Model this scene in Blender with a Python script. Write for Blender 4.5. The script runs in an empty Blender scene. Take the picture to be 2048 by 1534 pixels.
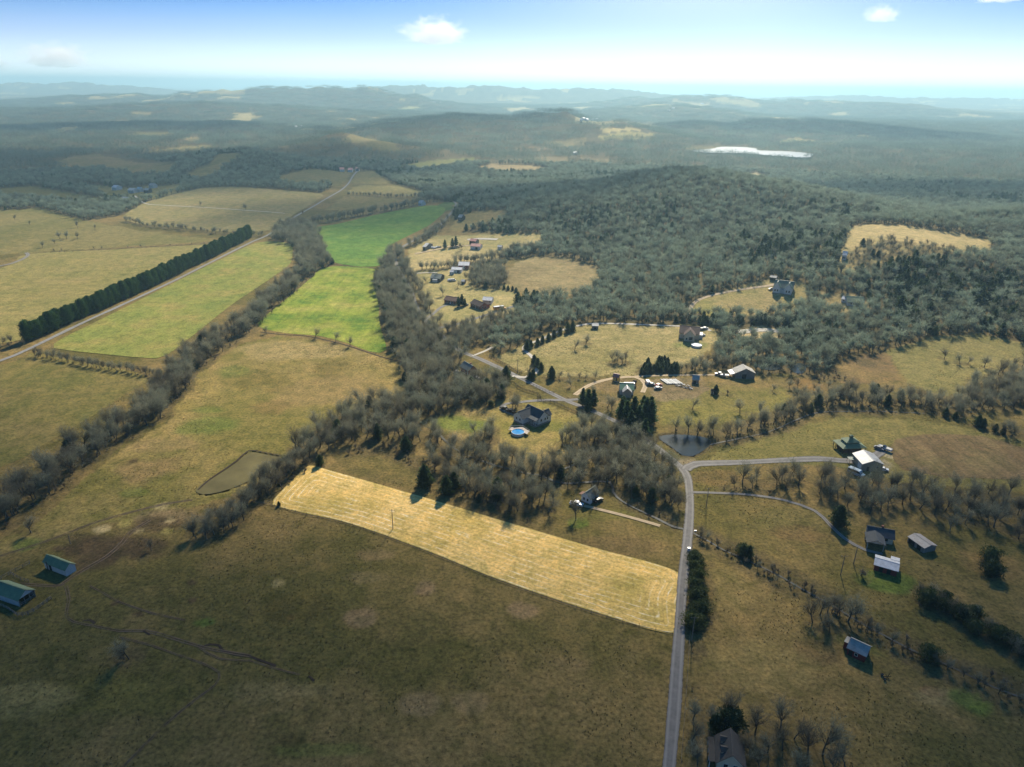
import bpy, bmesh, math, random
import numpy as np
from mathutils import Vector, Matrix
from mathutils.geometry import delaunay_2d_cdt

S = bpy.context.scene
COL = S.collection
rnd = random.Random(7)
nrg = np.random.default_rng(11)

# ------------------------------------------------------------------ camera
CAM_H = 150.0                       # metres above the valley floor
FPX = 1415.0                        # focal length in photo pixels (2048 wide)
PITCH = math.atan((767 - 174) / FPX)
ROLL = math.radians(0.75)
cf = np.array([0, math.cos(PITCH), -math.sin(PITCH)])
cr0 = np.array([1.0, 0, 0]); cu0 = np.array([0, math.sin(PITCH), math.cos(PITCH)])
cr = math.cos(ROLL) * cr0 + math.sin(ROLL) * cu0
cu = math.cos(ROLL) * cu0 - math.sin(ROLL) * cr0
cam_d = bpy.data.cameras.new('camera')
cam = bpy.data.objects.new('camera', cam_d); COL.objects.link(cam)
cam_d.sensor_fit = 'HORIZONTAL'; cam_d.sensor_width = 36.0
cam_d.lens = FPX / 2048 * 36.0
cam_d.clip_start = 1.0; cam_d.clip_end = 200000.0
cam.matrix_world = Matrix(((cr[0], cu[0], -cf[0], 0), (cr[1], cu[1], -cf[1], 0), (cr[2], cu[2], -cf[2], CAM_H), (0, 0, 0, 1)))
S.camera = cam

# ------------------------------------------------------------------ sky, sun, exposure
SUN_AZ = math.radians(14)           # clockwise from +Y (the way the camera looks)
SUN_EL = math.radians(36)
sun_dir = Vector((math.sin(SUN_AZ) * math.cos(SUN_EL), math.cos(SUN_AZ) * math.cos(SUN_EL), math.sin(SUN_EL)))
W = bpy.data.worlds.new('World'); S.world = W; W.use_nodes = True
wn = W.node_tree; wn.nodes.clear()
wo = wn.nodes.new('ShaderNodeOutputWorld'); wb = wn.nodes.new('ShaderNodeBackground')
sk = wn.nodes.new('ShaderNodeTexSky'); sk.sky_type = 'NISHITA'; sk.sun_disc = False
sk.sun_elevation = SUN_EL; sk.sun_rotation = SUN_AZ
sk.altitude = 300; sk.air_density = 1.0; sk.dust_density = 0.25; sk.ozone_density = 2.2
tc = wn.nodes.new('ShaderNodeTexCoord')
mp = wn.nodes.new('ShaderNodeVectorMath'); mp.operation = 'MULTIPLY'; mp.inputs[1].default_value = (1, 1, 5.6)
nz = wn.nodes.new('ShaderNodeVectorMath'); nz.operation = 'NORMALIZE'
hs = wn.nodes.new('ShaderNodeHueSaturation'); hs.inputs['Hue'].default_value = 0.499; hs.inputs['Value'].default_value = 1.0
L = wn.links.new
L(tc.outputs['Generated'], mp.inputs[0]); L(mp.outputs[0], nz.inputs[0]); L(nz.outputs[0], sk.inputs['Vector'])
sz = wn.nodes.new('ShaderNodeSeparateXYZ'); L(nz.outputs[0], sz.inputs[0])      # paler, less saturated air low down
mr = wn.nodes.new('ShaderNodeMapRange'); mr.inputs[1].default_value = 0.0; mr.inputs[2].default_value = 0.5; mr.inputs[3].default_value = 0.16; mr.inputs[4].default_value = 1.35
L(sz.outputs[2], mr.inputs[0]); L(mr.outputs[0], hs.inputs['Saturation'])
L(sk.outputs[0], hs.inputs['Color']); L(hs.outputs[0], wb.inputs['Color']); L(wb.outputs[0], wo.inputs['Surface'])
wb.inputs['Strength'].default_value = 0.09

sd = bpy.data.lights.new('sun', 'SUN'); sun = bpy.data.objects.new('sun', sd); COL.objects.link(sun)
sd.energy = 4.4; sd.angle = math.radians(2.0); sd.color = (1.0, 0.91, 0.74)
sun.rotation_euler = sun_dir.to_track_quat('Z', 'Y').to_euler(); sun.location = (0, 0, 3000)
V = S.view_settings
V.view_transform = 'Standard'; V.look = 'None'; V.exposure = 1.0; V.gamma = 1.0; V.use_curve_mapping = False
S.cycles.use_denoising = True
S.cycles.max_bounces = 4; S.cycles.diffuse_bounces = 2; S.cycles.volume_bounces = 2; S.cycles.transparent_max_bounces = 8

# ------------------------------------------------------------------ small helpers
def link(o, parent=None):
    COL.objects.link(o)
    if parent is not None: o.parent = parent
    return o
def tag(o, label=None, cat=None, group=None, kind=None):
    if label: o['label'] = label
    if cat: o['category'] = cat
    if group: o['group'] = group
    if kind: o['kind'] = kind
    return o
def mesh_np(name, verts, faces, mats=(), mat_idx=None, smooth=False):
    """faces: (n,3) or (n,4) int array"""
    verts = np.asarray(verts, np.float32); faces = np.asarray(faces, np.int32)
    k = faces.shape[1]
    m = bpy.data.meshes.new(name)
    m.vertices.add(len(verts)); m.vertices.foreach_set('co', verts.ravel())
    m.loops.add(faces.size); m.loops.foreach_set('vertex_index', faces.ravel())
    m.polygons.add(len(faces)); m.polygons.foreach_set('loop_start', np.arange(0, faces.size, k, dtype=np.int32))
    for a in mats: m.materials.append(a)
    if mat_idx is not None: m.polygons.foreach_set('material_index', np.asarray(mat_idx, np.int32))
    if smooth: m.polygons.foreach_set('use_smooth', np.ones(len(faces), bool))
    m.update(calc_edges=True)
    return m

# ------------------------------------------------------------------ numpy noise
def _hash(ix, iy, s):
    n = (ix.astype(np.int64) * 374761393 + iy.astype(np.int64) * 668265263 + s * 974711) & 0xffffffff
    n = ((n ^ (n >> 13)) * 1274126177) & 0xffffffff
    n = n ^ (n >> 16)
    return (n & 0xffff) / 65535.0
def vnoise(x, y, s=0):
    ix = np.floor(x); iy = np.floor(y); fx = x - ix; fy = y - iy
    fx = fx * fx * (3 - 2 * fx); fy = fy * fy * (3 - 2 * fy)
    a = _hash(ix, iy, s); b = _hash(ix + 1, iy, s); c = _hash(ix, iy + 1, s); d = _hash(ix + 1, iy + 1, s)
    return a + (b - a) * fx + (c - a) * fy + (a - b - c + d) * fx * fy
def fbm(x, y, s=0, o=4):
    t = 0; a = 0.5; n = 0
    for i in range(o):
        t = t + a * vnoise(x * 2 ** i + 17.3 * i, y * 2 ** i - 9.1 * i, s + i); n += a; a *= 0.5
    return t / n
def sstep(a, b, x):
    t = np.clip((x - a) / (b - a), 0, 1); return t * t * (3 - 2 * t)

# ------------------------------------------------------------------ terrain
def ray(px, py):
    d = cf * FPX + cr * (px - 1024) - cu * (py - 767)
    return d
def at_dist(px, py, Y):             # world point on the ray at forward distance Y
    d = ray(px, py); t = Y / d[1]
    return np.array([d[0] * t, Y, CAM_H + d[2] * t])
RIDGES = [  # crest points (px, py, forward distance), half width, tree height taken off
    ([(1130, 392, 960), (1200, 368, 950), (1290, 346, 930), (1400, 350, 900), (1500, 372, 880), (1600, 392, 860), (1700, 412, 840)], 125, 11),
    ([(1650, 470, 640), (1750, 452, 655), (1850, 448, 670), (1960, 462, 680), (2060, 440, 720), (2250, 430, 760)], 100, 6),
    ([(1880, 405, 1050), (1960, 388, 1080), (2048, 376, 1100), (2250, 370, 1150)], 140, 11),
    ([(1320, 268, 2600), (1370, 252, 2650), (1440, 243, 2700), (1550, 240, 2750), (1650, 243, 2800), (1750, 252, 2850), (1830, 264, 2850)], 200, 11),
    ([(1880, 252, 3300), (1960, 252, 3300), (2060, 255, 3300), (2300, 250, 3300)], 260, 11),
    ([(1650, 305, 1950), (1720, 290, 2000), (1850, 295, 1950), (2000, 300, 1900), (2300, 300, 1900)], 170, 11),
    ([(560, 292, 2150), (620, 275, 2200), (700, 258, 2300), (830, 243, 2350), (950, 234, 2350), (1050, 232, 2350), (1110, 230, 2320), (1150, 240, 2280), (1200, 260, 2200)], 210, 11),
    ([(640, 290, 1750), (690, 268, 1800), (740, 278, 1750), (800, 300, 1700)], 105, 3),
    ([(370, 338, 1330), (420, 316, 1380), (455, 306, 1400), (500, 314, 1370), (570, 338, 1300)], 85, 4),
    ([(60, 332, 1500), (130, 314, 1520), (190, 307, 1520), (250, 316, 1480), (330, 335, 1400)], 110, 4),
    ([(-200, 300, 1900), (-50, 290, 2000), (100, 282, 1950), (180, 290, 1850)], 140, 11),
    ([(160, 262, 2500), (230, 248, 2450), (350, 243, 2450), (450, 245, 2500)], 170, 11),
    ([(240, 280, 1950), (300, 272, 1950), (370, 284, 1900)], 110, 11),
    ([(-200, 240, 3300), (0, 236, 3200), (120, 222, 3400), (280, 212, 3500), (420, 211, 3600), (560, 216, 3600), (650, 225, 3600)], 260, 10),
    ([(170, 198, 5200), (230, 189, 5200), (350, 187, 5200), (480, 181, 5100), (600, 181, 5100), (700, 182, 5100), (770, 190, 5100)], 330, 10),
    ([(700, 184, 7500), (780, 177, 7500), (860, 178, 7500), (930, 176, 7500), (1050, 181, 7500), (1150, 183, 7400), (1250, 187, 7300), (1330, 198, 7000)], 480, 8),
    ([(1210, 225, 4300), (1290, 214, 4200), (1350, 211, 4200), (1420, 218, 4200)], 260, 9),
    ([(1260, 205, 5600), (1310, 197, 5600), (1450, 195, 5600), (1560, 200, 5600), (1650, 207, 5600), (1780, 212, 5600)], 330, 8),
    ([(1650, 194, 9000), (1800, 196, 9000), (1950, 200, 9000), (2200, 204, 9000)], 600, 6),
    ([(-250, 168, 9500), (0, 171, 9500), (100, 168, 9500), (220, 174, 9500)], 650, 6),
]
GA = []
for pts, w, th in RIDGES:
    P = np.array([at_dist(*p) for p in pts]); P[:, 2] = np.maximum(P[:, 2] - th, 2)
    for i in range(len(P) - 1):
        n = max(2, int(np.linalg.norm(P[i + 1] - P[i]) / (w * 0.5)))
        for k in range(n):
            q = P[i] + (P[i + 1] - P[i]) * k / n; GA.append((*q, w))
    GA.append((*P[-1], w))
GA = np.array(GA); GI = 1 / (2 * GA[:, 3] ** 2); GH = GA[:, 2] ** 5.0
CARVE = []                          # (polyline world, half width, depth) cut into the ground
def hgt(x, y):
    x = np.asarray(x, float); y = np.asarray(y, float)
    sh = x.shape; x = x.ravel(); y = y.ravel()
    out = np.zeros(len(x)); p = 5.0
    for c in range(0, len(x), 60000):
        xs = x[c:c + 60000]; ys = y[c:c + 60000]
        if len(xs) < 3000:
            r2 = ((xs[:, None] - GA[None, :, 0]) ** 2 + (ys[:, None] - GA[None, :, 1]) ** 2) * GI[None]
            acc = np.where(r2 < 6, GH[None] * np.exp(-p * np.minimum(r2, 6)), 0).sum(1)
        else:
            acc = np.zeros(len(xs)); lo = ys.min(); hi = ys.max(); xl = xs.min(); xh = xs.max()
            for gx, gy, gh, gw in GA:
                q = 3.5 * gw
                if gy - q > hi or gy + q < lo or gx - q > xh or gx + q < xl: continue
                i = np.where((np.abs(xs - gx) < q) & (np.abs(ys - gy) < q))[0]
                r2 = ((xs[i] - gx) ** 2 + (ys[i] - gy) ** 2) / (2 * gw * gw)
                acc[i] += np.where(r2 < 6, gh ** p * np.exp(-p * np.minimum(r2, 6)), 0)
        h = acc ** (1 / p)
        d = np.hypot(xs, ys)
        # gullies and spurs on the hills, rolling country far off, faint swells in the valley
        rg = 1 - np.abs(2 * fbm(xs / 260, ys / 260, 5, 3) - 1) * 1.6          # spurs and hollows
        h = h * (0.62 + 0.50 * rg)
        h += sstep(1600, 4500, d) * 42 * np.clip(fbm(xs / 900, ys / 900, 9, 3) - 0.38, 0, 1)
        h += 1.6 * (fbm(xs / 110, ys / 110, 21, 2) - 0.5)
        out[c:c + 60000] = h
    return out.reshape(sh)
_cache = {}
def G(px, py):
    """photo pixel -> point on the terrain"""
    k = (px, py)
    if k in _cache: return _cache[k]
    d = ray(px, py); d = d / np.linalg.norm(d)
    t = 90 * 1.012 ** np.arange(0, 440)
    z = CAM_H + d[2] * t - hgt(d[0] * t, d[1] * t)
    i = np.argmax(z < 0)
    if z[i] >= 0: i = len(t) - 1
    lo, hi = t[max(i - 1, 0)], t[i]
    for _ in range(14):
        m = (lo + hi) / 2
        if CAM_H + d[2] * m < float(hgt(np.array([d[0] * m]), np.array([d[1] * m]))[0]): hi = m
        else: lo = m
    p = np.array([d[0] * hi, d[1] * hi, CAM_H + d[2] * hi])
    _cache[k] = p
    return p
def GP(pts): return np.array([G(*p)[:2] for p in pts])
def project(P):
    P = np.asarray(P, float) - np.array([0, 0, CAM_H])
    z = P @ cf
    return 1024 + FPX * (P @ cr) / z, 767 - FPX * (P @ cu) / z, z
def inpoly(x, y, poly):
    poly = np.asarray(poly); res = np.zeros(x.shape, bool)
    mn = poly.min(0); mx = poly.max(0)
    s = (x >= mn[0]) & (x <= mx[0]) & (y >= mn[1]) & (y <= mx[1])
    if not s.any(): return res
    xs = x[s]; ys = y[s]; r = np.zeros(xs.shape, bool)
    j = len(poly) - 1
    for i in range(len(poly)):
        xi, yi = poly[i]; xj, yj = poly[j]
        if yi != yj:
            r ^= ((yi > ys) != (yj > ys)) & (xs < (xj - xi) * (ys - yi) / (yj - yi) + xi)
        j = i
    res[s] = r
    return res
def seg_dist(x, y, line):
    """distance of points to a polyline"""
    best = np.full(x.shape, 1e9)
    for i in range(len(line) - 1):
        a = line[i]; b = line[i + 1]; ab = b - a; l2 = max(ab @ ab, 1e-9)
        t = np.clip(((x - a[0]) * ab[0] + (y - a[1]) * ab[1]) / l2, 0, 1)
        best = np.minimum(best, np.hypot(x - a[0] - t * ab[0], y - a[1] - t * ab[1]))
    return best
def smooth_line(pts, step=3.0, closed=False):
    """Catmull-Rom through 2D points, resampled"""
    P = np.asarray(pts, float); n = len(P); out = []
    rng_ = range(n) if closed else range(n - 1)
    for i in rng_:
        if closed: p0, p1, p2, p3 = P[i - 1], P[i], P[(i + 1) % n], P[(i + 2) % n]
        else: p0, p1, p2, p3 = P[max(i - 1, 0)], P[i], P[i + 1], P[min(i + 2, n - 1)]
        k = max(2, int(np.linalg.norm(p2 - p1) / step))
        for j in range(k):
            t = j / k
            out.append(0.5 * ((2 * p1) + (p2 - p0) * t + (2 * p0 - 5 * p1 + 4 * p2 - p3) * t * t + (3 * p1 - p0 - 3 * p2 + p3) * t ** 3))
    if not closed: out.append(P[-1])
    return np.array(out)

# ------------------------------------------------------------------ materials
def mat(name):
    m = bpy.data.materials.new(name); m.use_nodes = True
    nt = m.node_tree; return m, nt, nt.nodes['Principled BSDF']
def N(nt, typ, **kw):
    n = nt.nodes.new(typ)
    for k, v in kw.items():
        if k in n.inputs: n.inputs[k].default_value = v
        else: setattr(n, k, v)
    return n
def ramp(nt, stops, src):
    r = nt.nodes.new('ShaderNodeValToRGB'); e = r.color_ramp.elements
    while len(e) < len(stops): e.new(0.5)
    for i, (p, c) in enumerate(stops): e[i].position = p; e[i].color = (*c, 1) if len(c) == 3 else c
    nt.links.new(src, r.inputs[0]); return r.outputs[0]
def mixc(nt, fac, a, b, mode='MIX'):
    m = nt.nodes.new('ShaderNodeMix'); m.data_type = 'RGBA'; m.blend_type = mode
    for s, v in ((m.inputs[0], fac), (m.inputs[6], a), (m.inputs[7], b)):
        if isinstance(v, (int, float)): s.default_value = v
        elif isinstance(v, tuple): s.default_value = (*v, 1)
        else: nt.links.new(v, s)
    return m.outputs[2]
def noise(nt, scale, detail=4, rough=0.55, vec=None, dist=0.0):
    n = N(nt, 'ShaderNodeTexNoise', Scale=scale, Detail=detail, Roughness=rough, Distortion=dist)
    if vec is not None: nt.links.new(vec, n.inputs['Vector'])
    return n.outputs['Fac']
def posvec(nt, obj=False):
    if obj:
        t = nt.nodes.new('ShaderNodeTexCoord'); return t.outputs['Object']
    g = nt.nodes.new('ShaderNodeNewGeometry'); return g.outputs['Position']
def bump(nt, b, h, strength=0.5, dist=0.1):
    n = N(nt, 'ShaderNodeBump', Strength=strength, Distance=dist)
    nt.links.new(h, n.inputs['Height']); nt.links.new(n.outputs[0], b.inputs['Normal'])
def simple(name, col, rough=0.7, var=0.25, scale=1.5, metallic=0.0, obj=True, spec=0.3):
    m, nt, b = mat(name); v = posvec(nt, obj)
    f = noise(nt, scale, 5, 0.65, v)
    c = ramp(nt, [(0.3, tuple(x * (1 - var) for x in col)), (0.7, tuple(min(1, x * (1 + var)) for x in col))], f)
    nt.links.new(c, b.inputs['Base Color']); b.inputs['Roughness'].default_value = rough
    b.inputs['Metallic'].default_value = metallic; b.inputs['Specular IOR Level'].default_value = spec
    return m
# ------------------------------------------------------------------ what lies where (photo pixels, turned into ground points)
TAN = (0.185, 0.138, 0.066); OLIVE = (0.108, 0.094, 0.036); STRAW = (0.37, 0.30, 0.185); LUSH = (0.085, 0.135, 0.03)  # TAN and OLIVE darkened: foreground shade put into the base pasture colour
LITTER = (0.105, 0.084, 0.048); SOIL = (0.085, 0.060, 0.038); GOLD = (0.30, 0.245, 0.10)
# clearings painted into the ground sheet: polygon, colour a, colour b
CLEAR = [
    ([(-300, 1180), (0, 1075), (60, 1060), (150, 975), (240, 900), (330, 850), (400, 745), (480, 690), (560, 672), (640, 680), (810, 726), (805, 785), (740, 800), (620, 870), (570, 925), (480, 985), (400, 1010), (300, 1030), (150, 1060), (0, 1110)], (0.245, 0.188, 0.088), (0.155, 0.138, 0.05)),  # mid pasture, a lighter copy with its sunlight put into the colour
    ([(-500, 425), (0, 420), (80, 416), (170, 441), (250, 455), (330, 466), (440, 481), (60, 506), (-200, 515), (-500, 500)], (0.185, 0.158, 0.075), (0.13, 0.125, 0.05)),
    ([(650, 420), (690, 391), (770, 393), (800, 400), (760, 412), (700, 420)], (0.21, 0.165, 0.085), (0.17, 0.15, 0.07)),
    ([(690, 385), (720, 370), (790, 372), (850, 383), (830, 392), (760, 388)], (0.185, 0.165, 0.075), (0.21, 0.17, 0.08)),
    ([(700, 365), (718, 345), (745, 342), (790, 368), (730, 368)], (0.20, 0.165, 0.075), (0.16, 0.15, 0.06)),
    ([(560, 352), (620, 338), (690, 343), (708, 345), (680, 372), (620, 372), (560, 368)], (0.185, 0.155, 0.075), (0.14, 0.13, 0.055)),
    ([(105, 330), (150, 312), (200, 308), (260, 322), (360, 325), (335, 350), (270, 352), (200, 338), (140, 342)], (0.195, 0.15, 0.08), (0.135, 0.125, 0.055)),
    ([(365, 350), (420, 328), (440, 308), (480, 306), (492, 314), (455, 330), (440, 350), (400, 362)], (0.20, 0.165, 0.085), (0.13, 0.125, 0.05)),
    ([(295, 302), (340, 296), (425, 289), (420, 297), (350, 305), (310, 308)], (0.26, 0.215, 0.115), (0.2, 0.17, 0.08)),
    ([(250, 268), (300, 263), (345, 265), (350, 272), (300, 276), (255, 275)], (0.2, 0.17, 0.08), (0.15, 0.14, 0.055)),
    ([(360, 275), (400, 274), (416, 280), (380, 284)], (0.24, 0.18, 0.1), (0.18, 0.15, 0.07)),
    ([(210, 243), (250, 241), (272, 243), (240, 248)], (0.36, 0.29, 0.15), (0.3, 0.24, 0.12)),
    ([(-60, 384), (60, 372), (140, 385), (215, 400), (200, 408), (60, 398)], (0.15, 0.135, 0.06), (0.12, 0.115, 0.045)),
    ([(150, 365), (200, 370), (250, 376), (370, 368), (360, 382), (310, 398), (220, 398)], (0.17, 0.15, 0.07), (0.12, 0.115, 0.045)),
    ([(682, 282), (700, 269), (740, 270), (790, 290), (806, 305), (770, 303), (720, 292)], (0.185, 0.15, 0.075), (0.15, 0.135, 0.06)),
    ([(790, 334), (850, 322), (950, 315), (945, 324), (895, 334), (840, 342)], (0.15, 0.165, 0.06), (0.17, 0.165, 0.07)),
    ([(945, 336), (980, 328), (1060, 330), (1105, 338), (1080, 345), (985, 346)], (0.30, 0.235, 0.14), (0.23, 0.175, 0.11)),
    ([(1020, 318), (1080, 314), (1170, 315), (1250, 322), (1180, 325), (1080, 323)], (0.19, 0.15, 0.095), (0.17, 0.14, 0.085)),
    ([(1025, 298), (1090, 292), (1110, 300), (1030, 304)], (0.24, 0.17, 0.11), (0.2, 0.15, 0.09)),
    ([(1090, 284), (1170, 274), (1175, 285), (1140, 294), (1100, 292)], (0.24, 0.19, 0.115), (0.2, 0.165, 0.09)),
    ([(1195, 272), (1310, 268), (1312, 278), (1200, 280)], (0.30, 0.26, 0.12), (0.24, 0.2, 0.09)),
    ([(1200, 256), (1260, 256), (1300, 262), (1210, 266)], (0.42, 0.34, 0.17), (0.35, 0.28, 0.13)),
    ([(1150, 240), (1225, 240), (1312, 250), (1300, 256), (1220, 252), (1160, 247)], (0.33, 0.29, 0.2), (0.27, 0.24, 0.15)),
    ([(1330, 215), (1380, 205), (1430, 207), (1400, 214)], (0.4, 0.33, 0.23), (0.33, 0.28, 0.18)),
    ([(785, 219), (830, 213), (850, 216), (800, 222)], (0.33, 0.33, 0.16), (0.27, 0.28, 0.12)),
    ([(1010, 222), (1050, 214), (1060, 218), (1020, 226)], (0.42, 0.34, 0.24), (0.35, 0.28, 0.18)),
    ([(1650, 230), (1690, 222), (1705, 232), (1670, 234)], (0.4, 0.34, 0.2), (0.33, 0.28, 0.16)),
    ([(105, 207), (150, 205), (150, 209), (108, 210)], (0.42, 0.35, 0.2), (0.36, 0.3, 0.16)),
    # homesteads in the sun east of the lane
    ([(820, 500), (860, 472), (1000, 468), (1085, 468), (1083, 492), (1012, 503), (985, 520), (1010, 560), (1035, 590), (1030, 620), (960, 660), (900, 680), (880, 655), (850, 620), (830, 580), (812, 540)], STRAW, (0.25, 0.225, 0.115)),
    ([(905, 440), (950, 422), (1010, 422), (1010, 438), (960, 445), (920, 462), (900, 460)], (0.27, 0.21, 0.11), (0.2, 0.17, 0.08)),
    ([(870, 412), (890, 404), (912, 404), (905, 420), (880, 424)], (0.07, 0.13, 0.04), (0.1, 0.15, 0.05)),
    ([(1012, 545), (1030, 525), (1060, 514), (1130, 513), (1190, 533), (1198, 560), (1185, 582), (1110, 597), (1060, 590), (1020, 570)], (0.265, 0.215, 0.13), (0.185, 0.15, 0.09)),
    ([(985, 715), (1050, 688), (1100, 668), (1140, 653), (1200, 648), (1300, 650), (1425, 655), (1440, 665), (1420, 700), (1390, 720), (1330, 745), (1230, 752), (1100, 755), (1050, 745)], (0.30, 0.25, 0.145), (0.21, 0.185, 0.09)),
    ([(1380, 622), (1392, 600), (1440, 585), (1500, 568), (1545, 558), (1605, 566), (1618, 590), (1600, 615), (1550, 628), (1490, 632), (1420, 630)], (0.20, 0.195, 0.08), (0.27, 0.22, 0.12)),
    ([(1640, 585), (1690, 588), (1735, 600), (1740, 622), (1690, 625), (1650, 615)], (0.32, 0.25, 0.15), (0.25, 0.2, 0.11)),
    ([(1470, 662), (1520, 654), (1575, 660), (1580, 672), (1530, 676), (1480, 672)], (0.40, 0.33, 0.23), (0.33, 0.26, 0.16)),
    ([(1672, 535), (1690, 470), (1705, 452), (1760, 448), (1840, 456), (1910, 464), (1985, 482), (1985, 508), (1900, 516), (1800, 526), (1745, 545), (1700, 550)], (0.36, 0.29, 0.175), (0.27, 0.23, 0.125)),
    ([(1460, 352), (1510, 345), (1550, 356), (1500, 360)], (0.4, 0.33, 0.24), (0.33, 0.27, 0.19)),
    ([(1770, 705), (1800, 690), (1880, 672), (1960, 668), (2060, 690), (2300, 720), (2200, 780), (2000, 790), (1870, 790), (1815, 765)], (0.20, 0.175, 0.085), (0.15, 0.14, 0.06)),
    ([(1400, 925), (1450, 890), (1560, 862), (1680, 835), (1850, 840), (2060, 880), (2300, 900), (2300, 960), (2060, 985), (1800, 965), (1650, 930), (1480, 925)], (0.165, 0.145, 0.062), (0.135, 0.125, 0.045)),
    ([(1790, 880), (1850, 868), (1960, 872), (2060, 900), (2200, 930), (2060, 960), (1900, 955), (1800, 940), (1780, 905)], (0.165, 0.12, 0.075), (0.14, 0.115, 0.06)),
    ([(1320, 785), (1400, 770), (1600, 775), (1640, 800), (1560, 830), (1400, 850), (1320, 850)], (0.165, 0.15, 0.052), (0.15, 0.13, 0.05)),
    ([(1290, 760), (1400, 755), (1420, 775), (1380, 800), (1310, 800)], (0.19, 0.15, 0.10), (0.15, 0.115, 0.075)),
    ([(1660, 735), (1720, 705), (1770, 700), (1800, 760), (1740, 770), (1680, 765)], (0.15, 0.105, 0.062), (0.19, 0.14, 0.07)),
    ([(880, 840), (900, 815), (980, 800), (1050, 795), (1180, 835), (1230, 870), (1180, 920), (1100, 930), (1000, 905), (920, 880)], (0.19, 0.17, 0.055), (0.25, 0.19, 0.10)),
    ([(660, 912), (700, 905), (780, 915), (850, 940), (840, 980), (760, 962), (690, 945)], (0.165, 0.12, 0.065), (0.14, 0.115, 0.05)),
]
# draped fields, each its own piece of ground: name, polygon, spacing
FIELDS = {
    'hay_field': [(618, 931), (650, 938), (700, 952), (850, 995), (1000, 1040), (1180, 1093), (1356, 1145), (1352, 1205), (1347, 1266), (1200, 1227), (1000, 1160), (850, 1100), (700, 1047), (600, 1024), (545, 1009), (560, 985), (590, 955)],
    'green_field': [(516, 652), (536, 628), (580, 592), (622, 556), (638, 540), (665, 533), (745, 537), (753, 570), (757, 610), (760, 650), (772, 700), (740, 703), (700, 688), (640, 672), (570, 666)],
    'green_field_far': [(632, 456), (680, 447), (760, 428), (850, 412), (885, 414), (888, 425), (862, 448), (820, 470), (780, 492), (772, 512), (752, 533), (672, 526), (650, 500), (640, 478)],
    'gold_field': [(108, 688), (200, 640), (320, 580), (440, 520), (515, 486), (578, 487), (585, 510), (578, 530), (540, 558), (470, 605), (390, 668), (330, 712), (290, 716), (200, 708), (130, 700)],
    'tan_field': [(-400, 575), (-100, 560), (20, 530), (60, 508), (250, 498), (430, 487), (500, 466), (440, 502), (300, 560), (150, 625), (45, 680), (-200, 700), (-420, 700)],
    'stubble_field': [(248, 432), (292, 405), (350, 388), (408, 376), (470, 374), (540, 379), (640, 388), (632, 402), (596, 424), (562, 446), (530, 462), (440, 463), (330, 452), (270, 446)],
    'plough_field': [(1790, 882), (1850, 869), (1960, 873), (2060, 900), (2200, 932), (2060, 958), (1900, 952), (1806, 938), (1784, 908)],
    'south_field': [(-400, 730), (0, 731), (60, 706), (150, 722), (270, 744), (296, 762), (250, 790), (180, 835), (100, 882), (0, 935), (-300, 1010), (-420, 900)],
}
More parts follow.
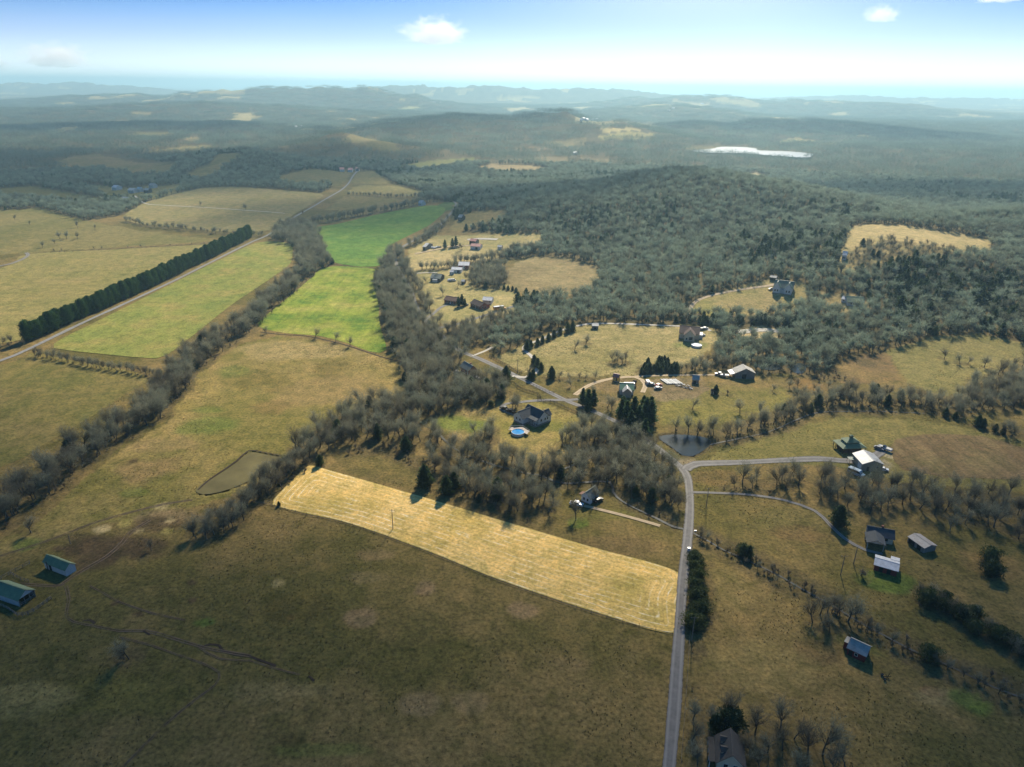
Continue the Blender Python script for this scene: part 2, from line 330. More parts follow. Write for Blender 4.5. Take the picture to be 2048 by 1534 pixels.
# roads and drives: name, pixel line, width, kind
ROADS = [
    ('road', [(1325, 1700), (1338, 1534), (1349, 1400), (1358, 1270), (1367, 1150), (1378, 1050), (1379, 985), (1370, 945), (1338, 915), (1295, 882), (1235, 845), (1180, 820), (1130, 800), (1075, 773), (1020, 746), (960, 718), (918, 700), (880, 668), (850, 640), (832, 610), (818, 575), (800, 545), (790, 515), (800, 497), (850, 468), (890, 440), (912, 412), (908, 403)], 4.3, 'gravel'),
    ('road', [(-200, 790), (0, 722), (50, 702), (120, 668), (260, 603), (400, 536), (500, 486), (540, 468), (585, 437), (640, 405), (690, 374), (706, 352), (714, 343)], 4.0, 'asphalt'),
    ('path', [(-120, 545), (0, 532), (40, 521), (56, 511), (52, 506)], 4.0, 'gravel'),
    ('path', [(1372, 940), (1392, 928), (1480, 925), (1560, 921), (1640, 918), (1700, 922), (1745, 915), (1765, 900)], 5.5, 'gravel'),
    ('path', [(1383, 985), (1430, 986), (1500, 990), (1570, 1001), (1630, 1022), (1660, 1050), (1690, 1078), (1730, 1100), (1765, 1108)], 2.0, 'gravel'),
    ('path', [(1185, 796), (1140, 800), (1080, 801), (1045, 804), (1012, 808), (1003, 818), (1020, 826), (1040, 832)], 3.2, 'gravel'),
    ('path', [(1025, 752), (1050, 755), (1072, 745), (1074, 728), (1060, 710), (1048, 700), (1052, 690), (1075, 682), (1120, 662), (1160, 651), (1200, 647), (1300, 650), (1400, 655), (1420, 662)], 3.4, 'pale'),
    ('path', [(1378, 628), (1385, 610), (1402, 598), (1440, 587), (1490, 578), (1540, 571), (1560, 566)], 4.4, 'clay'),
    ('path', [(1475, 665), (1520, 660), (1572, 664)], 9.0, 'pale'),
    ('path', [(1150, 790), (1180, 770), (1220, 758), (1270, 754), (1290, 768), (1285, 785)], 3.6, 'clay'),
    ('path', [(1270, 753), (1330, 751), (1440, 750), (1480, 752)], 2.6, 'clay'),
    ('path', [(845, 660), (900, 652), (960, 634), (1010, 618), (1030, 612)], 4.0, 'gravel'),
    ('path', [(850, 640), (866, 628), (885, 613), (905, 608)], 3.2, 'gravel'),
    ('path', [(825, 548), (850, 546), (875, 546)], 2.4, 'pale'),
    ('path', [(830, 508), (870, 500), (905, 492), (930, 492), (960, 488)], 4.0, 'clay'),
    ('path', [(935, 480), (960, 478), (995, 479)], 9.0, 'pale'),
    ('path', [(1168, 1012), (1210, 1022), (1260, 1035), (1320, 1052)], 2.2, 'clay'),
    ('path', [(270, 392), (290, 407), (330, 411), (420, 416), (520, 423), (570, 427)], 3.0, 'pale'),
    ('path', [(945, 712), (970, 702), (985, 694)], 2.6, 'pale'),
    # farm tracks of bare earth in the near pasture
    ('path', [(-60, 1130), (20, 1106), (100, 1080), (160, 1056), (200, 1042), (260, 1025), (330, 1008), (385, 1000)], 1.8, 'earth'),
    ('path', [(120, 1172), (135, 1160), (170, 1138), (215, 1112), (245, 1085), (262, 1064), (300, 1040)], 2.0, 'earth'),
    ('path', [(40, 1168), (70, 1170), (110, 1172), (130, 1168)], 1.6, 'earth'),
    ('path', [(132, 1172), (138, 1200), (132, 1228), (148, 1244), (190, 1252), (240, 1262), (290, 1262), (340, 1275), (390, 1290), (430, 1300), (500, 1312)], 1.5, 'earth'),
    ('path', [(180, 1172), (205, 1185), (230, 1200), (260, 1212), (310, 1228), (370, 1240)], 0.8, 'earth'),
    ('path', [(240, 1275), (300, 1290), (350, 1308), (400, 1325), (438, 1345), (430, 1370), (390, 1400), (330, 1450), (260, 1520), (200, 1580)], 0.9, 'earth'),
    ('path', [(400, 1296), (440, 1318), (500, 1322), (540, 1334), (600, 1350)], 0.9, 'earth'),
    ('path', [(520, 664), (560, 669), (610, 672), (650, 680), (690, 690), (730, 703), (770, 716), (806, 724)], 1.3, 'gully'), ('path', [(668, 529), (700, 533), (746, 537)], 1.6, 'gully'),
    ('path', [(396, 980), (418, 960), (446, 941), (474, 921), (498, 901), (528, 905), (560, 911)], 1.0, 'gully'),
    ('path', [(404, 1294), (420, 1289), (438, 1291), (444, 1300), (462, 1307), (480, 1311), (497, 1312), (510, 1317), (530, 1324), (552, 1332)], 1.1, 'gully'),
    ('path', [(165, 1243), (180, 1240), (190, 1247)], 0.8, 'gully'), ('path', [(618, 1352), (628, 1362)], 0.7, 'gully'), ('path', [(286, 1262), (300, 1270)], 0.6, 'gully'),
]
CREEKS = [
    ([(871, 857), (890, 880), (919, 902), (955, 917), (988, 929), (1056, 946), (1083, 950), (1107, 961), (1135, 966), (1180, 963), (1220, 963), (1227, 984), (1244, 1001), (1280, 1020), (1312, 1035), (1346, 1052), (1372, 1058), (1392, 1068)], 1.0),
    ([(1114, 943), (1158, 924), (1193, 909), (1227, 895), (1262, 880)], 1.0),
    ([(1392, 1068), (1420, 1083), (1445, 1098), (1475, 1111), (1512, 1128), (1553, 1147), (1604, 1177), (1673, 1215), (1724, 1246), (1775, 1273), (1826, 1300), (1871, 1318), (1929, 1345), (1985, 1372), (2060, 1400), (2200, 1450)], 0.7),
    ([(1400, 893), (1440, 884), (1480, 876), (1540, 862), (1600, 836), (1640, 824), (1700, 822), (1760, 822), (1850, 826)], 0.8),
]
PONDS = {
    'pond_brown': [(392, 978), (412, 962), (440, 945), (470, 925), (500, 903), (530, 907), (560, 912), (562, 922), (540, 938), (505, 958), (460, 978), (420, 988), (398, 987)],
    'pond_creek': [(1318, 872), (1350, 868), (1385, 870), (1415, 876), (1422, 886), (1408, 900), (1385, 912), (1365, 910), (1345, 895), (1325, 882)],
    'pond_barn': [(1508, 722), (1530, 723), (1556, 728), (1560, 738), (1540, 740), (1518, 735)],
    'pond_barn_small': [(1576, 733), (1590, 726), (1608, 727), (1612, 738), (1604, 747), (1588, 744)],
    'lake': [(1366, 292), (1400, 291), (1460, 293), (1508, 297), (1520, 303), (1560, 304), (1622, 309), (1616, 319), (1580, 318), (1520, 313), (1470, 309), (1400, 306)],
}
WCLEAR = [(GP(p), np.array(a), np.array(b)) for p, a, b in CLEAR]
WFIELD = {k: GP(p) for k, p in FIELDS.items()}
WROAD = [(smooth_line(GP(p), 4.0), w) for _, p, w, _k in ROADS]
WCREEK = [(smooth_line(GP(p), 3.0), w) for p, w in CREEKS]
WPOND = {k: smooth_line(GP(p), 3.0 if k != 'lake' else 25.0, True) for k, p in PONDS.items()}
NEAR = GP([(-500, 422), (0, 420), (80, 416), (170, 441), (248, 430), (292, 405), (408, 375), (540, 376), (640, 386), (690, 362), (705, 343), (745, 342), (790, 368), (852, 384), (830, 394),
           (895, 404), (915, 404), (905, 440), (1010, 422), (1010, 438), (930, 462), (1000, 466), (1086, 466), (1084, 494), (1014, 506), (1012, 520), (1060, 513), (1130, 512), (1192, 532), (1198, 560), (1186, 583), (1110, 598),
           (1040, 592), (1030, 625), (965, 690), (990, 712), (1050, 685), (1130, 653), (1200, 646), (1300, 648), (1425, 652), (1445, 668), (1425, 700), (1440, 735), (1500, 745), (1600, 752), (1680, 742), (1720, 706), (1770, 698),
           (1880, 670), (1960, 666), (2060, 690), (2700, 760), (3200, 1000), (3000, 2600), (-1200, 2600), (-1500, 900)])

# ------------------------------------------------------------------ ground sheet
ang = np.concatenate([np.linspace(-105, -47, 24)[:-1], np.arange(-47, 47.01, 0.15), np.linspace(47, 105, 24)[1:]])
r1 = 45 * 1.0066 ** np.arange(0, int(math.log(1500 / 45) / math.log(1.0066)))
r2 = 1500 * 1.0145 ** np.arange(0, int(math.log(46000 / 1500) / math.log(1.0145)))
rr = np.concatenate([r1, r2])
AA, RR = np.meshgrid(np.radians(ang), rr)
GX = (np.sin(AA) * RR).ravel(); GY = (np.cos(AA) * RR).ravel()
GZ = hgt(GX, GY)
GD = RR.ravel()
def mixn(a, b, t): return a + (b - a) * t[:, None]
n1 = fbm(GX / 60, GY / 60, 31, 4); n2 = fbm(GX / 14, GY / 14, 37, 3); n3 = fbm(GX / 4, GY / 4, 41, 2)
t = np.clip((n1 - 0.5) * 3.6 + (n2 - 0.5) * 1.6 + 0.5, 0, 1)
gcol = mixn(np.array(OLIVE)[None], np.array(TAN)[None], t)
# warped query points give the clearings ragged edges
wx = GX + (n2 - 0.5) * np.minimum(9, GD / 90); wy = GY + (vnoise(GX / 9, GY / 9, 77) - 0.5) * np.minimum(9, GD / 90)
wood = ~inpoly(wx, wy, NEAR)
clr = np.zeros(len(GX), bool)
for poly, a, b in WCLEAR:
    s = inpoly(wx, wy, poly); clr |= s
    tt = np.clip((n1[s] - 0.5) * 2.2 + (n2[s] - 0.5) * 1.4 + 0.45, 0, 1)[:, None]
    gcol[s] = a + (b - a) * tt
for poly in list(WFIELD.values()) + list(WPOND.values()): clr |= inpoly(GX, GY, poly)
# open land scattered through the far country
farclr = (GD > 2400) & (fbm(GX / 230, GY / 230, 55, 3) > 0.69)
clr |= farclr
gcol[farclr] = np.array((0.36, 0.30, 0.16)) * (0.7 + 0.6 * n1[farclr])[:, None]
wood &= ~clr
gcol[wood] = np.array(LITTER) * (0.75 + 0.5 * n2[wood])[:, None]
canopy = wood & (GD > 6000)
gcol[canopy] = np.array((0.085, 0.088, 0.062)) * (0.6 + 0.8 * fbm(GX[canopy] / 40, GY[canopy] / 120, 61, 2))[:, None]
GZ = np.where(canopy, GZ + 9 + 5 * n2, GZ)
# worn and wet places of the near pastures: pixel centre, pixel radii, colour, strength
SPOTS = [
    ((235, 1095), (95, 26), SOIL, 0.95), ((190, 1125), (40, 14), SOIL, 0.8), ((330, 1035), (60, 18), (0.2, 0.15, 0.1), 0.7), ((320, 1050), (50, 16), SOIL, 0.75), ((160, 1075), (30, 8), SOIL, 0.6),
    ((205, 1058), (17, 8), STRAW, 0.95), ((250, 1047), (15, 8), GOLD, 0.95), ((322, 1012), (15, 7), STRAW, 0.8), ((335, 1062), (13, 6), GOLD, 0.95), ((340, 1042), (12, 6), STRAW, 0.7), ((278, 1062), (12, 5), STRAW, 0.6),
    ((115, 1097), (12, 4), SOIL, 0.9), ((383, 1166), (10, 5), SOIL, 0.9), ((274, 1229), (15, 6), SOIL, 0.95), ((385, 1200), (9, 6), SOIL, 0.9), ((230, 1205), (8, 6), SOIL, 0.8),
    ((582, 1234), (9, 5), (0.16, 0.06, 0.03), 0.9), ((590, 1215), (75, 32), (0.095, 0.08, 0.03), 0.85), ((555, 1167), (15, 8), (0.28, 0.23, 0.13), 0.8), ((407, 1245), (22, 8), LUSH, 0.75),
    ((850, 1178), (26, 16), (0.235, 0.165, 0.105), 0.85), ((1048, 1220), (30, 18), (0.235, 0.165, 0.105), 0.8), ((725, 1235), (35, 20), (0.235, 0.165, 0.11), 0.7), ((760, 1110), (40, 14), (0.21, 0.15, 0.09), 0.6), ((840, 1410), (40, 26), (0.235, 0.17, 0.11), 0.6), ((940, 1405), (36, 22), (0.23, 0.165, 0.1), 0.6), ((1130, 1330), (46, 18), (0.21, 0.15, 0.085), 0.5),
    ((735, 1155), (50, 12), (0.21, 0.16, 0.095), 0.5), ((1862, 1383), (26, 13), (0.2, 0.115, 0.065), 0.9), ((1880, 1395), (60, 22), (0.235, 0.19, 0.11), 0.6), ((1945, 1400), (40, 26), LUSH, 0.7), ((1780, 1165), (60, 22), LUSH, 0.75), ((1700, 1290), (90, 24), (0.085, 0.095, 0.03), 0.7), ((1645, 1300), (50, 24), (0.14, 0.095, 0.055), 0.6), ((1870, 1325), (40, 14), LUSH, 0.5),
    ((250, 1390), (140, 44), (0.115, 0.105, 0.035), 0.75), ((660, 1500), (90, 16), LUSH, 0.35), ((590, 1480), (24, 14), (0.085, 0.07, 0.03), 0.8), ((40, 1400), (90, 36), (0.24, 0.2, 0.1), 0.6), ((560, 1385), (120, 24), (0.2, 0.16, 0.085), 0.6),
    ((470, 745), (40, 14), LUSH, 0.5), ((510, 760), (70, 20), (0.12, 0.105, 0.035), 0.7), ((560, 770), (30, 16), (0.12, 0.105, 0.035), 0.7), ((660, 740), (34, 22), (0.12, 0.10, 0.035), 0.65), ((420, 850), (60, 18), LUSH, 0.6), ((420, 820), (40, 8), LUSH, 0.5), ((540, 815), (45, 14), (0.18, 0.12, 0.06), 0.5), ((290, 940), (60, 26), (0.22, 0.155, 0.085), 0.7), ((268, 922), (9, 5), SOIL, 0.9), ((330, 890), (60, 16), (0.23, 0.17, 0.095), 0.6), ((590, 700), (120, 18), (0.27, 0.215, 0.12), 0.8), ((650, 780), (110, 30), (0.20, 0.15, 0.08), 0.5), ((270, 985), (30, 8), LUSH, 0.4),
    ((1040, 1100), (200, 20), (0.165, 0.125, 0.06), 0.5), ((1250, 1090), (80, 22), (0.155, 0.11, 0.06), 0.6), ((1155, 1045), (20, 9), LUSH, 0.7), ((1230, 1030), (60, 14), (0.12, 0.12, 0.04), 0.6),
    ((1600, 1040), (90, 26), (0.13, 0.115, 0.05), 0.6), ((1600, 1070), (60, 16), (0.155, 0.10, 0.055), 0.5), ((1440, 955), (60, 14), (0.17, 0.115, 0.06), 0.6), ((1450, 1180), (60, 44), (0.19, 0.15, 0.07), 0.55), ((1520, 1330), (90, 50), (0.215, 0.17, 0.08), 0.6), ((1990, 1130), (60, 30), (0.22, 0.15, 0.075), 0.6), ((1410, 1500), (22, 30), (0.22, 0.17, 0.11), 0.8),
    ((1090, 855), (40, 10), (0.1, 0.115, 0.035), 0.6), ((1190, 800), (60, 9), (0.17, 0.13, 0.08), 0.6), ((1230, 772), (50, 14), (0.2, 0.145, 0.095), 0.6), ((1620, 770), (40, 14), (0.21, 0.13, 0.06), 0.7), ((1730, 725), (18, 8), (0.1, 0.08, 0.05), 0.8), ((1480, 770), (90, 10), (0.17, 0.13, 0.06), 0.5), ((1380, 690), (40, 6), LUSH, 0.5),
    ((900, 845), (40, 22), (0.11, 0.15, 0.035), 0.8), ((955, 860), (26, 18), (0.11, 0.15, 0.035), 0.7), ((60, 1010), (16, 22), LUSH, 0.6), ((50, 1090), (26, 14), LUSH, 0.6), ((1130, 1180), (40, 14), (0.11, 0.1, 0.04), 0.4), ((1370, 925), (30, 8), (0.24, 0.2, 0.17), 0.7), ((1740, 925), (36, 14), (0.27, 0.235, 0.19), 0.85), ((1775, 905), (18, 14), (0.3, 0.26, 0.21), 0.8),
]
for (cx, cy), (ax, ay), c, k in SPOTS:
    p0 = G(cx, cy); p1 = G(cx + ax, cy); p2 = G(cx, cy + ay); p3 = G(cx, cy - ay)
    rx = abs(p1[0] - p0[0]); ry = abs(p2[1] - p3[1]) / 2
    s = (np.abs(GX - p0[0]) < rx * 1.6) & (np.abs(GY - p0[1]) < ry * 1.6)
    q = np.hypot((GX[s] - p0[0]) / rx, (GY[s] - p0[1]) / ry)
    q = q + (n2[s] - 0.5) * 0.9 + (n3[s] - 0.5) * 0.5
    w_ = (sstep(1.15, 0.75, q) if False else 1 - sstep(0.7, 1.2, q)) * k
    gcol[s] = gcol[s] * (1 - w_[:, None]) + np.array(c) * (0.8 + 0.4 * n3[s])[:, None] * w_[:, None]
# rank dark grass along creeks, leaf litter under the near trees is added from the tree positions later
for line, w in WCREEK:
    s = (GX > line[:, 0].min() - 12) & (GX < line[:, 0].max() + 12) & (GY > line[:, 1].min() - 12) & (GY < line[:, 1].max() + 12)
    dd = seg_dist(GX[s], GY[s], line)
    k = 1 - sstep(w * 0.8, w + 4.5, dd + (n2[s] - 0.5) * 4)
    gcol[s] = gcol[s] * (1 - 0.8 * k[:, None]) + np.array((0.085, 0.072, 0.036)) * 0.8 * k[:, None]
    i = np.where(s)[0]; GZ[i] -= 0.55 * (1 - sstep(w * 0.6, w * 1.4, dd))
for k_, poly in WPOND.items():
    s = inpoly(GX, GY, poly); GZ[s] -= 0.8
    if k_ in ('lake', 'pond_brown'): continue
    s = (GX > poly[:, 0].min() - 6) & (GX < poly[:, 0].max() + 6) & (GY > poly[:, 1].min() - 6) & (GY < poly[:, 1].max() + 6)
    k = 1 - sstep(0.6, 2.6, seg_dist(GX[s], GY[s], np.vstack([poly, poly[:1]])) + (n3[s] - 0.5) * 1.5)
    gcol[s] = gcol[s] * (1 - 0.75 * k[:, None]) + np.array((0.06, 0.045, 0.028)) * 0.75 * k[:, None]

def earth_material(name, attr=True, base=None, fine=1.0):
    m, nt, b = mat(name); v = posvec(nt)
    if attr:
        a = N(nt, 'ShaderNodeAttribute', attribute_name='Col'); c = a.outputs['Color']
    else:
        f = noise(nt, 0.035, 4, 0.6, v); c = ramp(nt, [(0.32, base[0]), (0.5, base[1]), (0.7, base[2])], f)
    g1 = noise(nt, 0.9, 5, 0.72, v); g2 = noise(nt, 0.16, 5, 0.65, v, 0.6)
    d1 = ramp(nt, [(0.30, (0.40,) * 3), (0.5, (0.98,) * 3), (0.72, (1.55,) * 3)], g1)
    d2 = ramp(nt, [(0.28, (0.56, 0.64, 0.50)), (0.5, (1, 1, 1)), (0.74, (1.45, 1.33, 1.28))], g2)
    c = mixc(nt, fine, c, mixc(nt, 1.0, c, d1, 'MULTIPLY')); c = mixc(nt, 0.9, c, mixc(nt, 1.0, c, d2, 'MULTIPLY'))
    c = mixc(nt, 1.0, c, (1.06, 1.0, 0.72), 'MULTIPLY'); nt.links.new(c, b.inputs['Base Color']); b.inputs['Roughness'].default_value = 0.95; b.inputs['Specular IOR Level'].default_value = 0.05
    bump(nt, b, g1, 0.55, 0.25)
    return m, nt, b, c
# ------------------------------------------------------------------ where trees stand (positions only)
BSPOT = []                          # (x, y, radius) kept free of trees: buildings, yards
def keep(px, py, r): p = G(px, py); BSPOT.append((p[0], p[1], r))
for a in [(112, 1140, 12), (30, 1200, 12), (1062, 842, 13), (1036, 865, 8), (1012, 820, 7), (935, 745, 9), (953, 757, 4), (1180, 1000, 8), (1696, 897, 12), (1730, 925, 11), (1770, 897, 9), (1712, 948, 6), (1760, 1085, 11), (1840, 1092, 9), (1772, 1138, 10),
          (1720, 1310, 9), (1458, 1512, 10), (1486, 752, 11), (1443, 750, 7), (1378, 676, 12), (1393, 692, 7), (1565, 577, 14), (1710, 606, 12), (1687, 600, 6), (1546, 560, 7), (1190, 655, 6), (928, 535, 9), (912, 543, 9), (903, 548, 5), (871, 560, 10), (925, 567, 5), (903, 561, 5),
          (900, 604, 10), (955, 614, 10), (975, 604, 8), (1000, 617, 8), (945, 488, 9), (950, 496, 9), (849, 496, 7), (870, 495, 9), (1253, 783, 11), (1232, 760, 7), (1340, 764, 14), (1390, 762, 8), (1366, 773, 10), (1258, 772, 5), (1295, 766, 5), (1316, 771, 5), (1423, 786, 4), (1830, 1035, 5), (684, 340, 16), (700, 340, 16), (716, 340, 16), (228, 379, 16), (265, 385, 22), (300, 374, 16), (248, 403, 16)]:
    keep(*a)
BSPOT = np.array(BSPOT)
def clear_mask(x, y, road=1.8, fields=True):
    ok = np.ones(len(x), bool)
    for (l, w) in WROAD:
        ok &= seg_dist(x, y, l) > w / 2 + road
    for (l, w) in WCREEK: ok &= seg_dist(x, y, l) > w / 2 + 0.4
    for p in WPOND.values(): ok &= ~inpoly(x, y, p)
    if fields:
        for k in WFIELD: ok &= ~inpoly(x, y, WFIELD[k])
    for bx, by, br in BSPOT: ok &= np.hypot(x - bx, y - by) > br
    return ok
def fill(poly, spacing, seed):
    """jittered grid inside a world polygon"""
    r = np.random.default_rng(seed); poly = np.asarray(poly); mn = poly.min(0); mx = poly.max(0)
    xs, ys = np.meshgrid(np.arange(mn[0], mx[0] + spacing, spacing), np.arange(mn[1], mx[1] + spacing, spacing * 0.87))
    xs[1::2] += spacing / 2
    x = xs.ravel() + r.uniform(-0.42, 0.42, xs.size) * spacing; y = ys.ravel() + r.uniform(-0.42, 0.42, xs.size) * spacing
    s = inpoly(x, y, poly); return x[s], y[s]
def along(line, spacing, width, seed):
    r = np.random.default_rng(seed); l = smooth_line(line, 1.0)
    d = np.concatenate([[0], np.cumsum(np.hypot(*np.diff(l, axis=0).T))]); n = max(2, int(d[-1] / spacing))
    u = np.sort((np.arange(n) + r.uniform(0.05, 0.95, n)) / n * d[-1])
    x = np.interp(u, d, l[:, 0]); y = np.interp(u, d, l[:, 1])
    tx = np.gradient(np.interp(u, d, l[:, 0])); ty = np.gradient(np.interp(u, d, l[:, 1])); q = np.hypot(tx, ty) + 1e-6
    o = r.uniform(-0.5, 0.5, n) * width
    return x - ty / q * o, y + tx / q * o
TREES = []                          # dicts: kind, x, y, height, label, group
def add(kind, x, y, hmin, hmax, label, group, seed=0, road=1.8, fields=True, check=True):
    x = np.atleast_1d(x); y = np.atleast_1d(y)
    if check:
        ok = clear_mask(x, y, road, fields); x = x[ok]; y = y[ok]
    r = np.random.default_rng(seed + 100)
    for a, b in zip(x, y):
        TREES.append(dict(kind=kind, x=a, y=b, h=r.uniform(hmin, hmax), label=label, group=group))
def px_line(kind, pts, spacing, width, hmin, hmax, label, group, seed, mix=None, mixlabel=None, fields=False):
    x, y = along(GP(pts), spacing, width, seed)
    if mix:
        r = np.random.default_rng(seed + 5); m = r.random(len(x)) < mix[1]
        add(mix[0], x[m], y[m], hmin * 0.45, hmax * 0.55, mixlabel, 'evergreens: ' + group, seed, fields=fields); x = x[~m]; y = y[~m]
    add(kind, x, y, hmin, hmax, label, group, seed, fields=fields)
def px_fill(kind, pts, spacing, hmin, hmax, label, group, seed, mix=None, mixlabel=None, fields=True):
    x, y = fill(GP(pts), spacing, seed)
    if mix:
        r = np.random.default_rng(seed + 5); m = r.random(len(x)) < mix[1]
        add(mix[0], x[m], y[m], hmin * 0.5, hmax * 0.62, mixlabel, 'evergreens: ' + group, seed, fields=fields); x = x[~m]; y = y[~m]
    add(kind, x, y, hmin, hmax, label, group, seed, fields=fields)
def px_one(kind, px, py, h, label, group=None, check=False):
    p = G(px, py); TREES.append(dict(kind=kind, x=p[0], y=p[1], h=h, label=label, group=group))
B, C_, SH = 'bare_tree', 'cedar_tree', 'bare_shrub'
# the winding tree line between the big fields and the long pasture
g = 'bare trees in the winding tree line'
lb = 'bare grey-brown tree in the winding tree line between the farm fields and long pasture'
cl = 'dark green cedar inside the winding bare tree line'
px_line(B, [(-120, 1090), (-20, 1030), (45, 1000), (95, 965), (150, 918), (205, 882), (270, 850), (318, 815), (345, 775), (375, 735), (420, 700), (470, 666), (505, 640), (545, 605), (590, 565), (630, 534)], 1.35, 18, 8, 14, lb, g, 1, (C_, 0.05), cl)
px_line(SH, [(-120, 1098), (45, 1012), (150, 930), (270, 860), (330, 815), (380, 740), (480, 665), (550, 605), (630, 540)], 3.2, 14, 1.6, 3.2, 'low leafless brush under the winding tree line', 'brush under the winding tree line', 2)
g = 'bare trees in the thicket by the crossroads'
lb = 'bare grey tree in the thicket between the green field and gold field'
px_fill(B, [(548, 488), (552, 466), (580, 448), (610, 450), (640, 462), (650, 500), (668, 530), (640, 538), (600, 540), (590, 500)], 5.5, 9, 14, lb, g, 3, (C_, 0.06), 'dark cedar in the thicket between the green field and gold field', True)
px_line(B, [(600, 452), (660, 442), (740, 428), (800, 418), (860, 405), (900, 402)], 3.0, 12, 9, 13, 'bare tree in the hedge along the far side of the dark green field', 'hedge behind the dark green field', 4)
px_line(B, [(560, 452), (600, 428), (640, 405)], 4.0, 8, 5, 9, 'bare tree beside the far straight road', 'trees by the far straight road', 41)
px_line(B, [(66, 712), (120, 720), (180, 732), (240, 741), (300, 750), (335, 760)], 2.2, 2.5, 4.5, 7.5, 'thin bare sapling in the row between gold field and lower field', 'sapling row between two fields', 5)
px_line(SH, [(66, 713), (180, 733), (335, 761)], 3.0, 1.5, 1.0, 1.8, 'brush in the row between gold field and lower field', 'brush between two fields', 6)
px_line(B, [(250, 442), (300, 453), (370, 460), (440, 467), (520, 473), (545, 470)], 4.0, 5, 5, 10, 'bare tree in the hedge below the stubble field', 'hedge below the stubble field', 7)
px_line(B, [(390, 378), (470, 373), (560, 378), (640, 384)], 5.0, 4, 5, 8, 'small bare tree in the far hedge of the stubble field', 'far hedge of the stubble field', 8)
px_line(B, [(690, 392), (740, 392), (800, 396), (850, 392)], 4.5, 5, 6, 9, 'bare tree in the hedge beyond the far road', 'hedge beyond the far road', 9)
px_line(B, [(70, 508), (150, 500), (250, 496), (340, 492), (430, 486)], 16, 1, 2.5, 4, 'small roadside tree in the evenly spaced row above the tan field', 'spaced row above the tan field', 10)
px_line(SH, [(60, 508), (250, 497), (430, 487)], 4.0, 1, 0.8, 1.4, 'low brush on the fence line above the tan field', 'brush above the tan field', 11)
for i, (x, y, h) in enumerate([(120, 478, 10), (133, 478, 10), (155, 478, 9), (190, 460, 8), (85, 495, 8), (110, 488, 7), (155, 455, 10), (30, 440, 8), (60, 450, 6)]): px_one(B, x, y, h, 'lone bare tree on the rough hillside pasture', 'lone trees on the hillside pasture')
px_one(B, 400, 412, 9, 'lone rounded bare tree in the stubble field beside the farm track'); px_one(B, 492, 420, 10, 'lone upright bare tree in the stubble field beside the farm track')
px_line('bare_tree', [(-10, 700), (20, 690), (50, 692), (80, 683)], 4, 9, 5, 8, 'bare tree at the junction beside the pine row', 'trees at the pine row junction', 12)
# ditch between near green field and long pasture
for x, y, h in [(533, 668, 7), (630, 676, 9), (671, 684, 9), (700, 692, 8)]: px_one(B, x, y, h, 'lone bare tree on the ditch below the bright green field', 'lone trees on the ditch')
px_line(SH, [(545, 668), (620, 672), (690, 690), (760, 712), (805, 722)], 4.5, 2, 0.7, 1.3, 'low brush along the ditch below the bright green field', 'brush along the ditch', 13)
px_line(B, [(735, 705), (755, 710), (785, 715), (810, 725)], 5, 6, 6, 9, 'small bare tree at the end of the ditch', 'trees at the end of the ditch', 14)
px_line(SH, [(668, 528), (700, 533), (745, 536)], 3.5, 2, 1.2, 2.6, 'low bare brush between the two green fields', 'brush between the two green fields', 15)
# lane-side wood
g = 'bare trees in the lane-side wood'
lb = 'bare brown tree in the wood between the green fields and the lane'
px_fill(B, [(752, 560), (772, 520), (800, 498), (806, 540), (812, 575), (822, 612), (845, 655), (900, 700), (935, 725), (905, 735), (930, 770), (1010, 765), (1015, 800), (950, 815), (880, 828), (830, 838), (812, 800), (806, 740), (800, 715), (775, 690), (765, 640)], 5.2, 8, 14, lb, g, 16, (C_, 0.07), 'dark cedar in the wood between the green fields and the lane')
px_line(B, [(785, 510), (830, 486), (865, 470), (885, 450), (905, 425)], 3.2, 10, 8, 12, 'bare tree along the lane beside the dark green field', 'trees along the lane', 17)
x, y = along(GP([(925, 706), (900, 690), (870, 660), (845, 632), (828, 600), (812, 565), (795, 530), (790, 505)]), 1.5, 15, 171); add(B, x, y, 8, 13, lb, g, 171, 0.1)
px_fill(B, [(580, 905), (640, 850), (700, 815), (760, 800), (815, 815), (835, 850), (850, 890), (800, 885), (740, 875), (690, 888), (650, 905), (620, 925)], 5.4, 8, 13, 'bare tree in the wood between the brown pond pasture and the house clearing', 'bare trees in the pond wood', 18, (C_, 0.06), 'dark cedar in the wood behind the brown pond')
px_line(SH, [(690, 900), (760, 893), (830, 915), (870, 945), (930, 985), (1000, 1020), (1090, 1032)], 2.4, 9, 1.5, 3.0, 'brown leafless brush at the wood edge behind the hay field', 'brush behind the hay field', 19)
g = 'bare trees along the shallow creek'
lb = 'tall bare tree on the banks of the shallow creek below the pool house'
px_fill(B, [(845, 858), (880, 862), (930, 900), (990, 912), (1060, 925), (1120, 925), (1180, 900), (1225, 862), (1260, 870), (1300, 895), (1345, 935), (1362, 970), (1355, 1020), (1300, 1010), (1240, 975), (1150, 972), (1060, 965), (970, 942), (900, 918)], 4.6, 8, 12, lb, g, 20, (C_, 0.035), 'small dark cedar on the banks of the shallow creek')
px_fill(B, [(862, 905), (900, 930), (960, 960), (1030, 975), (1100, 985), (1110, 1020), (1090, 1035), (1010, 1025), (950, 1000), (900, 975), (865, 945)], 5.2, 8, 12, 'bare tree between the shallow creek and the hay field', 'bare trees behind the hay field', 21, (C_, 0.05), 'dark cedar between the shallow creek and the hay field')
for x, y, h in [(850, 972, 10), (893, 988, 8.5), (908, 975, 7), (995, 992, 8.5), (958, 1005, 4), (640, 930, 5), (812, 900, 7)]: px_one(C_, x, y, h, 'large dense cedar standing at the wood edge behind the hay field', 'cedars behind the hay field')
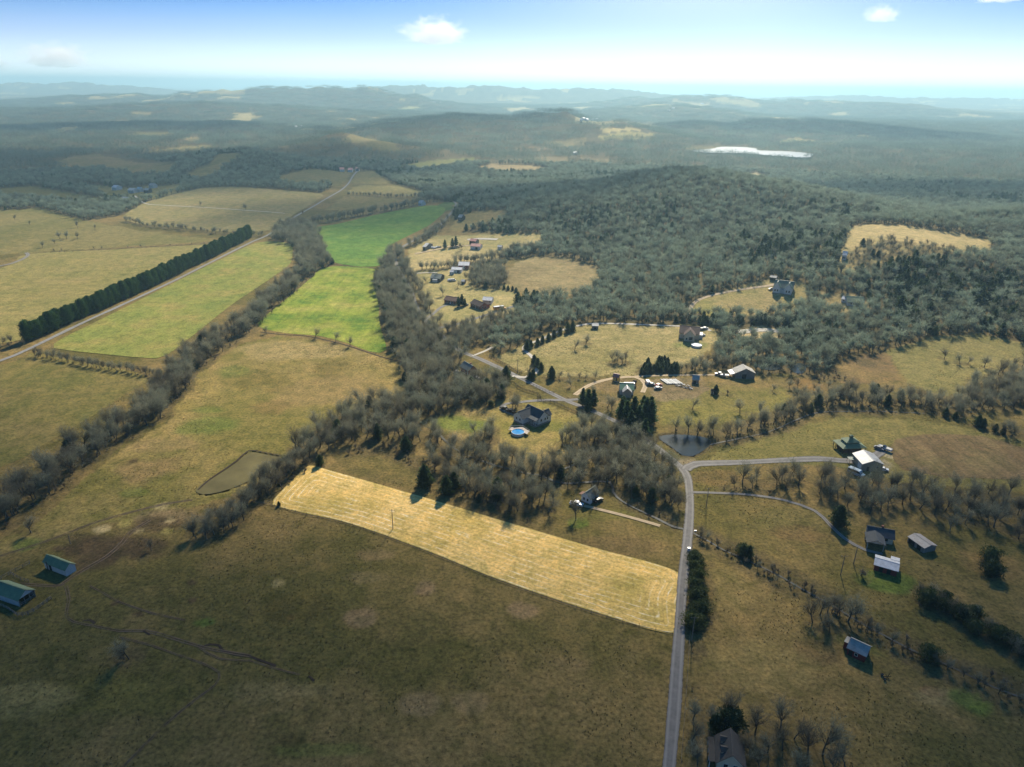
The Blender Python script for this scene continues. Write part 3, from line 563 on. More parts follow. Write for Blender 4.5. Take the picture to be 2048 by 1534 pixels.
px_fill(B, [(940, 870), (980, 850), (1000, 860), (990, 890), (950, 895)], 5, 7, 10, 'bare tree in the clump beside the round pool', 'bare clump beside the pool', 22)
px_fill(B, [(1120, 870), (1180, 845), (1240, 858), (1230, 890), (1170, 905), (1120, 895)], 5, 8, 11, 'bare tree in the copse between the pool house and the lane', 'copse between pool house and lane', 23)
for x, y in [(1025, 818), (1030, 819), (1036, 812)]: px_one(B, x, y, 8.5, 'slender bare tree beside the pool house drive', 'slender trees beside the drive')
px_one(B, 1190, 1005, 9, 'bare tree beside the small grey-roofed cabin'); px_one(B, 1152, 1038, 10, 'bare tree with several stems in front of the grey-roofed cabin')
px_fill(B, [(940, 745), (1000, 755), (1010, 790), (960, 800), (920, 790)], 6, 7, 11, 'bare tree around the brick cottage', 'bare trees around the brick cottage', 24)
px_one(C_, 1012, 762, 9, 'tall narrow cedar beside the lane at the brick cottage'); px_one('evergreen_bush', 982, 812, 3, 'single round evergreen bush at the lawn edge beside the drive')
for x, y, h in [(1054, 700, 6), (1062, 695, 5), (1075, 690, 5), (1085, 685, 5), (1097, 680, 5), (1108, 674, 5), (1120, 668, 5), (1135, 665, 7), (1145, 662, 7), (1068, 728, 6), (1075, 735, 6), (1082, 742, 5.5), (1060, 760, 5), (1066, 757, 6)]: px_one(C_, x, y, h, 'green cedar in the row lining the curved pale drive', 'cedars lining the pale drive')
px_one(C_, 1103, 757, 7.5, 'lone conical cedar on the fence line east of the pale drive'); px_one(B, 1055, 752, 7, 'rounded bare tree at the mouth of the pale drive')
for x, y, h in [(1150, 699, 8), (1172, 688, 8.5), (1172, 688.5, 4)]: px_one(B, x, y, h, 'lone bare tree in the straw-coloured paddock', 'lone trees in the paddock')
for x, y, h in [(1225, 725, 9), (1235, 722, 9), (1245, 727, 8), (1252, 724, 8), (1228, 730, 6)]: px_one(B, x, y, h, 'bare tree in the small clump inside the paddock', 'clump inside the paddock')
px_line(B, [(1100, 757), (1180, 757), (1270, 753)], 4.5, 2, 4, 7, 'thin bare tree on the paddock fence line', 'thin trees on the paddock fence', 25)
px_fill(C_, [(1275, 745), (1300, 728), (1330, 722), (1355, 735), (1355, 750), (1280, 752)], 3.6, 4, 6, 'young cedar in the square thicket at the paddock corner', 'cedar thicket at the paddock corner', 26)
px_fill(B, [(1360, 742), (1440, 720), (1470, 735), (1420, 748), (1365, 752)], 4.5, 6, 9, 'bare tree in the belt below the brown-roofed house', 'belt below the brown-roofed house', 27, (C_, 0.1), 'dark cedar in the belt below the brown-roofed house')
px_fill(B, [(1110, 775), (1180, 765), (1200, 790), (1150, 795)], 7, 5, 8, 'small orchard-like bare tree beside the lane junction', 'small bare trees beside the lane', 28)
for x, y, h in [(1215, 815, 10), (1224, 822, 9)]: px_one(B, x, y, h, 'spreading bare tree between two evergreen groups by the lane', 'bare trees between evergreens')
for x, y, h in [(1165, 812, 10), (1176, 818, 11), (1186, 815, 10), (1175, 826, 8)]: px_one('pine_tree', x, y, h, 'green pine in the small group at the lane bend', 'small pine group at the lane')
for x, y, h in [(1242, 842, 12), (1252, 850, 13), (1266, 846, 14), (1276, 855, 12), (1290, 848, 14), (1300, 850, 13), (1260, 862, 11), (1300, 838, 12), (1245, 832, 11), (1285, 835, 12)]: px_one('pine_tree', x, y, h, 'tall green pine in the big group beside the green-roofed house', 'big pine group')
px_one('pine_tree', 1288, 875, 10, 'pale green feathery pine standing in front of the big pine group')
# creek and pond trees east
px_fill(B, [(1308, 868), (1330, 858), (1420, 862), (1470, 862), (1540, 835), (1610, 800), (1680, 785), (1760, 790), (1830, 795), (1880, 800), (1960, 780), (2060, 750), (2200, 760), (2200, 800), (2000, 822), (1900, 832), (1800, 815), (1700, 815), (1640, 818), (1560, 848), (1470, 878), (1420, 880), (1330, 868)], 5.2, 7, 11, 'bare tree in the belt along the upper creek', 'bare trees along the upper creek', 29, (C_, 0.04), 'dark cedar in the belt along the upper creek')
px_fill(SH, [(1320, 862), (1480, 860), (1620, 805), (1800, 800), (1900, 812), (1750, 815), (1640, 816), (1500, 868)], 4.5, 1.2, 2.5, 'brown brush along the upper creek', 'brush along the upper creek', 30)
for x, y, h in [(1385, 818, 8), (1480, 825, 9), (1520, 830, 9), (1630, 812, 8)]: px_one(B, x, y, h, 'lone bare tree in the olive paddock below the grey barn', 'lone trees in the olive paddock')
px_one(C_, 1431, 788, 5.5, 'small conical cedar beside the tiny brown shed'); px_one(SH, 1455, 788, 3, 'round brown bush near the tiny brown shed')
for x, y, h in [(1888, 718, 9), (1920, 728, 9), (1935, 728, 7), (1968, 735, 9), (1955, 772, 10), (1975, 775, 9), (2005, 745, 8), (2020, 752, 8)]: px_one(B, x, y, h, 'lone bare tree on the pasture east of the brown pit', 'lone trees on the eastern pasture')
px_fill(B, [(1960, 745), (2060, 720), (2200, 720), (2200, 800), (2060, 815), (1960, 800), (1930, 775)], 7, 7, 11, 'bare tree scattered on the eastern pasture slope', 'bare trees on the eastern slope', 31)
for x, y, h in [(1890, 833, 5), (1910, 838, 4), (1955, 852, 6), (1965, 855, 5), (1990, 862, 4), (2005, 868, 4)]: px_one(C_, x, y, h, 'dark cedar at the field edge beside the bare eastern trees', 'cedars at the eastern field edge')
px_fill(B, [(1950, 855), (2060, 860), (2200, 880), (2200, 905), (2040, 885)], 6, 5, 9, 'bare tree in the eastern field hedge', 'eastern field hedge', 32)
px_fill(B, [(1490, 762), (1600, 770), (1700, 775), (1800, 780), (1740, 790), (1600, 800), (1560, 790)], 9, 4, 7, 'small bare tree in the rough ground below the grey barn', 'small trees below the grey barn', 33)
px_fill(SH, [(1600, 745), (1660, 738), (1690, 760), (1640, 768)], 4, 1.5, 3, 'brown bush beside the brown pit', 'bushes beside the brown pit', 34)
# wooded yard south-east
px_one(B, 1584, 948, 11, 'big rounded bare tree beside the gravel drive to the lodge')
g = 'bare trees in the open woodland by the houses'
lb = 'bare tree in the open leaf-strewn woodland south of the lodge'
px_fill(B, [(1395, 972), (1480, 960), (1560, 955), (1640, 950), (1690, 965), (1760, 960), (1850, 975), (1950, 985), (2060, 990), (2200, 1000), (2200, 1100), (2040, 1090), (1960, 1060), (1900, 1070), (1860, 1045), (1800, 1020), (1730, 1030), (1680, 1010), (1600, 985), (1500, 980)], 6.2, 7, 12, lb, g, 35, (C_, 0.03), 'small dark cedar in the open leaf-strewn woodland')
px_line(SH, [(1390, 978), (1470, 980), (1560, 990)], 2.5, 3, 1.2, 2.4, 'dark brush along the drive through the woodland', 'brush along the woodland drive', 36)
px_one(C_, 1676, 1052, 9, 'single bushy pine beside the curved drive'); px_one('evergreen_bush', 1980, 1120, 5, 'dark evergreen at the clearing edge near the eastern woodland'); px_one('evergreen_bush', 1982, 1150, 5.5, 'round dark evergreen bush below the eastern woodland'); px_one(SH, 1722, 1150, 4, 'dark round bush beside the white-roofed red shed')
g = 'evergreens in the scrub strip'
px_line('evergreen_bush', [(1850, 1190), (1900, 1215), (1950, 1245), (2000, 1275), (2060, 1310), (2150, 1350)], 3.0, 10, 3, 5.5, 'dark evergreen in the overgrown scrub strip', g, 37)
px_line(B, [(1830, 1180), (1900, 1215), (1960, 1255), (2060, 1310), (2150, 1350)], 3.0, 10, 4, 7, 'bare tree in the overgrown scrub strip', 'bare trees in the scrub strip', 38)
for x, y, h in [(1625, 1245, 10), (1660, 1265, 8), (1696, 1243, 12), (1640, 1230, 10), (1655, 1225, 9), (1672, 1232, 9)]: px_one(B, x, y, h, 'bare tree in the group on the narrow stream near the red barn', 'bare group on the stream')
px_line(B, [(1500, 1135), (1560, 1160), (1610, 1190)], 4, 5, 3, 5.5, 'small bare tree beside the narrow stream', 'small trees beside the stream', 39)
px_line(B, [(1720, 1250), (1800, 1290), (1900, 1340), (2000, 1388), (2080, 1420)], 3.2, 4, 3.5, 6, 'thin bare tree in the line following the narrow stream', 'line following the stream', 40)
px_one('evergreen_bush', 1857, 1318, 4.5, 'lone rounded evergreen on the stream bank'); px_one('evergreen_bush', 1486, 1108, 4, 'dark evergreen bush at the stream culvert'); px_one(C_, 1497, 1115, 5, 'dark evergreen bush beside the stream culvert bushes')
for x, y in zip(*along(GP([(1390, 1112), (1397, 1140), (1397, 1180), (1394, 1220), (1392, 1265)]), 1.7, 3.0, 77)): TREES.append(dict(kind='evergreen_bush', x=x, y=y, h=rnd.uniform(2.6, 4.4), label='dense olive-green evergreen in the hedge beside the gravel road', group='evergreen hedge beside the road'))
for x, y, h in [(1400, 1075, 5), (1412, 1080, 5), (1405, 1065, 4)]: px_one(B, x, y, h, 'small bare tree at the road culvert', 'small trees at the culvert')
px_line(SH, [(1383, 1280), (1380, 1330), (1378, 1380)], 3, 1.5, 0.6, 1.2, 'low weeds along the road fence', 'weeds along the road fence', 42)
px_line(SH, [(1345, 1290), (1334, 1400), (1325, 1500)], 4, 1, 0.4, 0.8, 'low weeds on the pasture side of the road', 'weeds on the pasture side', 43)
for x, y, h, s in [(1386, 1440, 9, 'leaning over the road verge'), (1384, 1480, 8, 'on the verge below the evergreen hedge'), (1395, 1530, 8, 'on the verge by the dark-roofed house'), (1452, 1432, 11, 'in the yard behind the magnolia'), (1510, 1470, 10, 'between magnolia and yard clump'), (1560, 1460, 11, 'at the top of the yard clump'), (1535, 1505, 9, 'with many stems in the yard'), (1565, 1500, 9, 'beside the many-stemmed yard tree'), (1615, 1510, 11, 'at the yard edge toward the open pasture'), (1645, 1512, 12, 'with broad crown at the yard edge'), (1690, 1532, 10, 'at the yard end toward the open pasture'), (1600, 1545, 9, 'low in the yard of the dark-roofed house'), (1425, 1448, 8, 'between the road verge and the narrow evergreen'), (1500, 1510, 8, 'close to the gable side of the dark-roofed house'), (1588, 1478, 9, 'behind the yard clump'), (1520, 1540, 8, 'at the foot of the yard clump'), (1668, 1548, 9, 'below the broad-crowned yard edge tree')]: px_one(B, x, y, h, 'large bare tree ' + s)
px_one('magnolia_tree', 1460, 1462, 6.5, 'broad dark evergreen tree with dense crown behind the dark-roofed house'); px_one(C_, 1430, 1462, 6, 'narrow dark evergreen tree beside the broad evergreen')
# near west: pond wood edge, parcel end, lone trees
g = 'bare trees beside the brown pond'
px_fill(B, [(372, 1085), (395, 1060), (430, 1035), (480, 1005), (520, 965), (565, 925), (620, 920), (610, 940), (560, 985), (500, 1010), (490, 1045), (450, 1072), (400, 1090)], 4.0, 7, 11, 'bare tree in the strip between the brown pond and the hay field', g, 44, None, None, True)
px_line(SH, [(480, 1000), (540, 975), (590, 940), (625, 928)], 1.4, 11, 1.5, 3, 'tangled brush at the hay field end', 'brush at the hay field end', 45)
px_one(B, 62, 1066, 8, 'lone spreading bare tree beside the farm track'); px_one(B, 303, 1102, 5, 'small leaning bare tree on the muddy feeding ground'); px_one(B, 258, 1318, 9, 'lone bare tree in the gully of the near pasture'); px_one(SH, 250, 1318, 2.5, 'dark brush under the lone gully tree')
px_one(C_, 558, 1012, 2.2, 'small dark bush at the corner of the hay field')
# homestead yards in the sun
px_line(B, [(840, 538), (870, 538), (905, 535), (915, 530)], 2.4, 6, 7, 11, 'bare tree in the row across the sunlit homestead', 'row across the homestead', 46)
px_line(B, [(915, 528), (950, 524), (990, 520), (1030, 505), (1080, 500)], 1.9, 12, 8, 12, 'tall bare tree in the row behind the red barn', 'row behind the red barn', 47)
px_fill(B, [(945, 575), (940, 545), (970, 530), (1010, 530), (1015, 565), (1000, 580)], 5, 8, 11, 'bare tree in the copse beside the sunlit homestead', 'copse beside the homestead', 48, (C_, 0.08), 'dark cedar in the copse beside the homestead')
for x, y, h in [(1008, 578, 4), (1016, 580, 4), (1025, 581, 4), (1032, 584, 4)]: px_one(C_, x, y, h, 'round dark evergreen in the short row at the brown field corner', 'short row at the brown field')
for x, y, h in [(932, 560, 9), (915, 575, 8), (886, 592, 10), (852, 566, 7), (845, 575, 8), (860, 545, 4), (870, 560, 8)]: px_one(B, x, y, h, 'lone bare tree in the homestead yard', 'lone trees in the homestead yard')
for x, y, h in [(917, 614, 8), (924, 612, 9), (930, 612, 6)]: px_one('pine_tree', x, y, h, 'slim green pine between the two brick houses', 'pines between the brick houses')
for x, y, h in [(890, 497, 9), (905, 494, 9), (912, 492, 10)]: px_one('pine_tree', x, y, h, 'bright green pine beside the cluttered farmyard', 'pines beside the farmyard')
px_one(B, 924, 500, 9, 'bare tree inside the cluttered farmyard')
px_fill(B, [(890, 660), (960, 645), (1010, 630), (1020, 650), (975, 690), (920, 700)], 4.8, 7, 11, 'bare tree between the school bus drive and the lane', 'trees between bus drive and lane', 49, (C_, 0.04), 'cedar between the school bus drive and the lane')
for x, y, h in [(1542, 626, 9), (1556, 622, 9), (1558, 612, 6), (1600, 625, 8), (1615, 628, 9), (1625, 626, 9)]: px_one(B, x, y, h, 'bare tree on the lawn below the white hill house', 'trees below the white hill house')
px_fill(C_, [(1330, 640), (1400, 640), (1500, 640), (1600, 648), (1690, 655), (1700, 690), (1650, 700), (1560, 690), (1600, 668), (1500, 650), (1400, 650)], 6, 4, 7, 'dark cedar in the mixed belt below the hill houses', 'cedars below the hill houses', 50)
px_fill(B, [(1690, 530), (1700, 500), (1760, 480), (1900, 500), (1950, 520), (1850, 560), (1750, 560)], 7.5, 5, 9, 'bare tree standing in the bright hilltop clearing', 'trees in the hilltop clearing', 51)
for x, y in [(1745, 512), (1755, 515), (1725, 490)]: px_one(C_, x, y, 6, 'dark cedar in the bright hilltop clearing', 'cedars in the hilltop clearing')
# brush that hides the creek banks
for i, (l, w) in enumerate(WCREEK):
    x, y = along(l[::6], 2.2 if i != 2 else 1.1, 6, 300 + i)
    add(SH, x, y, 0.7, 2.0 if i != 2 else 3.0, 'low bare brush on the creek bank', 'brush on the creek banks', 300 + i)
# pine row
pl = GP([(52, 684), (160, 636), (290, 578), (410, 520), (500, 474)])
x, y = along(pl, 3.5, 2.2, 52)
for a, b in zip(x, y): TREES.append(dict(kind='row_pine_tree', x=a, y=b, h=rnd.uniform(11, 14.2), label='dense dark green pine in the long straight row beside the road', group='pines in the long straight row'))

# ---- the woods that cover hills and everything beyond
def woods_points(dmin, dmax, spacing, seed):
    r = np.random.default_rng(seed); half = math.radians(44); out_x = []; out_y = []
    xs, ys = np.meshgrid(np.arange(-dmax * math.sin(half), dmax * math.sin(half), spacing), np.arange(dmin * math.cos(half), dmax, spacing))
    x = (xs + r.uniform(-0.45, 0.45, xs.shape) * spacing).ravel(); y = (ys + r.uniform(-0.45, 0.45, xs.shape) * spacing).ravel()
    d = np.hypot(x, y); s = (d >= dmin) & (d < dmax) & (np.abs(np.arctan2(x, y)) < half)
    x = x[s]; y = y[s]; d = d[s]
    qx = x + (fbm(x / 14, y / 14, 37, 3) - 0.5) * np.minimum(9, d / 90); qy = y + (vnoise(x / 9, y / 9, 77) - 0.5) * np.minimum(9, d / 90)
    ok = ~inpoly(qx, qy, NEAR)
    for p, a, b in WCLEAR: ok &= ~inpoly(qx, qy, p)
    for p in list(WFIELD.values()) + list(WPOND.values()): ok &= ~inpoly(x, y, p)
    ok &= ~((d > 2400) & (fbm(x / 230, y / 230, 55, 3) > 0.69))
    x = x[ok]; y = y[ok]
    if dmin < 1600:
        m = clear_mask(x, y, 1.5, False); x = x[m]; y = y[m]
    return x, y
MID = woods_points(380, 1550, 5.4, 61)
FAR = woods_points(1550, 6200, 44, 62)
# ------------------------------------------------------------------ leaf litter under the near trees, then the ground itself
hx, hy = np.array([t_['x'] for t_ in TREES]), np.array([t_['y'] for t_ in TREES])
CS = 2.5; X0, Y0, NX, NY = -760, 40, 608, 560
dens = np.zeros((NX, NY)); s = (hx > X0 + 20) & (hx < X0 + NX * CS - 20) & (hy > Y0 + 20) & (hy < Y0 + NY * CS - 20)
np.add.at(dens, (((hx[s] - X0) / CS).astype(int), ((hy[s] - Y0) / CS).astype(int)), 1.0)
for _ in range(3):
    dens = (dens + np.roll(dens, 1, 0) + np.roll(dens, -1, 0) + np.roll(dens, 1, 1) + np.roll(dens, -1, 1)) / 5 * 1.02
s = (GX > X0 + 5) & (GX < X0 + NX * CS - 8) & (GY > Y0 + 5) & (GY < Y0 + NY * CS - 8)
dv = dens[((GX[s] - X0) / CS).astype(int), ((GY[s] - Y0) / CS).astype(int)]
k = sstep(0.03, 0.16, dv + (n2[s] - 0.5) * 0.06)[:, None] * 0.85
gcol[s] = gcol[s] * (1 - k) + np.array(LITTER) * (0.75 + 0.5 * n3[s])[:, None] * k
nr, na = AA.shape
idx = np.arange(nr * na).reshape(nr, na)
quads = np.stack([idx[:-1, :-1], idx[:-1, 1:], idx[1:, 1:], idx[1:, :-1]], -1).reshape(-1, 4)
M_ground, *_ = earth_material('pasture_ground')
gm = mesh_np('ground', np.stack([GX, GY, GZ], 1), quads, [M_ground], smooth=True)
at = gm.attributes.new('Col', 'FLOAT_COLOR', 'POINT')
at.data.foreach_set('color', np.concatenate([np.clip(gcol, 0, 1), np.ones((len(gcol), 1))], 1).astype(np.float32).ravel())
tag(link(bpy.data.objects.new('ground', gm)), kind='structure')

def sheet(name, poly, spacing, z, material, noise_edge=0.0, smooth=True):
    """a flat-lying piece of ground draped on the terrain; poly is a world polygon"""
    poly = np.asarray(poly); n = len(poly)
    x, y = fill(poly, spacing, 3)
    if len(x):
        m = seg_dist(x, y, np.vstack([poly, poly[:1]])) > spacing * 0.35; x = x[m]; y = y[m]
    pts = [Vector(p) for p in poly] + [Vector((a, b)) for a, b in zip(x, y)]
    v, e, f, *_r = delaunay_2d_cdt(pts, [(i, (i + 1) % n) for i in range(n)], [], 1, 1e-4)
    v = np.array([(q[0], q[1]) for q in v]); f = np.array([t_ for t_ in f if len(t_) == 3])
    a = v[f[:, 0]]; b = v[f[:, 1]]; c = v[f[:, 2]]
    fl = (b[:, 0] - a[:, 0]) * (c[:, 1] - a[:, 1]) - (b[:, 1] - a[:, 1]) * (c[:, 0] - a[:, 0]) < 0
    f[fl] = f[fl][:, ::-1]
    zz = hgt(v[:, 0], v[:, 1]) + z if not callable(z) else z(v[:, 0], v[:, 1])
    m = mesh_np(name, np.column_stack([v, zz]), f, [material], smooth=smooth)
    return tag(link(bpy.data.objects.new(name, m)), kind='structure'), v

def field_material(name, c, rows=None, fine=0.9):
    m, nt, b, col = earth_material(name, False, c, fine)
    if rows:                        # drill lines or mower lines: direction in degrees, spacing, strength, tint
        v = posvec(nt); mpn = N(nt, 'ShaderNodeMapping'); nt.links.new(v, mpn.inputs[0]); mpn.inputs['Rotation'].default_value = (0, 0, math.radians(rows[0])); mpn.inputs['Scale'].default_value = (1 / rows[1], 0.02, 0.0)
        f = noise(nt, 1.0, 3, 0.6, mpn.outputs[0])
        d = ramp(nt, [(0.35, (1 - rows[2],) * 3), (0.65, (1 + rows[2],) * 3)], f)
        col = mixc(nt, 1.0, col, d, 'MULTIPLY'); nt.links.new(col, b.inputs['Base Color'])
    return m
def smooth_poly(k, step): return smooth_line(WFIELD[k], step, True)
def heading(p, q): a = G(*p); b_ = G(*q); return math.degrees(math.atan2(b_[1] - a[1], b_[0] - a[0]))
FM = {
    'green_field': ((0.085, 0.165, 0.03), (0.20, 0.245, 0.05), (0.30, 0.285, 0.10)),
    'green_field_far': ((0.075, 0.165, 0.038), (0.10, 0.19, 0.042), (0.15, 0.225, 0.055)),
    'gold_field': ((0.155, 0.19, 0.06), (0.20, 0.215, 0.07), (0.25, 0.215, 0.09)),
    'tan_field': ((0.17, 0.165, 0.07), (0.215, 0.19, 0.085), (0.24, 0.20, 0.10)),
    'stubble_field': ((0.18, 0.165, 0.08), (0.22, 0.19, 0.10), (0.245, 0.195, 0.112)),
    'plough_field': ((0.135, 0.10, 0.062), (0.165, 0.12, 0.075), (0.19, 0.15, 0.085)),
    'south_field': ((0.115, 0.115, 0.042), (0.155, 0.135, 0.055), (0.175, 0.142, 0.07)),
}
ROWS = {'green_field': ((640, 680), (720, 560), 4.0, 0.14), 'green_field_far': ((640, 480), (860, 420), 6, 0.05), 'gold_field': ((330, 700), (560, 520), 5.0, 0.08), 'tan_field': ((60, 560), (430, 490), 6.0, 0.05), 'stubble_field': ((300, 440), (600, 400), 8.0, 0.06), 'south_field': ((20, 900), (280, 750), 6.0, 0.06), 'plough_field': ((1800, 915), (2050, 935), 3.2, 0.2)}
for k, c in FM.items():
    r = ROWS[k]; hd = heading(r[0], r[1])
    sheet('field', smooth_poly(k, 7), 9 if k != 'green_field' else 6, 0.10 if k in ('green_field', 'south_field', 'plough_field') else 0.22, field_material(k, c, (90 - hd, r[2], r[3])))
# mown hay field with rows that follow its outline
M_hay, nt, b, col = earth_material('mown_hay', False, ((0.46, 0.35, 0.13), (0.62, 0.44, 0.19), (0.68, 0.49, 0.24)), 0.75)
a = N(nt, 'ShaderNodeAttribute', attribute_name='inset'); v = posvec(nt)
mul = N(nt, 'ShaderNodeMath', operation='MULTIPLY'); mul.inputs[1].default_value = 1 / 2.6; nt.links.new(a.outputs['Fac'], mul.inputs[0])
wob = N(nt, 'ShaderNodeMath', operation='MULTIPLY_ADD'); wob.inputs[1].default_value = 0.55; nt.links.new(noise(nt, 0.12, 3, 0.6, v), wob.inputs[0]); nt.links.new(mul.outputs[0], wob.inputs[2])
fr = N(nt, 'ShaderNodeMath', operation='FRACT'); nt.links.new(wob.outputs[0], fr.inputs[0])
line = ramp(nt, [(0.0, (0, 0, 0)), (0.40, (0, 0, 0)), (0.5, (1, 1, 1)), (0.62, (0, 0, 0))], fr.outputs[0])
dk = ramp(nt, [(0.0, (1, 1, 1)), (0.12, (0, 0, 0)), (0.86, (0, 0, 0)), (1.0, (1, 1, 1))], fr.outputs[0])
brk = ramp(nt, [(0.42, (0, 0, 0)), (0.56, (1, 1, 1))], noise(nt, 0.35, 4, 0.7, v)); big = ramp(nt, [(0.38, (0, 0, 0)), (0.62, (1, 1, 1))], noise(nt, 0.05, 3, 0.5, v))
f1 = mixc(nt, 1.0, mixc(nt, 1.0, line, brk, 'MULTIPLY'), big, 'MULTIPLY')
col = mixc(nt, f1, col, (0.92, 0.82, 0.58)); dkf = mixc(nt, 1.0, dk, (0.3, 0.3, 0.3), 'MULTIPLY'); col = mixc(nt, dkf, col, (0.27, 0.19, 0.07))
edge = ramp(nt, [(0.0, (1, 1, 1)), (0.25, (0, 0, 0))], mul.outputs[0]); edge = mixc(nt, 1.0, edge, (0.55, 0.55, 0.55), 'MULTIPLY'); col = mixc(nt, edge, col, (0.30, 0.26, 0.06))
nt.links.new(col, b.inputs['Base Color'])
hp = smooth_line(WFIELD['hay_field'], 4, True)
ho, hv = sheet('hay_field', hp, 1.7, 0.07, M_hay)
dd = seg_dist(hv[:, 0], hv[:, 1], np.vstack([hp, hp[:1]]))
ia = ho.data.attributes.new('inset', 'FLOAT', 'POINT'); ia.data.foreach_set('value', dd.astype(np.float32))

# ------------------------------------------------------------------ roads, drives and tracks
def road_material(name, c0, c1, cedge, wheel=0.0, ruts=False):
    m, nt, b = mat(name); v = posvec(nt)
    u = nt.nodes.new('ShaderNodeUVMap'); sp = nt.nodes.new('ShaderNodeSeparateXYZ'); nt.links.new(u.outputs[0], sp.inputs[0])
    c = ramp(nt, [(0.35, c0), (0.65, c1)], noise(nt, 0.45, 5, 0.7, v))
    e = ramp(nt, [(0.0, (1, 1, 1)), (0.16, (0, 0, 0)), (0.84, (0, 0, 0)), (1.0, (1, 1, 1))], sp.outputs[0])
    jag = ramp(nt, [(0.3, (0.2,) * 3), (0.6, (1, 1, 1))], noise(nt, 0.8, 4, 0.7, v))
    c = mixc(nt, mixc(nt, 1.0, e, jag, 'MULTIPLY'), c, cedge)
    if wheel:
        wl = ramp(nt, [(0.14, (0, 0, 0)), (0.26, (1, 1, 1)), (0.38, (0, 0, 0)), (0.5, (0.15,) * 3), (0.62, (0, 0, 0)), (0.74, (1, 1, 1)), (0.86, (0, 0, 0))], sp.outputs[0])
        wl = mixc(nt, 1.0, wl, (wheel,) * 3, 'MULTIPLY'); c = mixc(nt, wl, c, tuple(min(1, q * 1.5) for q in c1))
    nt.links.new(c, b.inputs['Base Color']); b.inputs['Roughness'].default_value = 0.92; b.inputs['Specular IOR Level'].default_value = 0.15
    bump(nt, b, noise(nt, 3.0, 4, 0.6, v), 0.3, 0.05)
    ed = ramp(nt, [(0.0, (1, 1, 1)), (0.22, (0, 0, 0)), (0.78, (0, 0, 0)), (1.0, (1, 1, 1))], sp.outputs[0])      # grass creeping over the edges
    gr = N(nt, 'ShaderNodeMath', operation='ADD'); nt.links.new(ed, gr.inputs[0]); nt.links.new(noise(nt, 0.7, 5, 0.75, v), gr.inputs[1])
    al = ramp(nt, [(0.0, (1, 1, 1)), (0.5 if wheel < 0.6 else 0.56, (1, 1, 1)), (0.66 if wheel < 0.6 else 0.7, (0, 0, 0)), (1.0, (0, 0, 0))], N(nt, 'ShaderNodeMath', operation='MULTIPLY').outputs[0]); mm_ = nt.nodes[-1]
    for q in nt.nodes:
        if q.bl_idname == 'ShaderNodeMath' and q.operation == 'MULTIPLY' and not q.inputs[0].is_linked: q.inputs[1].default_value = 0.62; nt.links.new(gr.outputs[0], q.inputs[0])
    if ruts:                        # two worn wheel lines with grass between
        rl = ramp(nt, [(0.10, (0, 0, 0)), (0.22, (1, 1, 1)), (0.34, (0.25,) * 3), (0.66, (0.25,) * 3), (0.78, (1, 1, 1)), (0.90, (0, 0, 0))], sp.outputs[0])
        al = ramp(nt, [(0.14, (0, 0, 0)), (0.40, (1, 1, 1))], mixc(nt, 1.0, rl, ramp(nt, [(0.3, (0.3,) * 3), (0.65, (1.3,) * 3)], noise(nt, 0.25, 5, 0.7, v)), 'MULTIPLY'))
    nt.links.new(al, b.inputs['Alpha'])
    return m
RM = {'gravel': road_material('gravel_road', (0.135, 0.126, 0.112), (0.195, 0.18, 0.16), (0.15, 0.12, 0.065), 0.65),
      'asphalt': road_material('worn_asphalt', (0.17, 0.16, 0.15), (0.24, 0.23, 0.21), (0.16, 0.13, 0.07), 0.3),
      'pale': road_material('pale_gravel', (0.36, 0.32, 0.26), (0.47, 0.43, 0.36), (0.25, 0.21, 0.12), 0.5),
      'clay': road_material('clay_track', (0.33, 0.245, 0.145), (0.42, 0.32, 0.20), (0.22, 0.18, 0.09), 0.5),
      'gully': road_material('raw_gully_earth', (0.035, 0.022, 0.015), (0.06, 0.038, 0.024), (0.09, 0.065, 0.035), 0.0),
      'earth': road_material('earth_track', (0.10, 0.064, 0.038), (0.14, 0.098, 0.058), (0.13, 0.105, 0.045), 0.5, True)}
def strip(name, line, w, z, material, vary=0.0, seed=0):
    line = np.asarray(line); n = len(line); tg = np.gradient(line, axis=0); tg /= np.linalg.norm(tg, axis=1)[:, None] + 1e-9
    nm = np.column_stack([-tg[:, 1], tg[:, 0]]); K = 5
    wv = w * (1 + vary * (np.array([vnoise(np.array([i * 0.23]), np.array([seed * 1.7]), 3)[0] for i in range(n)]) - 0.5) * 2)
    us = np.linspace(-0.5, 0.5, K); vs = []; 
    for j, u in enumerate(us):
        off = u * wv + (0.12 * w * (vnoise(np.arange(n) * 0.31, np.full(n, j * 3.3 + seed), 8) - 0.5) if j in (0, K - 1) else 0)
        p = line + nm * np.asarray(off)[:, None]; vs.append(np.column_stack([p, hgt(p[:, 0], p[:, 1]) + z(p[:, 0], p[:, 1]) if callable(z) else hgt(p[:, 0], p[:, 1]) + z]))
    V_ = np.stack(vs, 1).reshape(-1, 3); ix = np.arange(n * K).reshape(n, K)
    q = np.stack([ix[:-1, :-1], ix[:-1, 1:], ix[1:, 1:], ix[1:, :-1]], -1).reshape(-1, 4)[:, ::-1]
    m = mesh_np(name, V_, q, [material], smooth=True)
    uv = m.uv_layers.new(name='UVMap'); U = np.tile(us + 0.5, n); li = q.ravel()
    uv.data.foreach_set('uv', np.column_stack([U[li], np.repeat(np.arange(n), K)[li] * 0.1]).astype(np.float32).ravel())
    return tag(link(bpy.data.objects.new(name, m)), kind='structure')
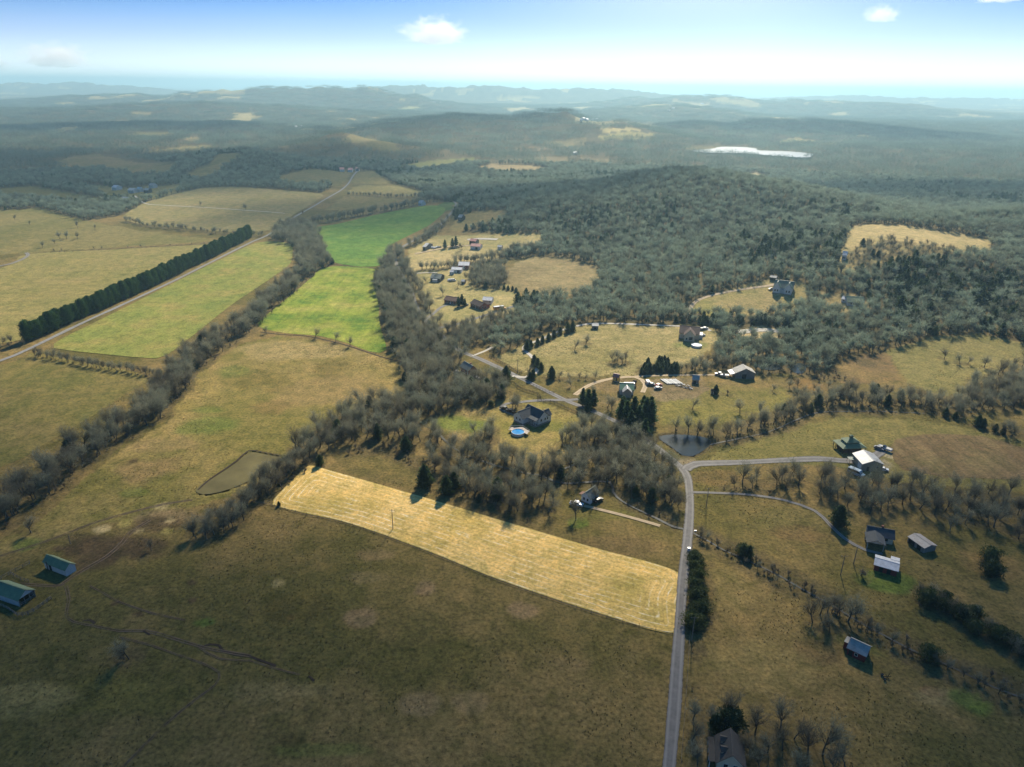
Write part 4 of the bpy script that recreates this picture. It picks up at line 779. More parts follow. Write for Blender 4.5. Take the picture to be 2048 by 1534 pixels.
for i, ((nm_, p, w, kd), (l, _w)) in enumerate(zip(ROADS, WROAD)):
    d0 = float(np.hypot(*l.mean(0)))
    strip('farm_track_path' if kd in ('earth', 'gully') else nm_, l, w, (0.10 if kd not in ('earth', 'gully') else 0.05) + 0.012 * (i % 9) + (0.15 if d0 > 600 else 0), RM[kd], 0.12 if kd not in ('earth', 'gully') else 0.3, i)

# ------------------------------------------------------------------ water
def water_material(name, col, rough=0.08, scale=0.8, strength=0.15, spec=0.5):
    m, nt, b = mat(name); v = posvec(nt)
    c = ramp(nt, [(0.3, tuple(x * 0.75 for x in col)), (0.7, tuple(x * 1.25 for x in col))], noise(nt, 0.08, 3, 0.6, v))
    nt.links.new(c, b.inputs['Base Color']); b.inputs['Roughness'].default_value = rough; b.inputs['IOR'].default_value = 1.33; b.inputs['Specular IOR Level'].default_value = spec
    bump(nt, b, noise(nt, scale, 3, 0.5, v), strength, 0.05); return m
WM = {'pond_brown': water_material('muddy_water', (0.155, 0.128, 0.05), 0.4, 0.5, 0.05, 0.08), 'pond_creek': water_material('pond_water', (0.035, 0.04, 0.035), 0.05, 0.7, 0.12), 'lake': water_material('lake_water', (0.05, 0.07, 0.08), 0.30, 0.05, 0.3)}
for k, poly in WPOND.items():
    lv = float(hgt(poly[:, 0], poly[:, 1]).mean()) + (-0.12 if k != 'lake' else 1.5)
    sheet('lake_water' if k == 'lake' else 'pond_water', poly, 8 if k != 'lake' else 60, lambda x, y, q=lv: np.full(x.shape, q), WM.get(k, WM['pond_creek']))
M_creek = water_material('creek_water', (0.085, 0.082, 0.068), 0.5, 1.5, 0.3, 0.06)
for i, (l, w) in enumerate(WCREEK): strip('creek_water', l, w, -0.16, M_creek, 0.45, i + 40)
# ------------------------------------------------------------------ trees
def see_through(nt, b, col, k):
    """thin twigs and needles pass light on to their far side"""
    t = nt.nodes.new('ShaderNodeBsdfTranslucent'); nt.links.new(col, t.inputs['Color']); mx = nt.nodes.new('ShaderNodeMixShader'); mx.inputs[0].default_value = k
    nt.links.new(b.outputs[0], mx.inputs[1]); nt.links.new(t.outputs[0], mx.inputs[2]); nt.links.new(mx.outputs[0], nt.nodes['Material Output'].inputs['Surface'])
def bark_material(name, c0, c1, thin=0.0):
    m, nt, b = mat(name); oi = nt.nodes.new('ShaderNodeObjectInfo')
    f = noise(nt, 1.2, 3, 0.6, posvec(nt))
    c = ramp(nt, [(0.3, c0), (0.7, c1)], f)
    t_ = ramp(nt, [(0.0, (0.60, 0.56, 0.52)), (0.35, (0.92, 0.88, 0.78)), (0.6, (0.92, 1.0, 0.95)), (1.0, (1.30, 1.28, 1.18))], oi.outputs['Random'])
    nt.links.new(mixc(nt, 1.0, c, t_, 'MULTIPLY'), b.inputs['Base Color']); b.inputs['Roughness'].default_value = 0.9; b.inputs['Specular IOR Level'].default_value = 0.1
    if thin: see_through(nt, b, mixc(nt, 1.0, c, t_, 'MULTIPLY'), thin)
    return m
def leaf_material(name, c0, c1):
    m, nt, b = mat(name); oi = nt.nodes.new('ShaderNodeObjectInfo')
    c = ramp(nt, [(0.25, c0), (0.75, c1)], noise(nt, 0.9, 3, 0.6, posvec(nt)))
    t_ = ramp(nt, [(0.0, (0.7, 0.75, 0.72)), (0.5, (1, 1, 1)), (1.0, (1.35, 1.25, 1.0))], oi.outputs['Random'])
    nt.links.new(mixc(nt, 1.0, c, t_, 'MULTIPLY'), b.inputs['Base Color']); b.inputs['Roughness'].default_value = 0.75; b.inputs['Specular IOR Level'].default_value = 0.2
    see_through(nt, b, mixc(nt, 1.0, c, t_, 'MULTIPLY'), 0.35)
    return m
M_bark = bark_material('grey_bark', (0.085, 0.075, 0.058), (0.15, 0.135, 0.105))
M_twig = bark_material('winter_twigs', (0.205, 0.205, 0.145), (0.335, 0.328, 0.24), 0.42)
M_fartwig = bark_material('hazed_far_twigs', (0.11, 0.145, 0.11), (0.20, 0.24, 0.18), 0.4)  # far copy, darker and greener: ridge haze tone put into the colour
M_woodtwig = bark_material('grey_green_twigs', (0.205, 0.25, 0.185), (0.335, 0.385, 0.295), 0.45)  # greener, slightly paler twig colour than the near trees
M_cedar = leaf_material('cedar_foliage', (0.035, 0.062, 0.022), (0.08, 0.12, 0.04))
M_pine = leaf_material('pine_foliage', (0.024, 0.062, 0.014), (0.065, 0.125, 0.03))
M_rowpine = leaf_material('row_pine_foliage', (0.022, 0.062, 0.016), (0.062, 0.125, 0.034))
M_magn = leaf_material('broadleaf_evergreen', (0.022, 0.045, 0.014), (0.06, 0.085, 0.025))
M_bush = leaf_material('olive_evergreen', (0.03, 0.05, 0.014), (0.095, 0.115, 0.032))
M_brush = bark_material('brown_brush', (0.19, 0.155, 0.105), (0.30, 0.25, 0.17), 0.35)

def tubes(segs, sides):
    """segs: list of (p0, p1, r0, r1)"""
    P0 = np.array([s[0] for s in segs]); P1 = np.array([s[1] for s in segs]); R0 = np.array([s[2] for s in segs]); R1 = np.array([s[3] for s in segs])
    d = P1 - P0; d /= np.linalg.norm(d, axis=1)[:, None] + 1e-9
    ref = np.where(np.abs(d[:, 2:3]) < 0.9, np.array([[0, 0, 1.0]]), np.array([[1.0, 0, 0]]))
    a = np.cross(d, ref); a /= np.linalg.norm(a, axis=1)[:, None] + 1e-9; b = np.cross(d, a)
    th = np.arange(sides) * 2 * math.pi / sides
    ring = np.cos(th)[None, :, None] * a[:, None] + np.sin(th)[None, :, None] * b[:, None]
    v = np.concatenate([P0[:, None] + ring * R0[:, None, None], P1[:, None] + ring * R1[:, None, None]], 1).reshape(-1, 3)
    n = len(segs); base = np.arange(n)[:, None] * 2 * sides; i = np.arange(sides); j = (i + 1) % sides
    q = np.stack([base + i, base + j, base + sides + j, base + sides + i], -1).reshape(-1, 4)
    return v, q
def limb_tree(seed, H=10.0, twigs=2600, tw=0.032, forks=5, spread=0.75, levels=3, low=0.30, lean=0.08):
    r = np.random.default_rng(seed); segs = {0: [], 1: [], 2: [], 3: []}; tips = []
    def norm(v): return v / (np.linalg.norm(v) + 1e-9)
    def grow(p, d, ln, rad, lev):
        n = 3 if lev < 2 else 2; q = p
        for k in range(n):
            d = norm(d + r.normal(0, 0.10 + 0.04 * lev, 3) + np.array([0, 0, 0.10 if lev else 0.0]))
            e = q + d * ln / n; ra = rad * (1 - 0.62 * k / n); rb = rad * (1 - 0.62 * (k + 1) / n)
            segs[lev].append((q, e, ra, rb)); tips.append((q, e, lev))
            if lev < levels and (k >= 1 or lev > 0):
                for _ in range(forks - lev if lev == 0 else (3 if lev == 1 else 2)):
                    az = r.uniform(0, 2 * math.pi); sp = spread * r.uniform(0.6, 1.25)
                    side = norm(np.cross(d, np.array([math.cos(az), math.sin(az), 0.3])))
                    nd = norm(d + side * sp)
                    grow(q + (e - q) * r.uniform(0.35, 1.0), nd, ln * r.uniform(0.55, 0.8) * (1.15 if lev == 0 else 0.9), rb * 0.62, lev + 1)
            q = e
    d0 = norm(np.array([r.normal(0, lean), r.normal(0, lean), 1.0]))
    grow(np.zeros(3), d0, H * (low + 0.22), H * 0.024 + 0.06, 0)
    P = np.array([t_[0] for t_ in tips]); Q = np.array([t_[1] for t_ in tips]); Lv = np.array([t_[2] for t_ in tips])
    w = np.where(Lv >= levels, 3.0, np.where(Lv == levels - 1, 1.2, 0.05 * (Lv > 0))) * np.linalg.norm(Q - P, axis=1); w /= w.sum()
    k = r.choice(len(P), twigs, p=w); u = r.random(twigs)[:, None]
    b0 = P[k] + (Q[k] - P[k]) * u; dd = Q[k] - P[k]; dd /= np.linalg.norm(dd, axis=1)[:, None]
    dd = dd + r.normal(0, 0.65, (twigs, 3)) + np.array([0, 0, 0.25]); dd /= np.linalg.norm(dd, axis=1)[:, None]
    ln = (H * 0.03 + r.random(twigs) * H * 0.075)[:, None]
    sd_ = np.cross(dd, r.normal(0, 1, (twigs, 3))); sd_ /= np.linalg.norm(sd_, axis=1)[:, None] + 1e-9
    tv = np.stack([b0 - sd_ * tw, b0 + sd_ * tw, b0 + dd * ln], 1).reshape(-1, 3)
    tf = np.arange(twigs * 3).reshape(-1, 3)
    zmax = tv[:, 2].max(); sc = H / zmax
    parts = []
    for lv, sides in ((0, 6), (1, 5), (2, 3), (3, 3)):
        if segs[lv]: parts.append(tubes(segs[lv], sides))
    vv = []; ff = []; o = 0
    for v, q in parts: vv.append(v); ff.append(q + o); o += len(v)
    return np.vstack(vv) * sc, np.vstack(ff), tv * sc, tf
def ever_tree(seed, H=7.0, R=2.0, n=1500, size=0.34, prof='cone', base=0.04, core=0.72, jag=0.22):
    r = np.random.default_rng(seed)
    def rad(z):                     # z 0..1
        if prof == 'cone': return np.clip(1.05 * (1 - z) ** 0.6 * np.minimum(1, 0.45 + z * 5), 0.02, 1)
        if prof == 'row': return np.clip(np.minimum(1.0, 0.72 + z * 1.2) * np.sqrt(np.clip(1 - (np.maximum(z - 0.42, 0) / 0.58) ** 2.4, 0, 1)), 0.05, 1)
        if prof == 'ball': return np.clip(np.sqrt(np.clip(1 - (2 * z - 0.95) ** 2, 0, 1)) * 1.0, 0.05, 1)
        return np.clip((1 - z) ** 0.6 * np.minimum(1, 0.5 + z * 3) * (0.75 + 0.25 * np.sin(z * 30 + seed)), 0.03, 1)   # whorled pine
    z = r.beta(1.0, 1.25, n); az = r.uniform(0, 2 * math.pi, n)
    lump = 1 + jag * np.sin(az * 3 + seed + z * 9) * 0.6 + jag * r.normal(0, 0.55, n)
    rr_ = rad(z) * R * lump * (0.72 + 0.33 * np.sqrt(r.random(n)))
    c = np.stack([np.cos(az) * rr_, np.sin(az) * rr_, (base + (1 - base) * z) * H], 1)
    out = np.stack([np.cos(az), np.sin(az), 0.35 + 0 * az], 1); up = np.array([0, 0, 1.0])
    t_ = np.cross(out, up); t_ += r.normal(0, 0.5, (n, 3)); t_ /= np.linalg.norm(t_, axis=1)[:, None]
    d_ = out * 0.9 + up * (0.5 if prof != 'pine' else 0.1) + r.normal(0, 0.45, (n, 3)); d_ /= np.linalg.norm(d_, axis=1)[:, None]
    s = size * r.uniform(0.6, 1.4, n)[:, None]
    tv = np.stack([c - t_ * s * 0.75 - d_ * s * 0.5, c + t_ * s * 0.75 - d_ * s * 0.5, c + d_ * s * 1.1], 1).reshape(-1, 3)
    tf = np.arange(n * 3).reshape(-1, 3)
    zs = np.linspace(0.02, 0.96, 9); ring = 10; a = np.arange(ring) * 2 * math.pi / ring
    cv = np.vstack([np.column_stack([np.cos(a) * rad(np.array([q]))[0] * R * core * (1 + jag * 0.5 * np.sin(3 * a + seed + q * 9)), np.sin(a) * rad(np.array([q]))[0] * R * core * (1 + jag * 0.5 * np.sin(3 * a + seed + q * 9)), np.full(ring, (base + (1 - base) * q) * H)]) for q in zs])
    ix = np.arange(len(zs) * ring).reshape(len(zs), ring); nx_ = np.roll(ix, -1, 1)
    cq = np.stack([ix[:-1], nx_[:-1], nx_[1:], ix[1:]], -1).reshape(-1, 4)
    ct = np.vstack([cq[:, [0, 1, 2]], cq[:, [0, 2, 3]]])
    V_ = np.vstack([tv, cv]); F_ = np.vstack([tf, ct + len(tv)])
    tk, tq = tubes([((0, 0, -0.2), (0, 0, H * 0.5), H * 0.018 + 0.04, H * 0.012), ((0, 0, H * 0.5), (0, 0, H * 0.93), H * 0.012, 0.02)], 6)
    return tk, tq, V_, F_
def joined(name, tk, tq, cv, cf_, mt, mc):
    tri = np.vstack([tq[:, [0, 1, 2]], tq[:, [0, 2, 3]]])
    return mesh_np(name, np.vstack([tk, cv]), np.vstack([tri, cf_ + len(tk)]), [mt, mc], np.concatenate([np.zeros(len(tri)), np.ones(len(cf_))]))
PROTO = {}                          # kind -> list of (trunk mesh, crown mesh, joined mesh, H)
def proto(kind, H, data, mt, mc):
    tk, tq, cv, cf_ = data
    PROTO.setdefault(kind, []).append((mesh_np('trunk', tk, tq, [mt]), mesh_np('crown', cv, cf_, [mc]), joined(kind, tk, tq, cv, cf_, mt, mc), H))
for s_ in range(6): proto('bare_tree', 10.0, limb_tree(s_ + 1, 10.0, 2700, 0.023, 5 + s_ % 2, 0.66 + 0.08 * (s_ % 4), 3, 0.24 + 0.06 * (s_ % 3)), M_bark, M_twig)
for s_ in range(3): proto('bare_shrub', 2.5, limb_tree(s_ + 31, 2.5, 900, 0.016, 6, 1.1, 2, 0.08, 0.3), M_brush, M_brush)
for s_ in range(3): proto('cedar_tree', 7.0, ever_tree(s_ + 1, 7.0, 1.9 + 0.3 * s_, 1500, 0.34, 'cone', 0.04, 0.66, 0.42), M_bark, M_cedar)
for s_ in range(3): proto('pine_tree', 11.0, ever_tree(s_ + 11, 11.0, 2.8, 1900, 0.42, 'pine', 0.10, 0.55, 0.4), M_bark, M_pine)
for s_ in range(3): proto('row_pine_tree', 13.0, ever_tree(s_ + 21, 13.0, 3.1, 2000, 0.45, 'row', 0.05, 0.74, 0.28), M_bark, M_rowpine)
for s_ in range(4): proto('evergreen_bush', 5.0, ever_tree(s_ + 81, 5.0, 2.5 + 0.2 * s_, 1600, 0.30, 'ball', 0.0, 0.66, 0.5), M_bark, M_bush)
proto('magnolia_tree', 7.0, ever_tree(41, 7.0, 3.3, 2200, 0.34, 'ball', 0.12, 0.7, 0.35), M_bark, M_magn)
# coarser trees for the woods and clumps of trees for the far hills
def coarse(seed, H, twigs, tw): return limb_tree(seed, H, twigs, tw, 6, 0.95 + 0.08 * (seed % 3), 2, 0.20)
wood_meshes = []
for s_ in range(5): wood_meshes.append(joined('wood_tree', *coarse(s_ + 51, 10.5, 950, 0.06), M_bark, M_woodtwig))
for s_ in range(2): wood_meshes.append(joined('wood_tree', *ever_tree(s_ + 61, 8.0, 2.5, 520, 0.55, 'cone', 0.03, 0.6, 0.45), M_bark, M_cedar))
def clump(seed, n=40, size=50):
    r = np.random.default_rng(seed); vs = []; fs = []; mi = []; o = 0
    gx, gy = np.meshgrid(np.arange(7), np.arange(6)); P = np.column_stack([gx.ravel(), gy.ravel()]) / np.array([7, 6]) - 0.5 + 0.07
    for (a, b) in P[r.permutation(len(P))[:n]]:
        x, y = (a + r.uniform(-.06, .06)) * size, (b + r.uniform(-.06, .06)) * size; ev = r.random() < 0.12; H = r.uniform(8, 13) * (0.75 if ev else 1); R = H * (0.25 if ev else 0.40); m_ = 46
        zz = r.random(m_); ra = R * (np.sqrt(r.random(m_)) * (1 - zz if ev else np.sqrt(1 - (zz * 1.6 - 0.6) ** 2)))
        az = r.uniform(0, 6.283, m_); c = np.stack([x + np.cos(az) * ra, y + np.sin(az) * ra, H * (0.25 + 0.75 * zz)], 1)
        s = r.uniform(0.35, 0.95, (m_, 1)); d1 = r.normal(0, 1, (m_, 3)); d2 = r.normal(0, 1, (m_, 3)); d1 /= np.linalg.norm(d1, axis=1)[:, None]; d2 /= np.linalg.norm(d2, axis=1)[:, None]
        v = np.stack([c - d1 * s, c + d1 * s * 0.6 + d2 * s * 0.3, c + d2 * s * 1.2], 1).reshape(-1, 3)
        vs.append(v); fs.append(np.arange(m_ * 3).reshape(-1, 3) + o); mi.append(np.full(m_, int(ev))); o += m_ * 3
    return mesh_np('tree_clump', np.vstack(vs), np.vstack(fs), [M_fartwig, M_cedar], np.concatenate(mi))
clump_meshes = [clump(s_ + 71) for s_ in range(5)]

def scatter(name, meshes, x, y, scale, idx, seed, zoff=-0.1):
    """one mass of trees: points carrying instances of the given meshes"""
    c = bpy.data.collections.new(name + '_sources')
    for i, m in enumerate(meshes): c.objects.link(bpy.data.objects.new('%s_source_%02d' % (name, i), m))
    r = np.random.default_rng(seed)
    m = bpy.data.meshes.new(name); m.vertices.add(len(x))
    m.vertices.foreach_set('co', np.column_stack([x, y, hgt(x, y) + zoff]).astype(np.float32).ravel())
    a = m.attributes.new('turn', 'FLOAT', 'POINT'); a.data.foreach_set('value', r.uniform(0, 6.283, len(x)).astype(np.float32))
    a = m.attributes.new('grow', 'FLOAT', 'POINT'); a.data.foreach_set('value', np.asarray(scale, np.float32))
    a = m.attributes.new('pick', 'INT', 'POINT'); a.data.foreach_set('value', np.asarray(idx, np.int32))
    o = link(bpy.data.objects.new(name, m)); tag(o, kind='stuff')
    ng = bpy.data.node_groups.new(name, 'GeometryNodeTree')
    ng.interface.new_socket('Geometry', in_out='INPUT', socket_type='NodeSocketGeometry'); ng.interface.new_socket('Geometry', in_out='OUTPUT', socket_type='NodeSocketGeometry')
    gi = ng.nodes.new('NodeGroupInput'); go = ng.nodes.new('NodeGroupOutput'); ip = ng.nodes.new('GeometryNodeInstanceOnPoints'); ci = ng.nodes.new('GeometryNodeCollectionInfo')
    ci.inputs['Collection'].default_value = c; ci.inputs['Separate Children'].default_value = True; ci.inputs['Reset Children'].default_value = True
    def attr(nm, ty): n_ = ng.nodes.new('GeometryNodeInputNamedAttribute'); n_.data_type = ty; n_.inputs[0].default_value = nm; return n_.outputs[0]
    cx = ng.nodes.new('ShaderNodeCombineXYZ'); lk = ng.links.new
    lk(attr('turn', 'FLOAT'), cx.inputs[2]); lk(gi.outputs[0], ip.inputs['Points']); lk(ci.outputs[0], ip.inputs['Instance']); ip.inputs['Pick Instance'].default_value = True
    lk(attr('pick', 'INT'), ip.inputs['Instance Index']); lk(cx.outputs[0], ip.inputs['Rotation']); lk(attr('grow', 'FLOAT'), ip.inputs['Scale']); lk(ip.outputs[0], go.inputs[0])
    o.modifiers.new('trees', 'NODES').node_group = ng
    return o
# individual trees: those of each kind that show largest, the rest of a kind as one mass
LIMIT = {'bare_tree': 300, 'bare_shrub': 150, 'cedar_tree': 220, 'pine_tree': 100, 'row_pine_tree': 150, 'magnolia_tree': 5, 'evergreen_bush': 120}
P_ = np.array([(t_['x'], t_['y'], t_['h'] * 0.5) for t_ in TREES]); P_[:, 2] += hgt(P_[:, 0], P_[:, 1])
tpx, tpy, tz = project(P_)
for t_, a, b, c in zip(TREES, tpx, tpy, tz): t_['seen'] = -20 < a < 2068 and b < 1560 and c > 0; t_['size'] = t_['h'] / max(c, 1)
rest = {}
ZT = hgt(np.array([t_['x'] for t_ in TREES]), np.array([t_['y'] for t_ in TREES]))
for i, t_ in enumerate(TREES): t_['z'] = ZT[i]
for kind, lim in LIMIT.items():
    L_ = sorted([t_ for t_ in TREES if t_['kind'] == kind and t_['seen']], key=lambda q: (q['group'] is not None, -q['size']))
    rest[kind] = L_[lim:] + [t_ for t_ in TREES if t_['kind'] == kind and not t_['seen'] and t_['y'] > 60]
    for t_ in L_[:lim]:
        tm, cm, jm, H = PROTO[kind][rnd.randrange(len(PROTO[kind]))]; k = t_['h'] / H
        e = link(bpy.data.objects.new(kind, None)); e.empty_display_size = 0.5
        e.location = (t_['x'], t_['y'], t_['z'] - 0.08); e.rotation_euler = (0, 0, rnd.uniform(0, 6.28)); e.scale = (k * rnd.uniform(0.9, 1.12), k * rnd.uniform(0.9, 1.12), k)
        tag(e, t_['label'], 'shrub' if kind in ('bare_shrub', 'evergreen_bush') else 'tree', t_['group'])
        link(bpy.data.objects.new('trunk', tm), e); link(bpy.data.objects.new('crown', cm), e)
    print(kind, len(L_), 'kept', min(lim, len(L_)))
for kind, nm in (('bare_tree', 'bare_woods'), ('bare_shrub', 'undergrowth'), ('cedar_tree', 'cedar_woods')):
    R_ = rest[kind]
    if R_:
        ms = [p[2] for p in PROTO[kind]]; H = PROTO[kind][0][3]
        scatter(nm, ms, np.array([t_['x'] for t_ in R_]), np.array([t_['y'] for t_ in R_]), [t_['h'] / H for t_ in R_], nrg.integers(0, len(ms), len(R_)), 5)
mx_, my_ = MID; n_ = len(mx_)
ev = fbm(mx_ / 70, my_ / 70, 91, 3) + nrg.normal(0, 0.09, n_) > 0.70
pick = np.where(ev, nrg.integers(5, 7, n_), nrg.integers(0, 5, n_))
md = np.hypot(mx_, my_)
scatter('hill_woods', wood_meshes, mx_, my_, nrg.uniform(0.5, 1.0, n_) + 0.28 * (nrg.random(n_) > 0.8), pick, 6)
scatter('far_woods', clump_meshes, *FAR, nrg.uniform(0.9, 1.15, len(FAR[0])), nrg.integers(0, 5, len(FAR[0])), 7)
print('woods', n_, len(FAR[0]))

# tussocks of rank grass on the near pastures
def tuft(seed):
    r = np.random.default_rng(seed); n = 16; a = r.uniform(0, 6.283, n); ra = r.uniform(0, 0.16, n); b0 = np.stack([np.cos(a) * ra, np.sin(a) * ra, 0 * a], 1); d = np.stack([np.cos(a) * 0.5, np.sin(a) * 0.5, 1 + 0 * a], 1) * r.uniform(0.12, 0.26, (n, 1)); sd_ = np.stack([-np.sin(a), np.cos(a), 0 * a], 1) * 0.05
    return mesh_np('tuft', np.stack([b0 - sd_, b0 + sd_, b0 + d], 1).reshape(-1, 3), np.arange(n * 3).reshape(-1, 3), [M_tuft])
M_tuft = leaf_material('rank_grass', (0.115, 0.095, 0.035), (0.20, 0.155, 0.065))
gx_ = nrg.uniform(-260, 300, 60000); gy_ = nrg.uniform(95, 420, 60000)
k_ = fbm(gx_ / 30, gy_ / 30, 101, 3) + 0.5 * fbm(gx_ / 5, gy_ / 5, 103, 2) > 0.80
gx_ = gx_[k_]; gy_ = gy_[k_]; k_ = clear_mask(gx_, gy_, 0.3); gx_ = gx_[k_]; gy_ = gy_[k_]
scatter('grass', [tuft(1), tuft(2), tuft(3)], gx_, gy_, nrg.uniform(0.6, 1.3, len(gx_)), nrg.integers(0, 3, len(gx_)), 8, -0.02)
print('tufts', len(gx_))
# ------------------------------------------------------------------ buildings
def ribbed(name, col, rough=0.45, rib=0.45, dirt=(0.2, 0.16, 0.11), amount=0.35, metallic=0.0):
    """sheet-metal or shingle roof: fine ribs down the slope, weather stains"""
    m, nt, b = mat(name); v = posvec(nt, True)
    c = ramp(nt, [(0.35, tuple(x * 0.82 for x in col)), (0.65, tuple(min(1, x * 1.12) for x in col))], noise(nt, 0.6, 4, 0.6, v))
    st = ramp(nt, [(0.52, (0, 0, 0)), (0.72, (amount,) * 3)], noise(nt, 0.9, 6, 0.75, v, 0.8)); c = mixc(nt, st, c, dirt)
    nt.links.new(c, b.inputs['Base Color']); b.inputs['Roughness'].default_value = rough; b.inputs['Metallic'].default_value = metallic
    w = N(nt, 'ShaderNodeTexWave', Scale=1.0 / rib * 0.5, Distortion=0.0); w.bands_direction = 'X'; nt.links.new(v, w.inputs['Vector']); bump(nt, b, w.outputs['Fac'], 0.25, 0.04)
    return m
R_green = ribbed('green_metal_roof', (0.155, 0.205, 0.10), 0.7); R_greendk = ribbed('dark_green_roof', (0.045, 0.10, 0.07), 0.5); R_dark = ribbed('charcoal_shingles', (0.050, 0.058, 0.062), 0.85, 0.3, (0.09, 0.085, 0.075), 0.5); R_old = ribbed('old_dark_shingles', (0.06, 0.052, 0.042), 0.9, 0.3, (0.025, 0.022, 0.02), 0.7)
R_white = ribbed('white_metal_roof', (0.52, 0.52, 0.52), 0.45); R_grey = ribbed('grey_metal_roof', (0.36, 0.335, 0.29), 0.75, 0.5, (0.16, 0.13, 0.10), 0.55); R_brown = ribbed('brown_shingles', (0.095, 0.055, 0.040), 0.9); R_rust = ribbed('rusted_roof', (0.30, 0.27, 0.24), 0.6, 0.5, (0.17, 0.075, 0.04), 0.95); R_brick = ribbed('red_brown_shingles', (0.17, 0.085, 0.055), 0.9); R_lichen = ribbed('mossy_grey_shingles', (0.16, 0.18, 0.15), 0.85, 0.4, (0.10, 0.11, 0.06), 0.5); R_beige = ribbed('pale_beige_roof', (0.40, 0.39, 0.36), 0.45); R_red = ribbed('red_metal_roof', (0.40, 0.12, 0.09), 0.5)
W_white = simple('white_siding', (0.62, 0.62, 0.60), 0.7, 0.08, 0.8); W_shade = simple('pale_steel_siding', (0.50, 0.51, 0.50), 0.6, 0.1, 0.8); W_red = simple('red_barn_boards', (0.17, 0.025, 0.02), 0.85, 0.3, 2.0); W_beige = simple('beige_siding', (0.36, 0.31, 0.23), 0.75, 0.1); W_brick = simple('red_brick', (0.24, 0.095, 0.06), 0.9, 0.25, 3.0); W_grey = simple('weathered_boards', (0.21, 0.195, 0.17), 0.9, 0.3, 2.5); W_dark = simple('dark_timber', (0.075, 0.06, 0.045), 0.9, 0.25, 2.0); W_cream = simple('cream_siding', (0.58, 0.50, 0.36), 0.75, 0.1); W_blue = simple('pale_blue_siding', (0.30, 0.42, 0.46), 0.7, 0.1); W_yellow = simple('yellow_paint', (0.62, 0.40, 0.06), 0.6, 0.15); W_stone = simple('stone_footing', (0.28, 0.24, 0.19), 0.9, 0.3, 2.5)
M_glass = simple('dark_window_glass', (0.02, 0.025, 0.03), 0.1, 0.1, 1.0, spec=0.5); M_door = simple('door_paint', (0.11, 0.08, 0.06), 0.7); M_inside = simple('dark_interior', (0.02, 0.018, 0.015), 0.95); M_trim = simple('white_trim', (0.6, 0.6, 0.58), 0.6, 0.05); M_wood = simple('fence_board', (0.075, 0.058, 0.042), 0.9, 0.3, 3.0); M_post = simple('grey_post', (0.20, 0.17, 0.135), 0.9, 0.3, 3.0); M_deck = simple('bleached_deck', (0.45, 0.37, 0.30), 0.85, 0.15); M_conc = simple('concrete', (0.38, 0.36, 0.33), 0.9, 0.12)
def obj_bm(name, bm, m, parent=None):
    bmesh.ops.recalc_face_normals(bm, faces=bm.faces)
    me = bpy.data.meshes.new(name); bm.to_mesh(me); bm.free()
    for q in (m if isinstance(m, (list, tuple)) else [m]): me.materials.append(q)
    return link(bpy.data.objects.new(name, me), parent)
class Frame:
    """local axes: u along the long side, v across, w up, origin at the footprint centre on the ground"""
    def __init__(s, A, B, C, given=None):
        if given: s.o, s.u, s.v, s.L, s.W = given; return
        a, b, c = (np.array(G(*p)) for p in (A, B, C)); ab = (b - a)[:2]; s.L = float(np.linalg.norm(ab)); u = ab / s.L
        bc = (c - b)[:2]; n = np.array([-u[1], u[0]]); wd = float(bc @ n); v = n if wd > 0 else -n; s.W = abs(wd)
        o = a[:2] + u * s.L / 2 + v * s.W / 2; s.u = u; s.v = v
        cs = np.array([o + u * i * s.L / 2 + v * j * s.W / 2 for i in (-1, 1) for j in (-1, 1)])
        s.o = np.array([o[0], o[1], float(hgt(cs[:, 0], cs[:, 1]).min()) + 0.12])
    def p(s, x, y, z): return Vector((s.u[0] * x + s.v[0] * y, s.u[1] * x + s.v[1] * y, z))
def poly(bm, f, pts):
    bm.faces.new([bm.verts.new(f.p(*q)) for q in pts])
def slab(bm, f, a, b, c, d, th):
    """a thick plate on four local corners"""
    lo = [bm.verts.new(f.p(*q)) for q in (a, b, c, d)]; hi = [bm.verts.new(f.p(q[0], q[1], q[2] + th)) for q in (a, b, c, d)]
    bm.faces.new(lo); bm.faces.new(hi)
    for i in range(4): j = (i + 1) % 4; bm.faces.new((lo[i], lo[j], hi[j], hi[i]))
def box(bm, f, x0, x1, y0, y1, z0, z1): slab(bm, f, (x0, y0, z0), (x1, y0, z0), (x1, y1, z0), (x0, y1, z0), z1 - z0)
def part_box(name, f, dims, m, parent): bm = bmesh.new(); box(bm, f, *dims); return obj_bm(name, bm, m, parent)
def side_pos(f, side, t, z, off):
    if side == 'AB': return (t * f.L / 2, -f.W / 2 - off)
    if side == 'CD': return (t * f.L / 2, f.W / 2 + off)
    if side == 'BC': return (f.L / 2 + off, t * f.W / 2)
    return (-f.L / 2 - off, t * f.W / 2)
def opening(f, root, nm, side, t, w, z0, h, m, frame=True):
    x, y = side_pos(f, side, t, z0, 0.0); k = 0.04; alongu = side in ('AB', 'CD'); sg = -1 if side in ('AB', 'DA') else 1
    def bx(e, d0, d1):
        if alongu: return (x - w / 2 - e, x + w / 2 + e, *sorted((y + sg * d0, y + sg * d1)), z0 - e, z0 + h + e)
        return (*sorted((x + sg * d0, x + sg * d1)), y - w / 2 - e, y + w / 2 + e, z0 - e, z0 + h + e)
    if nm == 'window' and frame:
        o = part_box('window', f, bx(0.10, -0.02, 0.04), M_trim, root); part_box('pane', f, bx(0, 0.02, 0.06), M_glass, o)
    else: o = part_box(nm, f, bx(0, -0.02, 0.05), m, root)
    return o
def root_at(name, f, label, cat, group=None):
    e = link(bpy.data.objects.new(name, None)); e.location = f.o; e.empty_display_size = 1; return tag(e, label, cat, group)
